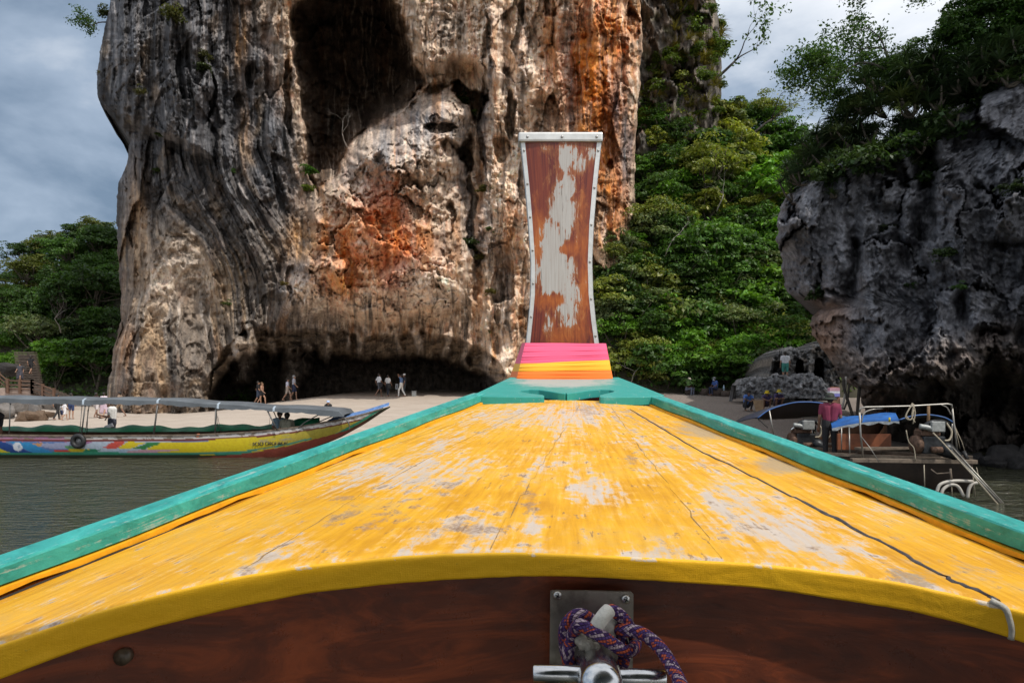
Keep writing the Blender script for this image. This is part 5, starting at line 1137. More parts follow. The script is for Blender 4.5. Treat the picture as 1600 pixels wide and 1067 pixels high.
for i in range(84):
    px = rg.uniform(1005, 1127); py = rg.uniform(-10, 150) if i % 3 else rg.uniform(60, 230); yel = rg.random() < .5; px = px if px > 1060-.4*py else px+40
    place('grass_tuft' if yel else 'shoulder_bush', TUFT[i % 2] if yel else BUSH[i % 3], on_back(px, py, .15), rg.uniform(.9, 1.6) if yel else rg.uniform(.7, 1.25), (.24, .215, .05) if yel else (.10, .16, .03), ('yellow grass tuft on the dark cliff shoulder' if yel else 'green bush on the dark cliff shoulder')+((' near the top' if py < 50 else (' in its upper half' if py < 110 else ' above the gully trees'))+(' by the orange wall' if px < 1045 else (' in its middle' if px < 1085 else ' by the sky edge'))), 'grass tuft' if yel else 'bush', 'tufts on the cliff shoulder', i)
for i, (px, py, s) in enumerate([(250, 0, .5), (205, 190, .4), (155, 115, .35), (1000, 150, .5), (930, 330, .4), (905, 100, .35), (660, 5, .4), (765, 520, .5)]):
    place('grass_tuft', TUFT[i % 2], on_cliff(px, py, .1), s*1.2, (.12, .11, .035), 'small dry grass tuft rooted in the limestone cliff', 'grass tuft', 'grass tufts on the cliff face', i)

def pandanus(label, p, heads, seed, col, size=1.0):
    rng = random.Random(seed); o = empty('pandanus', p, label, 'pandanus', 'strap leaved plants on the outcrop'); mb = MB(); hs = []
    for k in range(heads):
        e = Vector((rng.uniform(-.7, .7), rng.uniform(-.4, .4), rng.uniform(.1, .9)))*size; mb.tube([(0, 0, 0), e*.5+Vector((rng.uniform(-.1, .1), 0, -.08)), e], [.05, .04, .03], 6); hs.append(e)
    tm = mb.mesh('stem'); tm.materials.append(M_BARK); t = bpy.data.objects.new('stem', tm); COL.objects.link(t); t.parent = o
    for e in hs:
        h = bpy.data.objects.new('leaf_head', PAND[rng.randrange(3)]); COL.objects.link(h); h.parent = o; h.location = e; s = size*rng.uniform(.6, 1.0); h.scale = (s, s, s); h.rotation_euler = (rng.uniform(-.4, .4), rng.uniform(-.4, .4), rng.uniform(0, 6)); j = rng.uniform(.7, 1.3); h.color = (col[0]*j, col[1]*j, col[2]*j, 1)
    return o
pl = [(1250, 255, 5), (1262, 225, 5), (1280, 200, 6), (1300, 230, 6), (1310, 185, 6), (1330, 160, 6), (1335, 205, 5), (1355, 145, 6), (1362, 190, 5), (1378, 225, 5), (1385, 150, 6), (1405, 190, 5), (1410, 235, 4), (1425, 150, 5), (1440, 110, 6), (1445, 195, 4), (1462, 140, 5), (1470, 95, 6), (1500, 110, 6), (1530, 100, 6), (1540, 65, 6), (1560, 95, 5), (1585, 70, 6), (1420, 80, 5), (1370, 110, 6), (1290, 265, 3), (1240, 285, 3)]
for i, (px, py, n) in enumerate(pl):
    q = 25.5-4.2*float(sstep(1215, 1560, np.array(float(px))))+rg.uniform(-.2, .6)
    where = ('at the left tip' if px < 1275 else 'over the sky gap') if px < 1320 else (('left of' if px < 1375 else 'right of')+' the thin leaved tree' if px < 1430 else ('at the right edge' if px > 1520 else 'above the cactus')); hgt = 'highest' if py < 115 else ('high' if py < 165 else ('middle' if py < 215 else 'low'))
    pandanus(f'strap leaved plant with {n} heads, {hgt} on the rim {where}', P(px, py+34, q-.35), n, 200+i, rg.choice([(.04, .072, .038), (.05, .085, .042), (.07, .095, .04), (.034, .058, .03)]), rg.uniform(.75, 1.05))
RIM = [crown_mesh('foliage', 60+i, (2.6, 2.2, 2.0), 110, 60, .24, .62)[0] for i in range(2)]
for i, (px, py, c, s, lab) in enumerate([(1345, 215, 'dark green', .34, 'dark bush filling the rim of the outcrop over the middle joint'), (1275, 240, 'dark green', .32, 'dark bush at the left tip of the outcrop rim'), (1400, 150, 'dark green', .4, 'dark bush behind the strap leaved plants'), (1475, 110, 'deep green', .42, 'green bush left of the thick trunk'), (1540, 90, 'dark green', .46, 'dark bush right of the thick trunk'), (1590, 40, 'deep green', .42, 'green bush at the top right corner'), (1420, 205, 'deep green', .3, 'green bush left of the cactus'), (1310, 250, 'olive green', .22, 'olive bush low on the rim'), (1560, 130, 'deep green', .3, 'green bush just above the outcrop shoulder right'), (1500, 60, 'dark green', .5, 'dark bush wrapped round the thick trunk'), (1550, 20, 'dark green', .55, 'dark bush near the picture top right of the trunk'), (1445, 150, 'dark green', .42, 'dark bush above the dull cactus'), (1330, 170, 'dark green', .36, 'dark bush under the sky gap tree'), (1290, 225, 'dark green', .34, 'dark bush over the left slope of the rim'), (1610, 90, 'dark green', .55, 'dark bush half out of the picture on the rim'), (1480, 160, 'dark green', .34, 'dark bush behind the light cactus'), (1255, 265, 'deep green', .28, 'low green bush at the leftmost rim'), (1530, 130, 'dark green', .4, 'dark bush above the smaller cactus'), (1370, 120, 'dark green', .42, 'dark bush at the foot of the thin leaved tree'), (1420, 110, 'dark green', .42, 'dark bush right of the foot of the thin leaved tree'), (1600, 0, 'dark green', .6, 'dark bush in the extreme top right corner'), (1243, 288, 'deep green', .22, 'small bush on the left brow of the outcrop'), (1283, 272, 'dark green', .26, 'bush hanging over the outcrop brow second from its left end'), (1322, 252, 'dark green', .28, 'bush hanging over the outcrop brow above the vertical joint'), (1362, 240, 'deep green', .26, 'bush hanging over the outcrop brow left of the dull cactus'), (1402, 232, 'dark green', .28, 'bush tucked under the dull cactus'), (1445, 205, 'dark green', .3, 'bush between the dull and the light cactus'), (1525, 150, 'dark green', .3, 'bush between the light and the smaller cactus')]):
    me, tm = CROWNS[i % 5]; q = 25.9-4.0*float(sstep(1215, 1560, np.array(float(px))))
    o = empty('rim_bush', P(px, py, q+.5), lab, 'bush', 'bushes on the outcrop rim', i*2.1); cr = bpy.data.objects.new('foliage', RIM[i % 2] if 'RIM' in globals() else me); COL.objects.link(cr); cr.parent = o; cr.scale = (s, s, s); k = GREENS[c]; cr.color = (k[0]*1.05, k[1]*1.05, k[2]*1.05, 1)
def cactus(label, p, n, seed, col, size):
    rng = random.Random(seed); o = empty('cactus', p, label, 'cactus'); st = MB(); fg = MB()
    for k in range(9):
        a = rng.uniform(-1.3, 1.3)+PI*rng.choice([0, 1]); e = Vector((math.cos(a)*.75, math.sin(a)*.3-.15, rng.uniform(-.15, .3)))*size; st.tube(spline([(0, 0, 0), e*.5+Vector((0, 0, -.12*size)), e], 3), [.045*size, .042*size, .04*size, .037*size, .033*size, .03*size, .028*size], 6)
        for j in range(n):
            b = e*rng.uniform(.45, 1.0); d = Vector((rng.uniform(-.4, .4)+e.x*.5, rng.uniform(-.3, .2), .75))*size*rng.uniform(.35, .75); out = Vector((rng.uniform(-.25, .25)+e.x*.2, -.1, 0))*size
            fg.tube(spline([b, b+out*.6+d*.3, b+out+d], 3), [.02*size]+[.026*size]*4+[.022*size, .01*size], 5)
    for k in range(4):
        x = rng.uniform(-.5, .6)*size; st.tube([(x*.4, 0, 0), (x, -.05, -.3*size), (x*1.05, 0, -rng.uniform(.5, .95)*size)], [.03*size, .026*size, .015*size], 5)
    s = st.build('stem', gm((0.27, 0.25, 0.19), .9, 0, .3, 12, .4, 'pale_stem'), o); f = fg.build('branches', gm(col, .55, 0, .35, 5, .2, 'cactus_green'), o); f['kind'] = 'stuff'
    return o
cactus('light green candelabra cactus with pale hanging stems on the outcrop shoulder', on_right(1500, 190, .25), 6, 5, (.075, .12, .045), 1.0)
cactus('upper smaller cactus right of the largest light green one', on_right(1545, 158, .3), 5, 6, (.06, .10, .04), .7)
cactus('dull green cactus hanging in the joint left of the light one', P(1425, 228, 21.8), 5, 7, (.035, .06, .032), .95)
for i, (px, py, s, c, lab) in enumerate([(1470, 405, .4, (.04, .07, .025), 'small bush in the joint of the outcrop middle'), (1380, 360, .28, (.035, .05, .025), 'faint tuft on the left half of the outcrop'), (1495, 452, .2, (.06, .13, .03), 'bright green tuft low on the outcrop'), (1418, 450, .22, (.04, .08, .025), 'green tuft left of the bright one low on the outcrop'), (1590, 300, .5, (.03, .05, .02), 'dark bush at the right edge of the outcrop face'), (1275, 465, .5, (.03, .06, .02), 'dark ferny bush in the notch under the outcrop lobe')]):
    place('outcrop_bush', BUSH[i % 3], on_right(px, py, .15), s, c, lab, 'bush', 'bushes on the outcrop face', i)

for i, (px, py, Y, L, col, lab) in enumerate([(1040, 400, 50, 1.5, M_DEAD, 'pale bare limbs before the broad olive tree'), (1195, 590, 45.5, .9, gm((0.20, 0.12, 0.06), .9, 0, .3, 9, .3, 'dry_tan_wood'), 'dry tan brushwood left of the stone shelter'), (985, 600, 47, 1.0, M_DEAD, 'thin grey twigs beside the dark boulders right of the prow'), (95, 520, 63, 1.6, M_DEAD, 'pale bare branches over the wooden stairs'), (1120, 330, 52, 1.3, M_DEAD, 'pale limbs in the middle of the gully')]):
    limb_tree('bare_branches', lab, P(px, py, Y), (.2, -.5, .8), L, .05, 4, 60+i, .1, 0, 'olive green', .9, .05, bark=col, cat='bare branches')
for i, (px, py, Y, s, c, lab) in enumerate([(1065, 575, 46.6, 1.5, (.11, .25, .03), 'fresh green bush at the sand edge left of the sitting attendant'), (1105, 570, 46.3, 1.7, (.10, .22, .03), 'fresh green bush behind the sitting people'), (1020, 590, 46.8, 1.2, (.16, .19, .05), 'pale olive bush right of the dark boulders'), (1150, 572, 46.4, 1.4, (.07, .14, .03), 'green bush left of the low rock wall'), (1180, 470, 49, 2.0, (.11, .25, .03), 'sunlit bright bush in front of the wide flat crowned tree'), (1060, 500, 48.5, 1.8, (.15, .20, .05), 'pale green bush above the bright leafy tree'), (975, 480, 49.5, 1.6, (.08, .16, .04), 'green bush right of the lower prow board'), (1215, 440, 50, 1.8, (.12, .24, .03), 'sunlit bush next to the outcrop lobe'), (1140, 420, 52, 1.9, (.13, .22, .04), 'sunlit bush in the middle of the gully')]):
    place('sunlit_bush', BUSH[i % 3], P(px, py, Y), s, c, lab, 'bush', 'sunlit bushes in the gully', i*1.1)
for i, (px, py, Y) in enumerate([(1078, 470, 48.5), (1150, 330, 53), (1190, 420, 51)]):
    mb = MB(); rg2 = random.Random(i); p0 = P(px, py, Y); q = p0.copy(); pts = [q.copy()]
    for k in range(9): q = q+Vector((rg2.uniform(-.12, .12), rg2.uniform(-.1, .05), -.32)); pts.append(q.copy())
    mb.tube(pts, .03, 5); t = mb.mesh('stem', p0); t.materials.append(M_BARK); o = empty('hanging_vine', p0, ['vine hanging below the layered grey green tree', 'vine hanging high in the gully', 'vine hanging beside the tall bright tree'][i], 'vine', 'hanging vines'); tb = bpy.data.objects.new('stem', t); COL.objects.link(tb); tb.parent = o
    nr = np.random.default_rng(i); C = np.concatenate([np.array(tuple(a-p0))+nr.normal(size=(26, 3))*np.array([.17, .12, .16]) for a in pts]); me = leaf_mesh('foliage', C, nr.normal(size=C.shape)+np.array([0, -1, .3]), .22, nr, .7); l = bpy.data.objects.new('foliage', me); COL.objects.link(l); l.parent = o; l.color = (.15, .25, .04, 1)

for i, (px, py, lift, s, c) in enumerate([(1236, 300, .3, .8, 0), (1262, 296, .4, .9, 1), (1290, 300, .3, .9, 0), (1318, 285, .4, 1.0, 1), (1345, 280, .4, 1.0, 0), (1372, 275, .4, 1.0, 1), (1398, 262, .4, .9, 0), (1425, 262, .5, 1.0, 1), (1452, 238, .5, 1.0, 0), (1478, 222, .4, .8, 1), (1530, 182, .4, .8, 0), (1560, 158, .4, .9, 1), (1585, 140, .4, .9, 0), (1300, 325, .2, .45, 1), (1440, 300, .3, .6, 0)]):
    p = on_right(px, py-14, lift); col = [(.045, .085, .03), (.065, .11, .035)][c]
    if i % 2: pandanus(f'strap leaved plant drooping over the outcrop brow {["at its left tip", "near its left tip", "over the lobe", "over the vertical joint", "left of the dull cactus", "beside the dull cactus", "near the light cactus", "near the right edge"][min(7, i//2)]}', p, 4, 300+i, col, .75*s)
    else: place('brow_bush', BUSH[i % 3], p, s*.9, col, f'dark leafy bush drooping over the outcrop brow {["at its left tip", "near its left tip", "over the lobe", "over the vertical joint", "left of the dull cactus", "beside the dull cactus", "near the light cactus", "near the right edge"][min(7, i//2)]}', 'bush', 'bushes on the outcrop brow', i*1.4)
# ------------------------------------------------------------------ moored boats
M_TUBE = gm((0.30, 0.285, 0.26), 0.4, 0.7, 0.2, 9, 0.05, 'galvanised_tube'); M_DARKTUBE = gm((0.13, 0.125, 0.12), 0.5, 0.5, 0.3, 9, 0.05, 'dark_tube')
M_WOOD = gm((0.11, 0.055, 0.03), 0.65, 0, 0.4, 5, 0.3, 'brown_boat_wood'); M_OLDWOOD = gm((0.15, 0.115, 0.085), 0.85, 0, 0.45, 7, 0.4, 'old_wood'); M_DARKWOOD = gm((0.035, 0.022, 0.015), 0.6, 0, 0.4, 5, 0.3, 'dark_boat_wood')
M_ROPE = gm((0.36, 0.31, 0.23), 0.9, 0, 0.25, 40, 0.3, 'old_rope'); M_BLACK = gm((0.018, 0.018, 0.019), 0.55, 0, 0.3, 20, 0.1, 'black_rubber')
def m_vcol(name, rough=0.55, n1=12, amt=0.35, bump=0.2):
    m = Mt(name); v = m.co('Object'); n = m.noise(v, n1, 6, 0.7); c = m.mix(amt, m.attr('Col'), m.ramp(n, [(0.3, (0.25, 0.25, 0.25)), (0.7, (0.75, 0.75, 0.75))]), 'OVERLAY')
    k = m.rng(m.noise(m.mapv(v, (1, 1, 3)), 7, 6, 0.75), 0.63, 0.68); c = m.mix(m.math('MULTIPLY', k, 0.55), c, (0.22, 0.19, 0.15))
    return m.out(c, rough, 0, m.bump(n, bump, 0.01))

def build_mural_boat():
    Yn, bm_ = 22.0, 1.75
    r = empty('longtail_boat', P(200, 716, 22.9), 'yellow longtail boat with a colourful painted stern half and long grey canopy', 'boat', 'moored longtail boats')
    C = 520; R = 34
    xs = np.linspace(-330, 602, C)
    gw = interp([(-330, 668), (-100, 677), (0, 680), (120, 681), (300, 680), (400, 675), (460, 668), (520, 658), (560, 649), (602, 636)], xs)
    kl = interp([(-330, 735), (380, 735), (420, 728), (470, 708), (520, 687), (560, 665), (590, 645), (602, 638)], xs)
    hb = interp([(-330, .8), (0, .9), (300, .88), (420, .74), (500, .5), (560, .25), (602, .03)], xs)
    yc = Yn+0.9
    def hull_pt(x, g, k, b, t, side):
        """t 0 at the gunwale, 1 at the keel"""
        w = b*(1-0.55*t**2.2) if t < 1 else 0
        Yv = yc+side*w; X = (x-CX)/F*Yn; z = H-(lerp(g, k, t)-HY)/F*Yn
        return (X, Yv, z)
    V = np.zeros((R, C, 3)); col = np.zeros((R, C, 3)); py = np.zeros((R, C))
    for i in range(R):
        t = i/(R-1)
        w = hb*(1-0.6*t**2.5); V[i, :, 0] = (xs-CX)/F*Yn; V[i, :, 1] = yc-w; py[i] = gw+(kl-gw)*t; V[i, :, 2] = H-(py[i]-HY)/F*Yn
    X = np.repeat(xs[None], R, 0)
    def paint(c, m): col[m] = c
    wx = X+5*fbm(X/14, py/6, 3, 3); wy = py+1.5*fbm(X/14, py/6, 4, 3)
    col[:] = (0.60, 0.47, 0.012)
    col[:] = mixc(col, (0.33, 0.27, 0.05), sstep(380, 470, wx)*0.75); col[:] = mixc(col, (0.30, 0.27, 0.20), sstep(.05, .35, fbm(X/22, py/5, 6, 4))*sstep(360, 420, X)*.8*sstep(470, 440, X))
    def poly(c, *pts): paint(c, sdf_poly(wx, wy, pts) < 0)
    poly((.10, .17, .36), (-340, 684), (330, 684), (300, 712), (-340, 712))
    poly((.36, .42, .50), (120, 684), (270, 684), (260, 712), (100, 712)); poly((.40, .20, .33), (-340, 683), (130, 683), (110, 690), (-340, 690)); poly((.03, .12, .36), (66, 684), (108, 684), (104, 690), (72, 690))
    poly((.32, .16, .30), (108, 684), (160, 684), (120, 700), (96, 694)); poly((.28, .30, .44), (50, 694), (110, 690), (130, 698), (80, 702)); poly((.50, .25, .10), (46, 692), (66, 692), (64, 697), (52, 697))
    poly((.015, .055, .22), (-40, 686), (0, 689), (62, 714), (-8, 714), (-60, 700)); poly((.03, .22, .46), (12, 689), (46, 691), (92, 714), (58, 714)); poly((.36, .44, .02), (-60, 699), (-6, 700), (36, 714), (-60, 714)); poly((.60, .48, .02), (-20, 700), (-4, 701), (30, 713), (14, 713))
    poly((.48, .05, .03), (82, 703), (112, 702), (106, 709), (86, 709)); poly((.62, .46, .02), (104, 702), (138, 701), (130, 709), (108, 709)); poly((.02, .17, .09), (130, 702), (156, 702), (150, 708), (126, 708))
    poly((.50, .07, .05), (156, 700), (180, 690), (196, 691), (178, 702)); poly((.62, .48, .015), (182, 700), (200, 690), (226, 691), (204, 701)); poly((.03, .18, .05), (205, 701), (232, 691), (254, 691), (226, 702)); poly((.62, .48, .012), (228, 702), (252, 691), (380, 690), (380, 708), (250, 711))
    poly((.48, .28, .33), (196, 705), (226, 702), (278, 703), (230, 709), (190, 711)); poly((.30, .40, .50), (150, 706), (196, 703), (190, 711), (150, 711)); poly((.10, .25, .12), (100, 697), (130, 697), (120, 701), (104, 701))
    paint((.62, .64, .68), np.hypot(X-26, (py-698)*1.0) < 7.2); paint((.30, .36, .45), (np.hypot(X-27, py-697) < 3.2) & (fbm(X/1.5, py/1.5, 9) > 0))
    # worn white plank and red line under the gunwale
    tg = (py-gw[None]); top = tg < 6.5
    wh = fbm(X/18, py/2.5, 12, 4); paint((.58, .54, .52), top & (X > 90)); col[top & (wh > .08)] = (.22, .17, .13); paint((.40, .19, .30), top & (X < 100) & (wh < .1)); paint((.15, .03, .025), (tg > 6.5) & (tg < 8.6))
    low = (H-V[..., 2])*F/Yn+HY
    base = np.minimum(kl[None]-0, 716); dz = base-py
    paint((.04, .26, .16), (dz < 9) & (dz > 5)); paint((.035, .04, .02), dz <= 4.5)
    bow = np.clip((X-290)/90, 0, 1); kk = (kl[None]-py); red = (X > 300) & (py > interp([(300, 717), (380, 709.5), (440, 699), (500, 684), (540, 673), (602, 640)], xs)[None]); paint((.26, .055, .035), red)
    gline = np.abs(py-interp([(300, 710), (380, 706), (440, 696), (500, 682), (540, 671), (602, 638)], xs)[None]) < 1.3; paint((.06, .25, .18), gline & (X > 300) & (X < 480)); paint((.045, .035, .025), (X > 300) & (py > kl[None]-1.3-4*bow*0) & (py < 740) & (kl[None] < 716))
    hull = grid_obj('hull', V, m_vcol('mural_paint'), r, col=col)
    Vf = V.copy(); Vf[..., 1] = 2*yc-Vf[..., 1]; grid_obj('hull', Vf[:, ::6], gm((0.42, 0.33, 0.02), .6, 0, .3, 5, .1, 'yellow_hull'), r)
    # inside
    rows = []
    for x, g, b in zip(xs[::8], gw[::8], hb[::8]):
        z = H-(g-HY)/F*Yn; X0 = (x-CX)/F*Yn; dp = min(.45, .6*(np.interp(x, xs, kl)-g)/F*Yn); rows.append([Vector((X0, yc-b+.03, z-.01)), Vector((X0, yc-b*.7, z-dp)), Vector((X0, yc+b*.7, z-dp)), Vector((X0, yc+b-.03, z-.01))])
    mb = MB(); mb.loft(rows); mb.build('inner_planking', M_WOOD, r)
    # gunwale caps, foredeck
    for s in (-1, 1):
        mb = MB(); rw = []
        for x, g, b in zip(xs[::8], gw[::8], hb[::8]):
            z = H-(g-HY)/F*Yn; q = Vector(((x-CX)/F*Yn, yc+s*b, z)); rw.append([q+Vector((0, s*.03, -.02)), q+Vector((0, s*.03, .025)), q+Vector((0, -s*.06, .025)), q+Vector((0, -s*.06, -.02))])
        mb.loft(rw, close=True, smooth=False); mb.build('gunwale', M_OLDWOOD, r)
    mb = MB(); rw = []
    for x in np.linspace(505, 600, 20):
        g = np.interp(x, xs, gw); b = np.interp(x, xs, hb); z = H-(g-HY)/F*Yn+.03; q = Vector(((x-CX)/F*Yn, yc, z)); rw.append([q+Vector((0, -b, 0)), q+Vector((0, -b*.5, .04)), q+Vector((0, 0, .05)), q+Vector((0, b*.5, .09)), q+Vector((0, b, .11))])
    mb.loft(rw); mb.build('bow_deck', gm((0.10, 0.20, 0.42), .55, 0, .5, 9, .2, 'faded_blue'), r)
    # green tarpaulin rolled along the far side
    mb = MB(); rw = []; rng = random.Random(3)
    for x in np.linspace(-330, 480, 110):
        g = np.interp(x, xs, gw); b = np.interp(x, xs, hb); z = H-(g-HY)/F*Yn; X0 = (x-CX)/F*Yn; s = .05*math.sin(x*.045)+.03*math.sin(x*.13)
        rw.append([Vector((X0, yc+b-.02, z+.02)), Vector((X0, yc+b-.05, z+.19+s)), Vector((X0, yc+b-.16, z+.15+s)), Vector((X0, yc+b-.3, z+.02))])
    mb.loft(rw); mb.build('green_tarpaulin', gm((0.012, 0.17, 0.075), .5, 0, .45, 3, .3, 'green_tarp'), r)
    # canopy
    cx = np.linspace(-330, 536, 120); ct = interp([(-330, 611), (0, 619), (120, 621), (245, 622), (337, 628), (427, 634), (500, 636), (528, 639), (536, 648)], cx); cb = interp([(-330, 624), (0, 630), (120, 632.5), (245, 632), (337, 638), (427, 642.5), (480, 647), (528, 651), (536, 652)], cx)
    mb = MB(); rw = []
    for x, t, b in zip(cx, ct, cb):
        X0 = (x-CX)/F*Yn; zt = H-(t-HY)/F*Yn; zb = H-(b-HY)/F*Yn; sag = .03*math.sin((x+5)/92*PI)**2; j = .016*math.sin(x*.31)+.02*math.sin(x*.083)
        rw.append([Vector((X0, yc-.86, zb+j)), Vector((X0, yc-.84, zt-.06-sag)), Vector((X0, yc-.7, zt-sag)), Vector((X0, yc-.3, zt+.015-sag)), Vector((X0, yc+.3, zt+.015-sag)), Vector((X0, yc+.8, zt-.02-sag)), Vector((X0, yc+.84, zb+j))])
    mb.loft(rw, smooth=False); cn = mb.build('canopy', gm((0.10, 0.112, 0.124), .6, 0, .3, 1.6, .9, 'grey_tarp'), r)
    for x in (130, 245, 338, 427):
        mb = MB(); i = int(np.argmin(np.abs(cx-x))); mb.loft([[v+Vector((dx, -.012, .006)) for v in rw[i][:3]] for dx in (-.035, .035)]); mb.build('lashing', gm((0.34, 0.40, 0.46), .7, 0, .2, 20, .1, 'pale_strap'), cn)
    def post(x0, y0, x1, y1, d=0.0, rr=.022, m=None, far=False):
        mb = MB(); mb.tube([P(x0, y0, Yn+d+.08), P(x1, y1, Yn+d+.08)], rr, 6); mb.build('post', m or M_DARKTUBE, r)
    for x in (-220, -100, 16): post(x, 630, x-2, 681)
    post(133, 632, 127, 680, 0, .024); post(139, 633, 133, 679, 1.5, .016, M_TUBE); post(128, 633, 124, 681, 0.1, .012, M_TUBE); post(137, 640, 136, 680, .8, .01)
    post(246, 632, 240, 679, 0, .03); post(337, 638, 336, 676, 0, .026); post(338, 640, 340, 678, 1.5, .014, M_TUBE); post(340, 650, 345, 676, .8, .008)
    post(418, 642, 433, 672, 0, .024); post(427, 642, 441, 674, 1.5, .018, M_TUBE)
    for pts, d in (([(502, 646), (490, 652), (476, 660), (466, 669)], 0.1), ([(524, 649), (512, 653), (494, 661), (483, 667), (474, 675)], 1.4), ([(520, 650), (530, 660)], .8), ([(536, 650), (545, 662), (546, 672)], .3)):
        mb = MB(); mb.tube(spline([P(x, y, Yn+d+.1) for x, y in pts], 4), .018 if len(pts) > 2 else .009, 6); mb.build('canopy_brace', M_DARKTUBE, r)
    mb = MB(); mb.tube([P(422, 648, 22.4), P(421, 662, 22.4), P(417, 676, 22.4)], .006, 4); mb.build('cord', M_DARKTUBE, r)
    # worn registration lettering on the bow
    mb = MB(); rng = random.Random(11); x = 395
    for k in range(15):
        w = rng.choice([2.4, 3.0, 2.0]); yy = 693.5-(x-395)*.05; b = np.interp(x, xs, hb); t = (yy-np.interp(x, xs, gw))/(np.interp(x, xs, kl)-np.interp(x, xs, gw)); Yh = yc-b*(1-.6*t**2.5)-.006
        pts = [P(x+a*w, yy+q*3.0, Yh) for a, q in rng.choice([[(0, .8), (0, -.8), (.8, -.8), (.8, .8)], [(.8, -.8), (0, -.6), (0, .7), (.8, .8)], [(0, -.8), (.4, .8), (.8, -.8)], [(0, -.2), (.4, -.8), (.8, 0), (.3, .8), (0, .3)]])]
        mb.tube(pts, .016, 4); x += w+1.0
        if k in (4, 9): x += 2
    lt = mb.build('registration_lettering', gm((0.10, 0.085, 0.04), .7, 0, .3, 20, 0, 'worn_black_paint'), r); lt['kind'] = 'stuff'
    # tyre fender, float
    f = empty('tyre_fender', P(122, 699, Yn-.06), 'black tyre fender hung on the side of the painted boat', 'tyre'); c = P(122, 689, Yn-.04); mb = MB(); rows = []
    for i in range(25):
        a = 2*PI*i/24; d = Vector((math.cos(a), 0, math.sin(a))); rows.append([c+d*(.175+.075*math.cos(b)*1.0)+Vector((0, -.075*math.sin(b), 0)) for b in [2*PI*k/10 for k in range(10)]])
    mb.loft(rows, close=True); mb.build('tyre', M_BLACK, f)
    mb = MB(); mb.tube([c+Vector((0, .02, 0)), c+Vector((0, .05, 0))], .12, 16); mb.build('hub', gm((0.25, 0.25, 0.25), .6, .3, .5, 16, .1, 'grey_hub'), f); mb = MB(); mb.tube([c+Vector((.02, -.02, .2)), P(123, 681, Yn-.02)], .012, 5); mb.build('cord', M_ROPE, f)
    mb = MB(); q = P(310, 681, Yn+.1); mb.ball(q, .085, 0, 14, 10, (1.2, 1, .9)); fl = mb.build('float', gm((0.72, 0.22, 0.10), .5, 0, .15, 9, .05, 'orange_plastic'), loc=q-Vector((0, 0, .08))); tag(fl, 'orange float lying on the gunwale of the painted boat', 'float')
build_mural_boat()

def canopy_arc(root, name, mat, pts_near, d_away, edge=None):
    """cloth roof: near edge polyline and the same edge moved by d_away"""
    mb = MB(); rw = []
    near = spline(pts_near, 6)
    for p in near: rw.append([p, p+Vector(d_away)*.35+Vector((0, 0, .03)), p+Vector(d_away)*.7+Vector((0, 0, .02)), p+Vector(d_away)])
    mb.loft(rw); o = mb.build(name, mat, root); s = o.modifiers.new('thickness', 'SOLIDIFY'); s.thickness = .012
    if edge: m2 = MB(); m2.tube(near, .016, 6); m2.build('canopy_edge', edge, o)
    return o
def build_engine(root, c, k, tail=None):
    """long tail engine: block, head, air box, manifold, pipes; c centre, k size"""
    e = bpy.data.objects.new('engine', None); COL.objects.link(e); e.parent = root; e.location = c-world_loc(root); blk = gm((0.03, 0.032, 0.035), .42, .5, .5, 14, .3, 'oily_black'); g = gm((0.30, 0.31, 0.30), .5, .3, .3, 14, .2, 'grey_box'); rust = gm((0.13, 0.075, 0.05), .7, .3, .5, 14, .4, 'rusty_iron')
    def part(n, f, m): mb = MB(); f(mb); return mb.build(n, m, e)
    V = lambda x, y, z: c+Vector((x, y, z))*k
    part('engine_block', lambda m: (m.box(V(0, 0, 0), (.50*k, .42*k, .40*k), bev=.04*k)), blk)
    part('cylinder_head', lambda m: [m.box(V(-.05, 0, .26), (.44*k, .30*k, .12*k), bev=.02*k)]+[m.box(V(-.22+.08*i, -.0, .33), (.02*k, .32*k, .05*k)) for i in range(6)], rust)['kind'] = 'stuff'
    part('air_box', lambda m: m.box(V(.02, -.22, .42), (.30*k, .20*k, .23*k), bev=.02*k), g)
    part('gearbox', lambda m: m.tube([V(.2, -.05, -.05), V(.36, -.12, -.14), V(.5, -.18, -.23), V(.56, -.2, -.27)], [.19*k, .17*k, .11*k, .07*k], 12), blk)
    part('exhaust', lambda m: m.tube(spline([V(-.28, -.15, .35), V(-.1, -.2, .5), V(.2, -.1, .52), V(.4, -.05, .45)], 4), .055*k, 9), blk)
    part('manifold', lambda m: m.tube(spline([V(-.34, -.2, .42), V(-.2, -.24, .4), V(-.05, -.26, .36)], 4), .06*k, 8), g)
    part('flywheel_housing', lambda m: m.tube([V(-.24, 0, 0), V(-.36, 0, 0)], [.22*k, .2*k], 14), rust)
    part('hose', lambda m: m.tube(spline([V(.32, -.1, .5), V(.42, -.14, .3), V(.36, -.16, .12), V(.22, -.2, .1)], 5), .022*k, 6), M_ROPE)
    part('starter', lambda m: m.tube([V(-.1, -.26, -.1), V(.12, -.26, -.1)], .07*k, 10), rust)
    part('pulley', lambda m: m.tube([V(.28, .1, .28), V(.34, .1, .28)], .13*k, 12), blk)
    return e

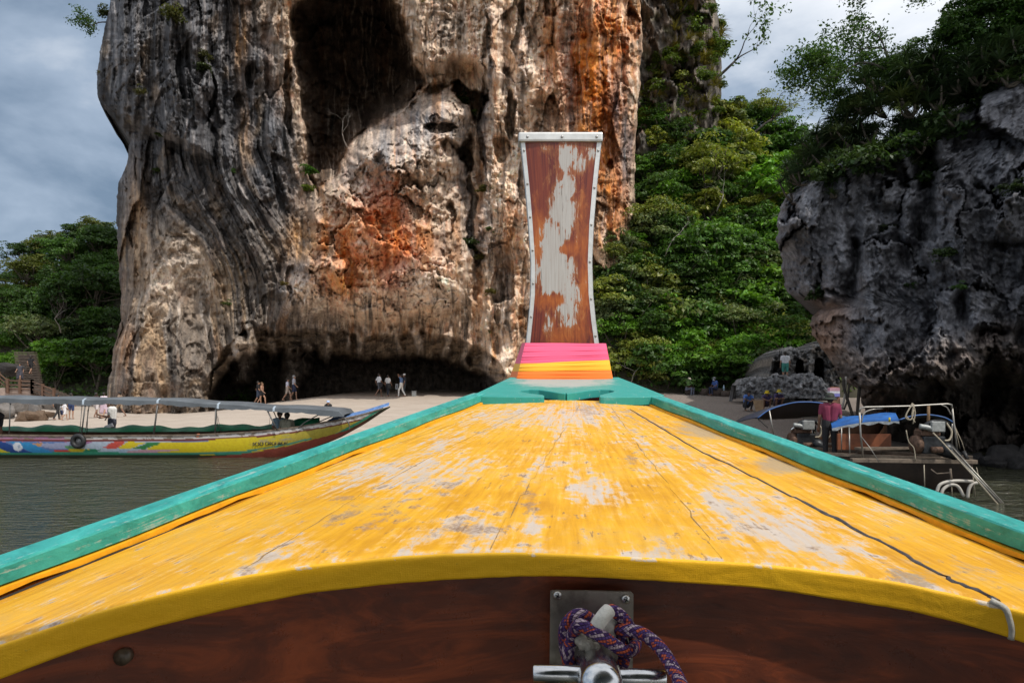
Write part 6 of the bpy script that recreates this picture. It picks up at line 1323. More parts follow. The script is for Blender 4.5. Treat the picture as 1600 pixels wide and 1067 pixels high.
def build_engine_boat():
    r = empty('longtail_boat', P(1420, 770, 15.2), 'dark wooden longtail boat stern with steel frame blue canopy and tail engine', 'boat', 'moored longtail boats')
    Y0 = 14.6
    # hull from stern (right) to bow (left, away)
    st = P(1520, 722, Y0); ax = Vector((-5.0, 3.4, 0)).normalized(); sd = Vector((ax.y, -ax.x, 0))*-1   # sd points away from us
    sd = Vector((3.4, 5.0, 0)).normalized()
    rows = []; inner = []
    for i in range(16):
        t = i/15; L = 9.0*t; hw = .72*min(1, .55+1.2*t) if t < .5 else .72*(1-((t-.5)/.5)**2.2)+.02; z = .74+.75*max(0, (t-.45)/.55)**2
        c = st+ax*L+sd*.72; c.z = 0
        rows.append([c-sd*hw+Vector((0, 0, z)), c-sd*hw*.93+Vector((0, 0, z*.45)), c-sd*hw*.6+Vector((0, 0, -.1)), c+Vector((0, 0, -.25+.6*max(0, (t-.6)/.4)**2)), c+sd*hw*.6+Vector((0, 0, -.1)), c+sd*hw*.93+Vector((0, 0, z*.45)), c+sd*hw+Vector((0, 0, z))])
        inner.append([c-sd*(hw-.05)+Vector((0, 0, z-.01)), c-sd*hw*.6+Vector((0, 0, .18)), c+sd*hw*.6+Vector((0, 0, .18)), c+sd*(hw-.05)+Vector((0, 0, z-.01))])
    mb = MB(); mb.loft(rows); mb.add(rows[0], [tuple(range(7))]); mb.build('hull', M_DARKWOOD, r); mb = MB(); mb.loft(inner); mb.build('inner_planking', M_WOOD, r)
    for s in (0, 6):
        mb = MB(); rw = [[q[s]+Vector((0, 0, .03)), q[s]+sd*(.07 if s == 0 else -.07)+Vector((0, 0, .03)), q[s]+sd*(.07 if s == 0 else -.07)+Vector((0, 0, -.04)), q[s]+sd*(-.03 if s == 0 else .03)+Vector((0, 0, -.04)), q[s]+sd*(-.03 if s == 0 else .03)+Vector((0, 0, .03))] for q in rows]; mb.loft(rw, smooth=False); mb.build('gunwale', M_OLDWOOD, r)
    mb = MB(); a = P(1525, 719, Y0-.05); b = P(1330, 721, Y0+.25)
    mb.box((a+b)/2, ((a-b).length, .16, .085), Matrix.Rotation(math.atan2((a-b).y, (a-b).x), 3, 'Z'), bev=.012); mb.build('stern_beam', M_OLDWOOD, r)
    for i in range(5):
        mb = MB(); t = .12+.1*i; q = inner[int(t*15)]; k = int(t*15); mb.tube([inner[k][0], inner[k][1]+Vector((0, 0, .05)), inner[k][2]+Vector((0, 0, .05)), inner[k][3]], .035, 5); mb.build('rib', M_OLDWOOD, r)
    mb = MB(); mb.box(P(1385, 700, 15.9), (1.5, .25, .05), Matrix.Rotation(.2, 3, 'Z')); mb.build('thwart', M_OLDWOOD, r)
    mb = MB(); mb.box(P(1350, 690, 16.4), (1.25, .06, .38), Matrix.Rotation(-.05, 3, 'Z')); mb.build('orange_board', gm((0.20, 0.062, 0.024), .55, 0, .35, 5, .2, 'orange_wood'), r)
    # frame of tubes
    T = lambda n, pts, rr=.024, m=M_TUBE, sp=0: (lambda mb: (mb.tube(spline(pts, sp) if sp else pts, rr, 8), mb.build(n, m, r)))(MB())
    T('frame_tube', [P(1343, 645, 14.9), P(1344, 638, 14.9), P(1352, 636, 14.9), P(1420, 634.5, 14.85), P(1480, 631, 14.8), P(1487, 632, 14.8), P(1488, 640, 14.8)], .020)
    T('frame_post', [P(1343, 644, 14.9), P(1345, 680, 14.9), P(1349, 716, 14.9)], .021); T('frame_post', [P(1488, 638, 14.8), P(1492, 672, 14.8), P(1497, 715, 14.8)], .020); T('frame_post', [P(1488, 662, 14.85), P(1487, 710, 14.95)], .016)
    T('frame_brace', [P(1346, 660, 14.9), P(1350, 646, 14.9), P(1362, 640, 14.9), P(1380, 638, 14.9)], .016, M_TUBE, 5); T('frame_brace', [P(1470, 632, 14.8), P(1480, 637, 14.8), P(1486, 648, 14.8)], .014, M_TUBE, 5)
    T('stay', [P(1346, 682, 14.9), P(1360, 700, 14.7), P(1374, 722, 14.6)], .009); T('frame_post', [P(1327, 668, 16.2), P(1328, 714, 16.0)], .016); T('frame_post', [P(1315, 668, 16.2), P(1315, 706, 16.2)], .014)
    T('tiller_cord', [P(1416, 672, 14.6), P(1420, 690, 14.6), P(1428, 700, 14.6), P(1431, 720, 14.6)], .011, M_ROPE, 4); T('stay', [P(1490, 662, 14.8), P(1503, 690, 14.8), P(1508, 706, 14.8)], .008, M_ROPE); T('stay', [P(1492, 664, 14.8), P(1500, 700, 14.8)], .008, M_ROPE)
    canopy_arc(r, 'canopy', gm((0.02, 0.035, 0.07), .6, 0, .3, 2, .2, 'navy_tarp'), [P(1405, 656, 15.6), P(1425, 650, 15.6), P(1450, 648, 15.6), P(1475, 652, 15.5), P(1490, 660, 15.5)], (.5, .75, -.10), gm((0.03, 0.10, 0.28), .5, 0, .2, 8, 0, 'blue_edge'))
    mb = MB(); rw = []
    for t in np.linspace(0, 1, 14): a = P(1300+105*t, 667-11*t-4*math.sin(t*PI), 16.6-1.0*t); rw.append([a+Vector((0, 0, -.07-.03*math.sin(t*25))), a, a+Vector((.2, .5, .13+.02*math.sin(t*9))), a+Vector((.35, .95, .08))])
    mb.loft(rw); mb.build('blue_cloth', gm((0.016, 0.11, 0.36), .6, 0, .3, 5, .5, 'blue_tarp'), r)
    m2 = MB(); m2.loft([[q[0]+Vector((0, -.01, -.02)), q[1]+Vector((0, -.01, -.03))] for q in rw]); m2.build('white_fringe', gm((0.55, 0.56, 0.55), .8, 0, .3, 12, .3, 'white_cloth'), r)
    build_engine(r, P(1452, 694, 14.75), .95)
    # tail shaft
    a = P(1482, 700, 14.55); b = P(1577, 800, 13.7); T('tail_shaft', [a, b], [.036, .024], gm((0.20, 0.19, 0.17), .4, .7, .3, 9, .1, 'worn_shaft')); T('tail_shaft_guard', [a+Vector((.06, -.02, .03)), b+Vector((.0, 0, .05))], [.02, .014], gm((0.33, 0.31, 0.27), .4, .7, .3, 9, .1, 'pale_shaft'))
    T('shaft_rope', [P(1458, 676, 14.4), P(1470, 688, 14.4), P(1520, 742, 14.0), P(1568, 798, 13.6)], .016, M_ROPE); mb = MB(); mb.tube([b-Vector((.05, 0, -.03)), b-Vector((-.06, 0, .06))], .05, 8); mb.build('shaft_bearing', M_BLACK, r)
    mb = MB(); c = b+Vector((.05, -.03, -.06))
    for k in range(2):
        d = Vector((math.cos(2+k*PI), .3, math.sin(2+k*PI))); mb.add([c, c+d*.12+Vector((.03, 0, 0)), c+d*.18, c+d*.10-Vector((.04, 0, 0))], [(0, 1, 2, 3)])
    o = mb.build('propeller', gm((0.25, 0.2, 0.1), .4, .8, .2, 9, 0, 'bronze'), r); o['kind'] = 'stuff'
    # tie ropes, hanging bits, pole
    T('wooden_pole', [P(1451, 634, 14.7), P(1451, 652, 14.7), P(1449, 676, 14.7)], .03, gm((0.2, 0.12, 0.06), .8, 0, .3, 9, .2, 'brown_pole'))
    for pts in ([(1426, 630), (1420, 640), (1415, 652), (1424, 655), (1428, 640)], [(1427, 631), (1430, 645), (1427, 662)], [(1424, 634), (1416, 648), (1420, 654)], [(1428, 632), (1425, 650), (1430, 660)]):
        T('rope_knot', [P(x, y, 14.75) for x, y in pts], .014, M_ROPE, 4)
    T('yellow_tag', [P(1390, 652, 15.3), P(1390, 659, 15.3)], .022, gm((0.5, 0.42, 0.02), .5, 0, .2, 9, 0, 'yellow_plastic'))
    # water hoses looping over the stern into the sea
    hm = gm((0.44, 0.41, 0.36), .5, 0, .15, 9, .05, 'white_hose')
    for pts in ([(1464, 768), (1468, 758), (1478, 753), (1495, 751), (1520, 752)], [(1470, 775), (1474, 764), (1485, 757), (1497, 760), (1506, 775)], [(1512, 778), (1514, 764), (1519, 756), (1527, 754)]):
        T('hose', [P(x, y, 14.3) for x, y in pts], .034, hm, 5)
    T('iron_hook', [P(1455, 733, 14.5), P(1464, 740, 14.4), P(1486, 738, 14.3)], .014, M_OLDWOOD); T('iron_stake', [P(1485, 732, 14.3), P(1487, 752, 14.3)], .022, M_OLDWOOD); T('hanging_line', [P(1444, 726, 14.5), P(1445, 760, 14.5)], .011, M_ROPE); T('hanging_line', [P(1519, 730, 14.4), P(1524, 775, 14.4)], .011, M_ROPE); T('hanging_line', [P(1526, 730, 14.4), P(1531, 752, 14.4)], .008, M_ROPE); T('hanging_line', [P(1487, 755, 14.3), P(1488, 776, 14.3)], .008, M_ROPE)
    T('black_grip', [P(1506, 705, 14.7), P(1512, 718, 14.6)], .04, M_BLACK)
build_engine_boat()

def build_shade_boat():
    r = empty('longtail_boat', P(1260, 725, 18.5), 'longtail boat with a dark blue arched canopy and chrome engine left of the stern frame', 'boat', 'moored longtail boats')
    T = lambda n, pts, rr=.024, m=M_TUBE, sp=0: (lambda mb: (mb.tube(spline(pts, sp) if sp else pts, rr, 8), mb.build(n, m, r)))(MB())
    canopy_arc(r, 'canopy', gm((0.022, 0.026, 0.045), .6, 0, .3, 2, .2, 'dark_navy_tarp'), [P(1184, 653, 18.0), P(1203, 640, 18.0), P(1235, 630, 18.0), P(1260, 628, 18.0), P(1285, 630, 18.0), P(1308, 637, 18.0)], (-.35, 1.0, -.24), gm((0.03, 0.10, 0.30), .5, 0, .2, 8, 0, 'blue_edge'))
    arc = spline([P(1184, 653, 18.05), P(1203, 640, 18.05), P(1235, 630, 18.05), P(1260, 628, 18.05), P(1285, 630, 18.05), P(1308, 637, 18.05)], 5); mb = MB(); mb.loft([[p, p+Vector((0, .35, -.02-(p.z-1.48)*.55)), P(1190+118*(i/(len(arc)-1)), 655-4*(i/(len(arc)-1)), 18.85)] for i, p in enumerate(arc)]); mb.build('canopy_shade_panel', gm((0.030, 0.024, 0.024), .8, 0, .3, 2, .2, 'underside_shade'), r)  # dark panel stands in for the shaded underside of the canopy
    T('frame_post', [P(1202, 641, 18.0), P(1211, 690, 18.0)], .022); T('frame_post', [P(1309, 637, 17.8), P(1302, 710, 17.8)], .026); T('frame_tube', [P(1192, 655, 18.9), P(1240, 653, 18.9), P(1284, 651, 18.7)], .022); T('frame_tube', [P(1280, 648, 18.5), P(1288, 655, 18.4), P(1295, 685, 18.3)], .02, M_TUBE, 3)
    T('frame_post', [P(1185, 655, 18.2), P(1200, 668, 18.2)], .016, M_DARKTUBE); T('exhaust_pipe', [P(1236, 672, 18.0), P(1242, 668, 18.0), P(1258, 665, 18.0), P(1266, 668, 18.0), P(1269, 680, 18.0)], .04, M_CHROME, 4)
    build_engine(r, P(1255, 688, 18.0), 1.0)
    T('stay', [P(1262, 655, 18.1), P(1272, 672, 18.0), P(1280, 700, 17.9)], .012, M_ROPE, 3); T('stay', [P(1298, 655, 17.9), P(1294, 680, 17.9), P(1280, 694, 17.9)], .014, M_ROPE, 3); T('rope', [P(1290, 690, 17.8), P(1300, 676, 17.8), P(1304, 660, 17.8)], .014, M_ROPE, 3)
    rows = []
    ax = Vector((.75, .66, 0)); sd = Vector((-.66, .75, 0))
    s0 = P(1215, 712, 18.2)
    for i in range(14):
        t = i/13; hw = .75 if t < .5 else .75*(1-((t-.5)/.5)**2)+.02; z = .62+.95*max(0, (t-.4)/.6)**2; c = s0+ax*7.5*t; c.z = 0
        rows.append([c-sd*hw+Vector((0, 0, z)), c-sd*hw*.93+Vector((0, 0, z*.4)), c-sd*hw*.5+Vector((0, 0, -.15)), c+sd*hw*.5+Vector((0, 0, -.15)), c+sd*hw*.93+Vector((0, 0, z*.4)), c+sd*hw+Vector((0, 0, z))])
    mb = MB(); mb.loft(rows); mb.add(rows[0], [tuple(range(6))]); h = mb.build('hull', M_WOOD, r); s = h.modifiers.new('thickness', 'SOLIDIFY'); s.thickness = .04
    for k in (0, 5):
        mb = MB(); mb.tube([q[k] for q in rows], .045, 6); mb.build('gunwale', gm((0.16, 0.075, 0.035), .6, 0, .3, 6, .2, 'red_brown_wood'), r)
    for i in (3, 5, 7): mb = MB(); mb.box((rows[i][0]+rows[i][5])/2+Vector((0, 0, -.12)), (.28, 1.4, .05), Matrix.Rotation(.72, 3, 'Z')); mb.build('thwart', M_OLDWOOD, r)
build_shade_boat()
# ------------------------------------------------------------------ people
SKIN = gm((0.36, 0.20, 0.13), .6, 0, .12, 9, 0, 'skin'); SKIN2 = gm((0.20, 0.105, 0.065), .6, 0, .12, 9, 0, 'brown_skin'); HAIR = gm((0.02, 0.016, 0.013), .6, 0, .3, 30, .2, 'dark_hair'); HAIR2 = gm((0.12, 0.065, 0.03), .6, 0, .3, 30, .2, 'brown_hair')
def cl(c): return gm(c, .85, 0, .14, 14, .3, 'cloth')
def capsule(mb, a, b, ra, rb, n=12):
    a = Vector(a); b = Vector(b); d = (b-a); L = max(d.length, 1e-4); d = d/L; pts = []; rs = []
    for k in range(5): q = PI/2*k/4; pts.append(a-d*ra*math.cos(q)); rs.append(max(ra*math.sin(q), .0015))
    for k in range(5): q = PI/2*(4-k)/4; pts.append(b+d*rb*math.cos(q)); rs.append(max(rb*math.sin(q), .0015))
    mb.tube(pts, rs, n)
def person(label, p, h=1.7, yaw=0.0, pose='stand', top=(.7, .7, .7), bottom=(.03, .03, .05), legs='short', skin=SKIN, hair=HAIR, hat=None, mask=False, group='people on the beach', vox=.02, sleeves=True, shoes=None, female=False, phase=1.0, arms=None, bare=False, longhair=False, skirt=False):
    """figure facing -y at yaw 0, feet at p"""
    k = h/1.7; J = {}
    V = lambda *a: Vector(a)
    J['hip'] = V(0, 0, .92); J['chest'] = V(0, 0, 1.30); J['neck'] = V(0, 0, 1.46); J['head'] = V(0, -.02, 1.59)
    sw = .165 if female else .19
    hipw = .095
    K = {}; A = {}; W = {}; E = {}; S = {}
    for s in (-1, 1):
        S[s] = V(s*sw, 0, 1.40); E[s] = V(s*(sw+.05), .02, 1.12); W[s] = V(s*(sw+.055), -.06, .88); K[s] = V(s*.1, -.02, .49); A[s] = V(s*.105, .01, .08)
    if pose == 'walk':
        q = phase; K[1] = V(.1, -.20*q, .52); A[1] = V(.1, -.24*q, .09); K[-1] = V(-.1, .08*q, .50); A[-1] = V(-.1, .34*q, .14); E[1].y += .14*q; W[1].y += .12*q; E[-1].y -= .10*q; W[-1].y -= .24*q; W[-1].z += .05
    if pose == 'sit':
        d = V(0, 0, -.48)
        for n in ('hip', 'chest', 'neck', 'head'): J[n] = J[n]+d
        J['chest'].y -= .04; J['neck'].y -= .10; J['head'].y -= .15
        for s in (-1, 1): S[s] = S[s]+d+V(0, -.09, 0); E[s] = V(s*.25, -.16, .66); W[s] = V(s*.12, -.38, .56); K[s] = V(s*.12, -.45, .50); A[s] = V(s*.13, -.42, .08)
    if pose == 'squat':
        d = V(0, .06, -.66)
        for n in ('hip', 'chest', 'neck', 'head'): J[n] = J[n]+d
        J['chest'] += V(0, -.12, 0); J['neck'] += V(0, -.22, -.03); J['head'] += V(0, -.28, -.04)
        for s in (-1, 1): S[s] = S[s]+d+V(0, -.2, -.02); K[s] = V(s*.17, -.32, .55); A[s] = V(s*.15, -.16, .08); E[s] = V(s*.24, -.28, .58); W[s] = V(s*.06, -.44, .50)
    if pose == 'bend':
        J['chest'] = V(0, -.26, 1.14); J['neck'] = V(0, -.40, 1.20); J['head'] = V(0, -.53, 1.20)
        for s in (-1, 1): S[s] = V(s*sw, -.34, 1.16); E[s] = V(s*.2, -.40, .88); W[s] = V(s*.15, -.42, .62)
    if arms == 'phone':
        E[1] = V(.23, -.05, 1.12); W[1] = V(.10, -.30, 1.17); E[-1] = V(-.22, -.02, 1.12); W[-1] = V(-.05, -.27, 1.10); J['head'] += V(0, -.05, -.02)
    if arms == 'up':
        for s in (-1, 1): E[s] = V(s*.25, -.14, 1.52); W[s] = V(s*.12, -.22, 1.66)
    if arms == 'fold':
        for s in (-1, 1): E[s] = S[s]+V(s*.06, -.12, -.2); W[s] = V(-s*.05, -.30 if pose != 'squat' else -.5, E[s].z+.02)
    caps = []   # a, b, ra, rb, label (0 skin, 1 top, 2 bottom, 3 shoes)
    def cap(a, b, ra, rb, l): caps.append((a, b, ra, rb, l))
    up = (J['neck']-J['hip']).normalized(); T = 0 if bare else 1
    for s in (-1, 1):
        o = V(s*.075, 0, 0); w = .95 if female else 1.08
        cap(J['chest']+o*w*1.15+up*.06, J['hip']+o*.75+up*.14, .115*w, .105*w, T); cap(J['hip']+o*.9+up*.1, J['hip']+o*.9-up*.02, .115, .12, 2)
        cap(J['neck']-up*.07, S[s]-V(s*.01, 0, .02), .06, .068, T)
        cap(S[s], S[s].lerp(E[s], .62 if sleeves else .12), .062, .052, T); cap(S[s].lerp(E[s], .5), E[s], .046, .038, 0 if sleeves is not True or True else 1); cap(E[s], W[s], .038, .027, 0)
        hd = (W[s]-E[s]).normalized(); cap(W[s]+hd*.02, W[s]+hd*.075, .03, .033, 0)
        if vox < .015:
            side = hd.cross(V(0, 1, 0)); side = side.normalized() if side.length > .1 else V(1, 0, 0)
            for f in range(4): b0 = W[s]+hd*.085+side*(f-1.5)*.019; cap(b0, b0+hd*(.07-.008*abs(f-1.3))+V(0, -.02, 0), .0095, .0075, 0)
            cap(W[s]+hd*.04+side*.03, W[s]+hd*.075+side*.055+V(0, -.02, 0), .011, .009, 0)
        hp = J['hip']+V(s*hipw, 0, -.03)
        leg_l = 2 if legs == 'long' else 0
        if legs == 'short': cap(hp, hp.lerp(K[s], .72), .098, .08, 2)
        elif legs == 'long': cap(hp, K[s], .098, .068, 2)
        else: cap(hp, hp.lerp(K[s], .35), .098, .09, 2)
        cap(hp.lerp(K[s], .1), K[s], .088, .056, leg_l); cap(K[s], A[s], .056 if leg_l == 0 else .066, .036 if leg_l == 0 else .05, leg_l)
        cap(K[s].lerp(A[s], .2)+V(0, .015, 0), K[s].lerp(A[s], .45)+V(0, .012, 0), .05, .045, leg_l)
        ft = A[s]+V(0, .03, -.045); cap(ft, ft+V(0, -.17, -.005), .036, .034, 3 if shoes else 0)
    if skirt:
        for j in range(5): cap(J['hip']+V((j-2)*.05, 0, 0), J['hip']+V((j-2)*.10, 0, -.55), .11, .10, 2)
    cap(J['neck']-up*.05, J['head']-V(0, 0, .05), .052, .05, 0)
    hc = J['head']; cap(hc+V(0, .015, .035), hc+V(0, -.012, -.035), .092, .072, 0); cap(hc+V(0, -.06, -.075), hc+V(0, -.065, -.08), .04, .036, 0); cap(hc+V(0, -.09, .005), hc+V(0, -.108, -.02), .013, .017, 0)
    for s in (-1, 1): cap(hc+V(s*.085, .005, .01), hc+V(s*.09, .01, -.03), .016, .013, 0)
    mb = MB()
    for a, b, ra, rb, l in caps: capsule(mb, a, b, ra, rb, 10)
    me = mb.mesh('body_source'); ob = bpy.data.objects.new('body_source', me); COL.objects.link(ob)
    rm = ob.modifiers.new('r', 'REMESH'); rm.mode = 'VOXEL'; rm.voxel_size = vox/k*1.0; sm = ob.modifiers.new('s', 'SMOOTH'); sm.iterations = 3 if vox > .012 else 2; sm.factor = .5
    dg = bpy.context.evaluated_depsgraph_get(); bm = bpy.data.meshes.new_from_object(ob.evaluated_get(dg)); bpy.data.objects.remove(ob); bpy.data.meshes.remove(me)
    n = len(bm.polygons); cen = np.zeros(n*3); bm.polygons.foreach_get('center', cen); cen = cen.reshape(-1, 3); best = np.full(n, 1e9); lab = np.zeros(n, int)
    for a, b, ra, rb, l in caps:
        a_, b_ = np.array(a), np.array(b); e = b_-a_; t = np.clip(((cen-a_)@e)/(e@e+1e-9), 0, 1); d = np.linalg.norm(cen-a_-t[:, None]*e, axis=1)-(ra+(rb-ra)*t)-(.006 if l in (1, 2) else 0); m = d < best; best[m] = d[m]; lab[m] = l
    for m in (skin, cl(top), cl(bottom), shoes and cl(shoes) or skin): bm.materials.append(m)
    bm.polygons.foreach_set('material_index', lab.astype(np.int32)); bm.polygons.foreach_set('use_smooth', np.ones(n, bool)); bm.transform(Matrix.Scale(k, 4)); bm.name = 'body'
    root = bpy.data.objects.new('person', bm); COL.objects.link(root); root.location = p; root.rotation_euler = (0, 0, yaw); tag(root, label, 'person', group)
    def child(n, f, m): q = MB(); f(q); me = q.mesh(n); me.transform(Matrix.Scale(k, 4)); me.materials.append(m); o = bpy.data.objects.new(n, me); COL.objects.link(o); o.parent = root; return o
    def cap_of(q, c, r, zc, sc):    # skull cap above height zc
        rows = []
        for i in range(7):
            th = PI/2*i/6*1.18; rows.append([c+V(math.sin(th)*math.cos(a)*sc[0], math.sin(th)*math.sin(a)*sc[1], math.cos(th)*sc[2])*r for a in [2*PI*j/14 for j in range(14)]])
        q.loft(rows, close=True)
    if hat is None or hat[0] != 'hood':
        child('hair', lambda q: (cap_of(q, hc+V(0, .022, .028), .104, 0, (1, 1.02, 1.0)), q.ball(hc+V(0, .055, -.01), .088, 0, 10, 7, (1, .75, 1.05 if not longhair else 1.9))), hair)
    if hat:
        hm = cl(hat[1])
        def hatf(q):
            rr = [(.0, .135), (.06, .132), (.095, .11), (.108, .06), (.113, .025)]
            if hat[0] == 'bucket': rr += [(.16, -.012), (.165, -.022)]
            q.loft([[hc+V(0, .01, .0)+V(math.cos(a)*r_, math.sin(a)*r_, z) for a in [2*PI*j/16 for j in range(16)]] for r_, z in rr], close=True)
            if hat[0] == 'cap': q.loft([[hc+V(x, -.10-d*.085*(1-(x/.09)**2*.6), .035-.02*d) for x in np.linspace(-.085, .085, 7)] for d in (0, 1)])
        child('hat', hatf, hm)
    if mask: child('mask', lambda q: q.loft([[hc+V(math.sin(a)*.083, -.004-math.cos(a)*.098, z-.045) for a in np.linspace(-1.25, 1.25, 9)] for z in (.022, 0, -.03, -.05)]), cl((.45, .55, .65)))
    return root
def at(px, py, Y, snap=True):
    q = P(px, py, Y)
    return Vector((q.x, Y, gz(q.x, Y)+.005)) if snap else q
def stand_Y(py, y0=23.0, y1=70, px=500):
    """distance at which the sand shows in photo row py"""
    for Y in np.arange(y0, y1, .25):
        q = P(px, py, Y)
        if q.z < gz(q.x, Y): continue
        return None
BACK = PI
# near the water, left
person('man in white T-shirt and dark shorts looking at his phone behind the painted boat', at(175, 715, 24.2), 1.74, -1.35, 'stand', (.74, .73, .71), (.05, .055, .08), 'short', hair=HAIR2, arms='phone', vox=.0105)
person('person in teal T-shirt bending forward on the painted boat at the left edge', P(-2, 690, 23.0), 1.6, -PI/2*1.0+PI*0, 'bend', (.03, .13, .15), (.03, .03, .04), 'short', skin=SKIN2)
def row(px, py, h_px, **kw):
    """stand a figure where its feet show at (px, py) and its height is h_px photo pixels"""
    h = kw.pop('h', 1.66); Y = h*F/h_px; q = P(px, py, Y)
    return Vector((q.x, Y, max(q.z, gz(q.x, Y)+.005)))
def ppl(label, px, h, yaw, pose, Y, **kw): return person(label, at(px, 0, Y), h, yaw, pose, **kw)
ppl('adult in long white shirt and black trousers under the canopy with a child', 89, 1.62, 2.9, 'walk', 41.5, top=(.74, .74, .74), bottom=(.02, .02, .02), legs='long', female=True)
ppl('small child in navy shorts between two adults under the canopy', 96, .95, 2.8, 'stand', 41.8, top=(.6, .6, .62), bottom=(.03, .04, .10))
ppl('child in white dress beside the adult in long white shirt', 101, 1.12, 2.6, 'walk', 41.2, top=(.74, .72, .74), bottom=(.7, .68, .7), female=True)
ppl('adult in white top and navy shorts right of the child in white dress', 111, 1.6, 3.3, 'stand', 42.6, top=(.66, .70, .76), bottom=(.03, .05, .13))
ppl('dark clad walker left of the pink skirt under the canopy', 150, 1.62, 3.1, 'walk', 43.6, top=(.05, .03, .03), bottom=(.55, .5, .5), skin=SKIN2)
ppl('woman in pale pink skirt under the canopy', 162, 1.62, 3.3, 'walk', 43.8, top=(.7, .6, .66), bottom=(.52, .40, .47), skirt=True, female=True)
ppl('tan legged walker right of the pink skirt under the canopy', 187, 1.66, -1.6, 'walk', 44.5, top=(.25, .18, .13), bottom=(.32, .24, .17), skin=SKIN2)
# before the cave
ppl('man in black T-shirt and dark shorts walking beside the woman in black bikini', 403, 1.74, 1.9, 'walk', 50.0, top=(.015, .015, .018), bottom=(.03, .04, .07), phase=.8)
ppl('woman in black bikini walking beside the man in black T-shirt', 409, 1.62, 1.5, 'walk', 49.2, top=(.02, .02, .02), bottom=(.015, .015, .018), legs='brief', hair=HAIR2, female=True, bare=True, longhair=True)
ppl('woman in pale lilac shirt and beige shorts walking past the cave pillar', 449, 1.64, 1.7, 'walk', 50.0, top=(.62, .62, .74), bottom=(.40, .33, .28), female=True, longhair=True)
ppl('tall man in loose grey shirt and navy shorts behind the woman in lilac', 459, 1.82, 1.8, 'walk', 50.6, top=(.50, .51, .57), bottom=(.03, .04, .09), hair=gm((.3, .3, .3), .7, 0, .2, 30, 0, 'grey_hair'), phase=.7)
person('child in pale blue cap and black shirt crouching on the sand above the canopy', at(513, 0, 36.5), 1.35, .2, 'squat', (.02, .02, .02), (.03, .03, .04), hat=('cap', (.42, .52, .72)))
ppl('man in white T-shirt grey shorts and dark sling bag in the cave mouth', 592, 1.74, 2.2, 'walk', 51.0, top=(.72, .73, .76), bottom=(.09, .095, .11), skin=SKIN2)
ppl('man in white hooded top and dark striped trousers in the cave mouth', 606, 1.62, 2.6, 'walk', 51.2, top=(.70, .69, .67), bottom=(.03, .035, .05), legs='long', phase=.4)
ppl('woman in blue top and white trousers with raised arms in the cave mouth', 627, 1.66, -1.7, 'walk', 51.0, top=(.12, .20, .38), bottom=(.74, .72, .68), legs='long', arms='up', female=True, phase=.8)
ppl('person in white cap and dark shirt close behind the woman in white trousers', 632, 1.70, -1.5, 'stand', 51.6, top=(.03, .035, .045), bottom=(.04, .05, .06), legs='long', hat=('cap', (.75, .75, .73)))
# right side of the beach
person('attendant in khaki vest and cap with mask sitting on a stump by the trees', at(1074, 0, 45.5)+Vector((0, 0, -.04)), 1.6, .7, 'sit', (.25, .24, .17), (.16, .17, .23), 'long', skin=SKIN2, hat=('cap', (.45, .40, .34)), mask=True, shoes=(.1, .1, .1))
person('person in blue shirt and navy trousers sitting by the trees with raised phone', at(1119, 0, 45.0)+Vector((0, 0, .05)), 1.62, -1.2, 'sit', (.06, .12, .36), (.02, .03, .07), 'long', hat=('cap', (.25, .26, .28)), mask=True, arms=None, skin=SKIN2)
person('man in white T-shirt and teal shorts standing at the stone shelter', Vector((P(1227, 590, 39.2).x, 39.2, P(1227, 596, 39.2).z)), 1.72, BACK-.2, 'stand', (.60, .61, .64), (.05, .24, .20), 'short')
person('boatman in blue shirt and black cap squatting on the gravel', at(1167, 0, 33.5), 1.66, .1, 'squat', (.07, .16, .45), (.03, .03, .035), 'long', skin=SKIN2, hat=('cap', (.015, .015, .018)))
person('boatman in purple shirt and yellow bucket hat crouched behind the wooden board', at(1197, 0, 34.5), 1.6, -.1, 'squat', (.075, .05, .13), (.05, .03, .04), skin=SKIN2, hat=('bucket', (.62, .44, .02)))
person('boatman in purple shirt yellow bucket hat and mask resting arms on knees', at(1214, 0, 35.2), 1.66, .15, 'squat', (.075, .055, .14), (.05, .03, .03), skin=SKIN2, hat=('bucket', (.50, .37, .03)), mask=True, arms='fold')
person('boatman in maroon shirt and dark green bucket hat standing in the boat', P(1297, 723, 17.0), 1.72, BACK-.3, 'stand', (.20, .025, .06), (.02, .02, .022), 'long', skin=SKIN2, hat=('bucket', (.035, .042, .032)), group='people in the boats', vox=.011)
# in the painted boat
person('person in pale blue shirt sitting in the bow half of the painted boat', P(436, 695, 23.3), 1.6, .5, 'sit', (.25, .36, .45), (.03, .03, .04), 'long', skin=SKIN2, group='people in the boats')
person('person in khaki shirt sitting with back turned in the painted boat', P(447, 699, 22.7), 1.6, BACK+.1, 'sit', (.24, .23, .17), (.05, .05, .05), 'long', group='people in the boats')
# on the steps
person('person in dark dress lower on the wooden stairs', Vector((P(31, 0, 56).x, 56.0, P(31, 597, 56).z)), 1.55, .2, 'walk', (.06, .06, .075), (.05, .05, .065), skirt=True, female=True, longhair=True, group='people on the stairs')
person('person in black dress higher on the wooden stairs', Vector((P(48, 0, 59).x, 59.0, P(48, 585, 59).z)), 1.6, BACK, 'walk', (.015, .015, .017), (.015, .015, .017), female=True, longhair=True, group='people on the stairs')
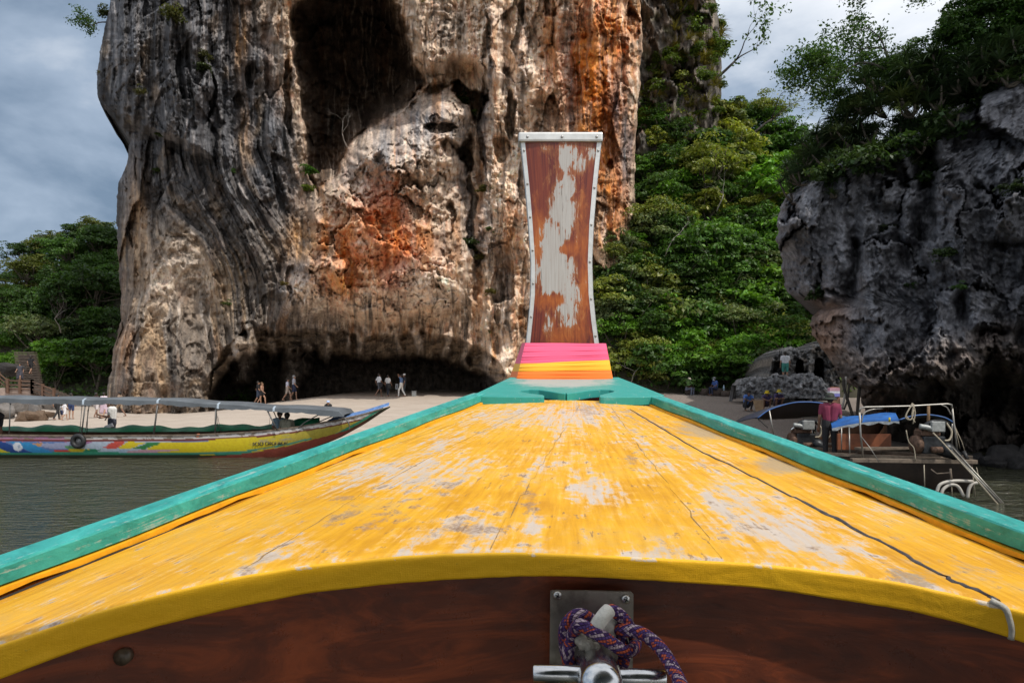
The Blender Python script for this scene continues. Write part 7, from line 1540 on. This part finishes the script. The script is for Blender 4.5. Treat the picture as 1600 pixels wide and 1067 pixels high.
# things they carry or stand by
def backpack(px, py, Y, col, label):
    q = P(px, py, Y); mb = MB(); mb.box(q, (.26, .14, .34), bev=.05); o = mb.build('sling_bag', cl(col), loc=q-Vector((0, 0, .17))); tag(o, label, 'bag')
backpack(595, 601, 50.7, (.02, .02, .025), 'black sling bag on the back of the man in white T-shirt in the cave mouth')
backpack(608, 603, 50.9, (.03, .03, .03), 'dark pouch at the hip of the person in white hooded top')
mb = MB(); q = P(170, 666, 23.95); mb.box(q, (.30, .10, .13), Matrix.Rotation(-.4, 3, 'Y'), bev=.03); tag(mb.build('waist_bag', cl((.58, .58, .62)), loc=q-Vector((0, 0, .06))), 'pale waist bag worn by the man looking at his phone', 'bag')
mb = MB(); q = P(165.5, 654, 23.85); mb.box(q, (.008, .07, .14), Matrix.Rotation(.5, 3, 'Y')); tag(mb.build('phone', M_BLACK, loc=q-Vector((0, 0, .06))), 'dark phone held by the man in white T-shirt', 'phone')
mb = MB(); q = at(647, 0, 52); mb.plate([q+Vector((-.16, -.14, 0)), q+Vector((.16, -.14, 0)), q+Vector((.16, .14, 0)), q+Vector((-.16, .14, 0))], (0, 0, .36)); b = mb.build('bin', gm((.22, .23, .23), .6, 0, .2, 8, .1, 'grey_plastic'), loc=q); tag(b, 'small grey bin right of the walkers in the cave mouth', 'bin')
mb = MB(); mb.box(q+Vector((0, 0, .375)), (.36, .32, .03), bev=.008); mb.build('rim', gm((.3, .31, .31), .6, 0, .2, 8, .1, 'grey_plastic'), b)
mb = MB(); q = P(620, 604, 52.5); mb.box(q, (.22, .03, .42)); s = mb.build('notice_board', gm((.45, .47, .50), .6, 0, .15, 8, 0, 'pale_board'), loc=q-Vector((0, 0, .21))); tag(s, 'small pale notice board between the walkers in the cave mouth', 'sign')
mb = MB(); mb.box(q+Vector((0, -.019, 0)), (.09, .006, .26)); mb.build('printed_panel', gm((.12, .13, .15), .6, 0, .3, 30, 0, 'dark_print'), s)
for dx in (-.08, .08): mb = MB(); mb.tube([q+Vector((dx, 0, -.21)), Vector((q.x+dx, q.y, gz(q.x, q.y)))], .018, 6); mb.build('leg', M_OLDWOOD, s)
# ------------------------------------------------------------------ boulders, shelter, stairs, small things
def boulder_mesh(seed, sc=(1, 1, 1)):
    rng = np.random.default_rng(seed); bm = bmesh.new(); bmesh.ops.create_icosphere(bm, subdivisions=4, radius=1.0)
    v = np.array([tuple(q.co) for q in bm.verts])
    for k in range(16):
        d = rng.normal(size=3); d /= np.linalg.norm(d); h = rng.uniform(.55, .88); t = v@d-h; v = v-np.maximum(t, 0)[:, None]*d*.93
    v = v*(1+0.10*fbm(v[:, 0]*2+seed, v[:, 1]*2+v[:, 2]*3, seed, 4))[:, None]*np.array(sc)
    for q, c in zip(bm.verts, v): q.co = c
    me = bpy.data.meshes.new('boulder'); bm.to_mesh(me); bm.free(); me.polygons.foreach_set('use_smooth', [True]*len(me.polygons)); return me
BOULD = [boulder_mesh(i, s) for i, s in enumerate([(1, .8, .62), (.9, .9, .8), (1.2, .8, .5), (.8, .7, .9)])]
def m_boulder(name, a, b):
    m = Mt(name); v = m.co('Object'); n = m.noise(v, 2.2, 7, .7, .5); n2 = m.noise(v, 9, 5, .7); c = m.mix(n, a, b); return m.out(c, .9, 0, m.bump(m.math('ADD', n, m.math('MULTIPLY', n2, .5)), .9, .12), .2)
MB_G = m_boulder('grey_boulder', (.10, .095, .09), (.30, .27, .25)); MB_B = m_boulder('brown_boulder', (.09, .06, .04), (.24, .17, .12)); MB_D = m_boulder('black_boulder', (.018, .017, .017), (.075, .07, .068))
_bm = {}
def boulder(px, py, Y, r, mat, label, grp, i, sink=.3, z=None):
    me = BOULD[i % 4]; key = (i % 4, mat.name)
    if key not in _bm: q = me.copy(); q.materials.append(mat); _bm[key] = q
    p = P(px, py, Y); o = bpy.data.objects.new('boulder', _bm[key]); COL.objects.link(o); o.location = (p.x, Y, p.z if z is None else z); o.scale = (r, r, r); o.rotation_euler = (0.2*math.sin(i*3), .2*math.cos(i*5), i*1.9); return tag(o, label, 'boulder', grp)
for i, (px, py, r, w) in enumerate([(6, 640, .9, 'at the picture edge'), (24, 636, .8, 'just right of the edge one'), (40, 643, .8, 'largest pale one left of the long white shirt'), (56, 637, .6, 'behind the pale one'), (72, 634, .45, 'below the stair landing'), (14, 650, .5, 'low at the picture edge'), (-12, 634, 1.0, 'half out of the picture')]):
    boulder(px, py, 43+(i % 3)*.8, r, MB_G, f'grey boulder under the canopy line {w}', 'grey boulders below the stairs', i)
for i, (px, py, r, w) in enumerate([(34, 652, .5, 'left end of the low brown ledge'), (50, 650, .7, 'middle of the low brown ledge'), (64, 651, .55, 'right end of the low brown ledge'), (76, 647, .4, 'nearest the group with children')]):
    boulder(px, py, 40.5+.3*i, r, MB_B, f'brown flat boulder on the sand {w}', 'brown boulders on the sand', i+1)
for i, (px, py, Y, r, w) in enumerate([(945, 590, 49, 1.0, 'lowest beside the orange cloth'), (965, 570, 49.5, 1.0, 'right of the orange cloth'), (948, 552, 50, 1.1, 'beside the pink cloth'), (975, 598, 48.6, .9, 'at the sand edge right of the prow'), (960, 525, 51, 1.2, 'beside the lower prow board'), (1000, 605, 48.2, .8, 'under the olive scraggly tree'), (985, 545, 50.5, 1.0, 'half hidden by the olive scraggly tree'), (1020, 612, 48, .6, 'small one left of the sitting attendant'), (1102, 470, 56, 1.5, 'large one bare among the gully trees'), (1050, 612, 48, .5, 'beside the sitting attendant')]):
    boulder(px, py, Y, r, MB_D, f'dark boulder at the cliff foot {w}', 'dark boulders at the gully foot', i)
for i, (px, py, Y, r, w) in enumerate([(1545, 722, 20.2, .5, 'left of the largest'), (1578, 718, 20.0, .75, 'largest at the waterline'), (1598, 725, 19.4, .6, 'at the picture edge'), (1528, 728, 20.4, .35, 'small one next to the tail engine'), (1560, 732, 19.6, .3, 'lowest in the water'), (1620, 715, 20, 1.0, 'half out of the picture'), (1505, 725, 21, .5, 'behind the stern beam')]):
    boulder(px, py, Y, r, MB_D, f'black wet boulder under the outcrop {w}', 'black boulders at the waterline', i+2, z=.1)

def build_shelter():
    R, C = 70, 150; px = np.linspace(1198, 1312, C)[None].repeat(R, 0); t = np.linspace(0, 1, R)[:, None]
    top = 9*fbm(np.linspace(0, 9, C), np.zeros(C), 8, 4)+interp([(1198, 600), (1203, 575), (1208, 553), (1222, 545), (1236, 541), (1245, 546), (1256, 548), (1266, 540), (1285, 532), (1312, 528)], px[0])+2.5*fbm(px[0]/7, px[0]*0, 3, 3)
    py = top[None]+(626-top[None])*t; wx = px+1.5*fbm(px/8, py/8, 4); wy = py
    out = .5*fbm(px/12, py/12, 5, 4)+.45*facets(wx/17+.4*fbm(px/8, py/8, 3), wy/13, 5, 1.0)[0]+.25*facets(wx/7, wy/6, 6, 1.2)[0]; out -= .9*(1-np.sqrt(1-(1-np.clip(t*(626-top[None])/10, 0, 1))**2))
    dk0 = out*0
    def arch(cx, w, y0, y1, d):
        s = np.where(wy > y0+w, np.abs(wx-cx)-w, np.hypot(wx-cx, (wy-y0-w))-w); return d*sstep(.8, -.8, s)*(wy < y1+4)
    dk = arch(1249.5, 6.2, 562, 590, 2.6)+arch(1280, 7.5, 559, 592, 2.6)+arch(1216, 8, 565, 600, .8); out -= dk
    out += .35*np.exp(-((wx-1265)/4.5)**2)*sstep(550, 560, wy)+.3*np.exp(-((wx-1236)/5)**2)*sstep(548, 556, wy)
    out -= 1.2*(1-np.sqrt(1-(1-np.clip((px-1198)/14, 0, 1))**2))
    Y = 40.6-out; V = np.stack([(px-CX)/F*Y, Y, H-(py-HY)/F*Y], -1)
    b = V[0]+np.array((0, 2.2, -.1)); c_ = V[0]+np.array((0, 4.5, -.5)); V = np.concatenate([np.stack([c_, b]), V], 0)
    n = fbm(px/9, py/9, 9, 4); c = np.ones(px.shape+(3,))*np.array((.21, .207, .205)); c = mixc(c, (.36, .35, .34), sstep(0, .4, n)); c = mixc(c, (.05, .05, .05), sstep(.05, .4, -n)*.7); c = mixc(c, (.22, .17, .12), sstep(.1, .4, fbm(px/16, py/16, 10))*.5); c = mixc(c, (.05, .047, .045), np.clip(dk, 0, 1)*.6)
    c = np.concatenate([c[:1], c[:1], c], 0); tag(grid_obj('stone_shelter', V, M_ROCK2, col=c, loc=(17, 40, 1)), 'grey sculpted stone shelter with two arched openings beside the outcrop', 'shelter')
    # low rock wall
    R, C = 34, 150; px = np.linspace(1150, 1294, C)[None].repeat(R, 0); t = np.linspace(0, 1, R)[:, None]; top = interp([(1150, 604), (1158, 592), (1170, 589), (1200, 590), (1215, 586), (1235, 589), (1252, 583), (1270, 586), (1285, 592), (1294, 604)], px[0])-6*np.abs(perlin(px[0]/7, px[0]*0, 4))
    py = top[None]+(622-top[None])*t; fv, fe = facets(px/9, py/8, 4, 1.0); out = .22*fv+.2*fbm(px/10, py/10, 5, 3)+.35*t-.5*(1-np.sqrt(1-(1-np.clip(t*3, 0, 1))**2)); Y = 38.2-out; V = np.stack([(px-CX)/F*Y, Y, H-(py-HY)/F*Y], -1)
    V = np.concatenate([(V[0]+np.array((0, 1.4, -1.2)))[None], (V[0]+np.array((0, .8, -.05)))[None], V], 0); n = fbm(px/6, py/6, 9, 4); c = np.ones(px.shape+(3,))*np.array((.19, .19, .195)); c = mixc(c, (.32, .32, .33), sstep(0, .35, n)); c = mixc(c, (.08, .08, .08), sstep(0, .35, -n)*.7); c = np.concatenate([c[:1], c[:1], c], 0)
    tag(grid_obj('rock_wall', V, M_ROCK2, col=c, loc=(14, 38, 1)), 'low jagged grey rock wall in front of the stone shelter', 'wall')
build_shelter()

def build_stairs():
    r = empty('stairs', P(50, 618, 56), 'weathered wooden stairs climbing through the trees at the left edge', 'stairs')
    wm = gm((0.115, 0.088, 0.07), .85, 0, .45, 4, .3, 'weathered_step'); lm = gm((0.33, 0.25, 0.21), .9, 0, .2, 2, .3, 'pinkish_landing'); pm = gm((0.12, 0.065, 0.04), .8, 0, .3, 6, .3, 'brown_rail')
    base = P(48, 600, 56)
    mb = MB(); mb.loft([[Vector(((47-.35*i-CX)/F*(56.2+.4*i)+dx, 56.2+.4*i+.2, base.z+.15*i-.42)) for dx in (-.85, .85)] for i in range(22)]); mb.build('riser_shade_sheet', gm((0.05, 0.035, 0.025), .9, 0, .3, 5, .2, 'riser_shade'), r)  # dark sheet behind the treads stands in for shade in the riser gaps
    for i in range(22):
        mb = MB(); yy = 56.2+.40*i; mb.box(((47-.35*i-CX)/F*yy, yy, base.z+.15*i-.15), (1.9, .40, .07)); mb.build('step', wm, r)
    for i in range(8):
        mb = MB(); q = P(62+6*i, 604+2.4*i, 55.4-.3*i); mb.box((q.x, q.y, q.z-.2), (.9, 1.4, .34)); mb.build('step', wm, r)
    mb = MB(); q = P(32, 610, 55.4); mb.box((q.x-.3, q.y, q.z-.6), (3.4, 1.6, 1.6), bev=.06); mb.build('landing', lm, r)
    def railing(a, b, n):
        for k in range(n):
            p = a.lerp(b, k/(n-1)); mb = MB(); mb.box(p+Vector((0, 0, .45)), (.16, .16, 1.15)); mb.build('post', pm, r)
        for dz in (.25, .55, .88): mb = MB(); mb.tube([a+Vector((0, 0, dz)), b+Vector((0, 0, dz))], .05, 6); mb.build('rail', pm, r)
    railing(P(12, 612, 54.4), P(50, 613, 54.4), 3); railing(P(50, 613, 54.4), P(84, 627, 52.5), 3); railing(P(-14, 590, 56), P(11, 611, 54.6), 3)
build_stairs()
boulder(17, 577, 59.5, 1.25, MB_D, 'black boulder beside the wooden stairs', 'boulder by the stairs', 2)

# seats, bottle, boards at the right of the beach
stone = gm((0.075, 0.055, 0.045), .9, 0, .3, 6, .4, 'brown_stump')
for px, Y, rr, hh, lab in ((1076, 45.7, .26, .40, 'brown stump seat under the attendant in khaki vest'), (1120, 45.2, .36, .46, 'wide brown stump seat under the person in blue shirt'), (1100, 45.5, .34, .42, 'empty brown stump left of the person in blue shirt'), (1134, 44.6, .30, .34, 'low flat stump right of the person in blue shirt')):
    q = at(px, 0, Y); mb = MB(); mb.tube([q+Vector((0, 0, -.05)), q+Vector((0, 0, hh*.5)), q+Vector((0, 0, hh))], [rr*1.05, rr*.97, rr], 14); o = mb.build('stump', stone, loc=q); tag(o, lab, 'stump', 'stump seats by the trees'); mb = MB(); mb.tube([q+Vector((0, 0, hh)), q+Vector((0, 0, hh+.02))], [rr*.94, rr*.9], 14); mb.build('top', gm((0.15, 0.11, 0.08), .9, 0, .3, 9, .3, 'cut_wood'), o)
q = at(1131, 0, 44.8)+Vector((0, 0, .38)); mb = MB(); mb.tube([q, q+Vector((0, 0, .2)), q+Vector((0, 0, .26)), q+Vector((0, 0, .32))], [.06, .06, .028, .028], 10); o = mb.build('bottle', gm((.40, .55, .68), .2, 0, .1, 9, 0, 'blue_plastic'), loc=q); tag(o, 'pale blue water bottle standing on the low flat stump', 'bottle'); mb = MB(); mb.tube([q+Vector((0, 0, .32)), q+Vector((0, 0, .36))], .032, 8); mb.build('cap', gm((.6, .65, .7), .4, 0, .1, 9, 0), o)
for i, px in enumerate((1155, 1158.5)):
    q = P(px, 601, 40.5); mb = MB(); mb.box(q+Vector((0, 0, .1)), (.06, .06, .28)); o = mb.build('white_stake', gm((.62, .6, .56), .7, 0, .1, 9, 0, 'white_paint'), loc=q); tag(o, ('left' if i == 0 else 'right')+' of two short white stakes at the end of the low rock wall', 'stake', 'white stakes')
a = [P(1177, 625, 32.5), P(1193, 625, 32.5), P(1192.5, 652, 32.5), P(1184, 652, 32.5)]; mb = MB(); mb.plate(a, (0, .05, 0)); tag(mb.build('wooden_board', gm((0.40, 0.27, 0.16), .75, 0, .25, 6, .3, 'pale_board_wood'), loc=P(1187, 652, 32.5)), 'pale wooden board standing before the yellow hatted boatman', 'board')
# prow of another boat with striped cloths
r = empty('boat_prow', P(1304, 690, 20.5), 'brown prow post with pink white and blue cloths beside the boatman in maroon', 'boat prow')
mb = MB(); mb.plate([P(1299, 604, 20.5), P(1311, 604, 20.5), P(1314, 640, 20.5), P(1318, 700, 20.5), P(1304, 700, 20.5)], (0, .09, 0)); mb.build('prow_board', gm((0.22, 0.11, 0.065), .6, 0, .3, 6, .2, 'prow_brown'), r)
for y0, y1, c in ((606, 611, (.55, .30, .36)), (611, 615, (.62, .60, .66)), (615, 620, (.20, .20, .50))): mb = MB(); mb.box((P(1304.5, (y0+y1)/2, 20.45).x, 20.52, P(1304, (y0+y1)/2, 20.45).z), ((16)/F*20.5, .16, (y1-y0)/F*20.5), bev=.015); mb.build('cloth', cl(c), r)
for y0, y1, c in ((650, 653, (.10, .22, .45)), (653, 656, (.55, .52, .55)), (656, 659, (.50, .30, .36))): mb = MB(); mb.box((P(1317, (y0+y1)/2, 19.4).x, 19.4, P(1304, (y0+y1)/2, 19.4).z), (13/F*19.4, .4, (y1-y0)/F*19.4), Matrix.Rotation(.12, 3, 'Y'), bev=.01); mb.build('folded_cloth', cl(c), r)
for pts, rr, lab in (([(1318, 592), (1320, 610), (1328, 635), (1333, 652)], .05, 'grey crooked branch hanging under the outcrop behind the prow post'), ([(1322, 588), (1321, 612), (1316, 640)], .035, 'pale thin root hanging beside the crooked branch'), ([(1327, 600), (1325, 622), (1319, 640)], .03, 'dark root right of the crooked branch'), ([(1344, 596), (1341, 628), (1339, 660)], .055, 'black wooden post under the outcrop lip')):
    mb = MB(); mb.tube(spline([P(x, y, 21.5) for x, y in pts], 4), rr, 6); tag(mb.build('branch' if 'post' not in lab else 'wooden_post', M_BARK2 if 'pale' not in lab else M_DEAD, loc=P(pts[-1][0], pts[-1][1], 21.5)), lab, 'branch' if 'post' not in lab else 'post')

# undergrowth on the slopes: nobody could count it
def undergrowth(fn, x0, x1, y0, y1, n, seed, size, col, label):
    r = np.random.default_rng(seed); X = r.uniform(x0, x1, n); Y = r.uniform(y0, y1, n); Z = fn(X, Y)+r.random(n)**2*1.3-.1
    keep = fbm(X*.25, Y*.25, seed)+.5*r.random(n) > -.05
    C = np.stack([X, Y, Z], 1)[keep]; me = leaf_mesh('undergrowth', C, r.normal(size=C.shape)*.6+np.array([0, -.6, .8]), size, r, .6)
    o = bpy.data.objects.new('undergrowth', me); COL.objects.link(o); o.color = (*col, 1); tag(o, label, kind='stuff')
undergrowth(hill_right_z, 5, 34, 46.5, 63, 40000, 3, .32, (.08, .155, .032), 'leafy undergrowth covering the gully slope')
undergrowth(hill_left_z, -75, -24, 61, 100, 30000, 4, .42, (.065, .125, .03), 'leafy undergrowth on the left hill')
print('tris', sum(len(m.loop_triangles) or len(m.polygons)*2 for m in bpy.data.meshes), 'objs', len(bpy.data.objects))
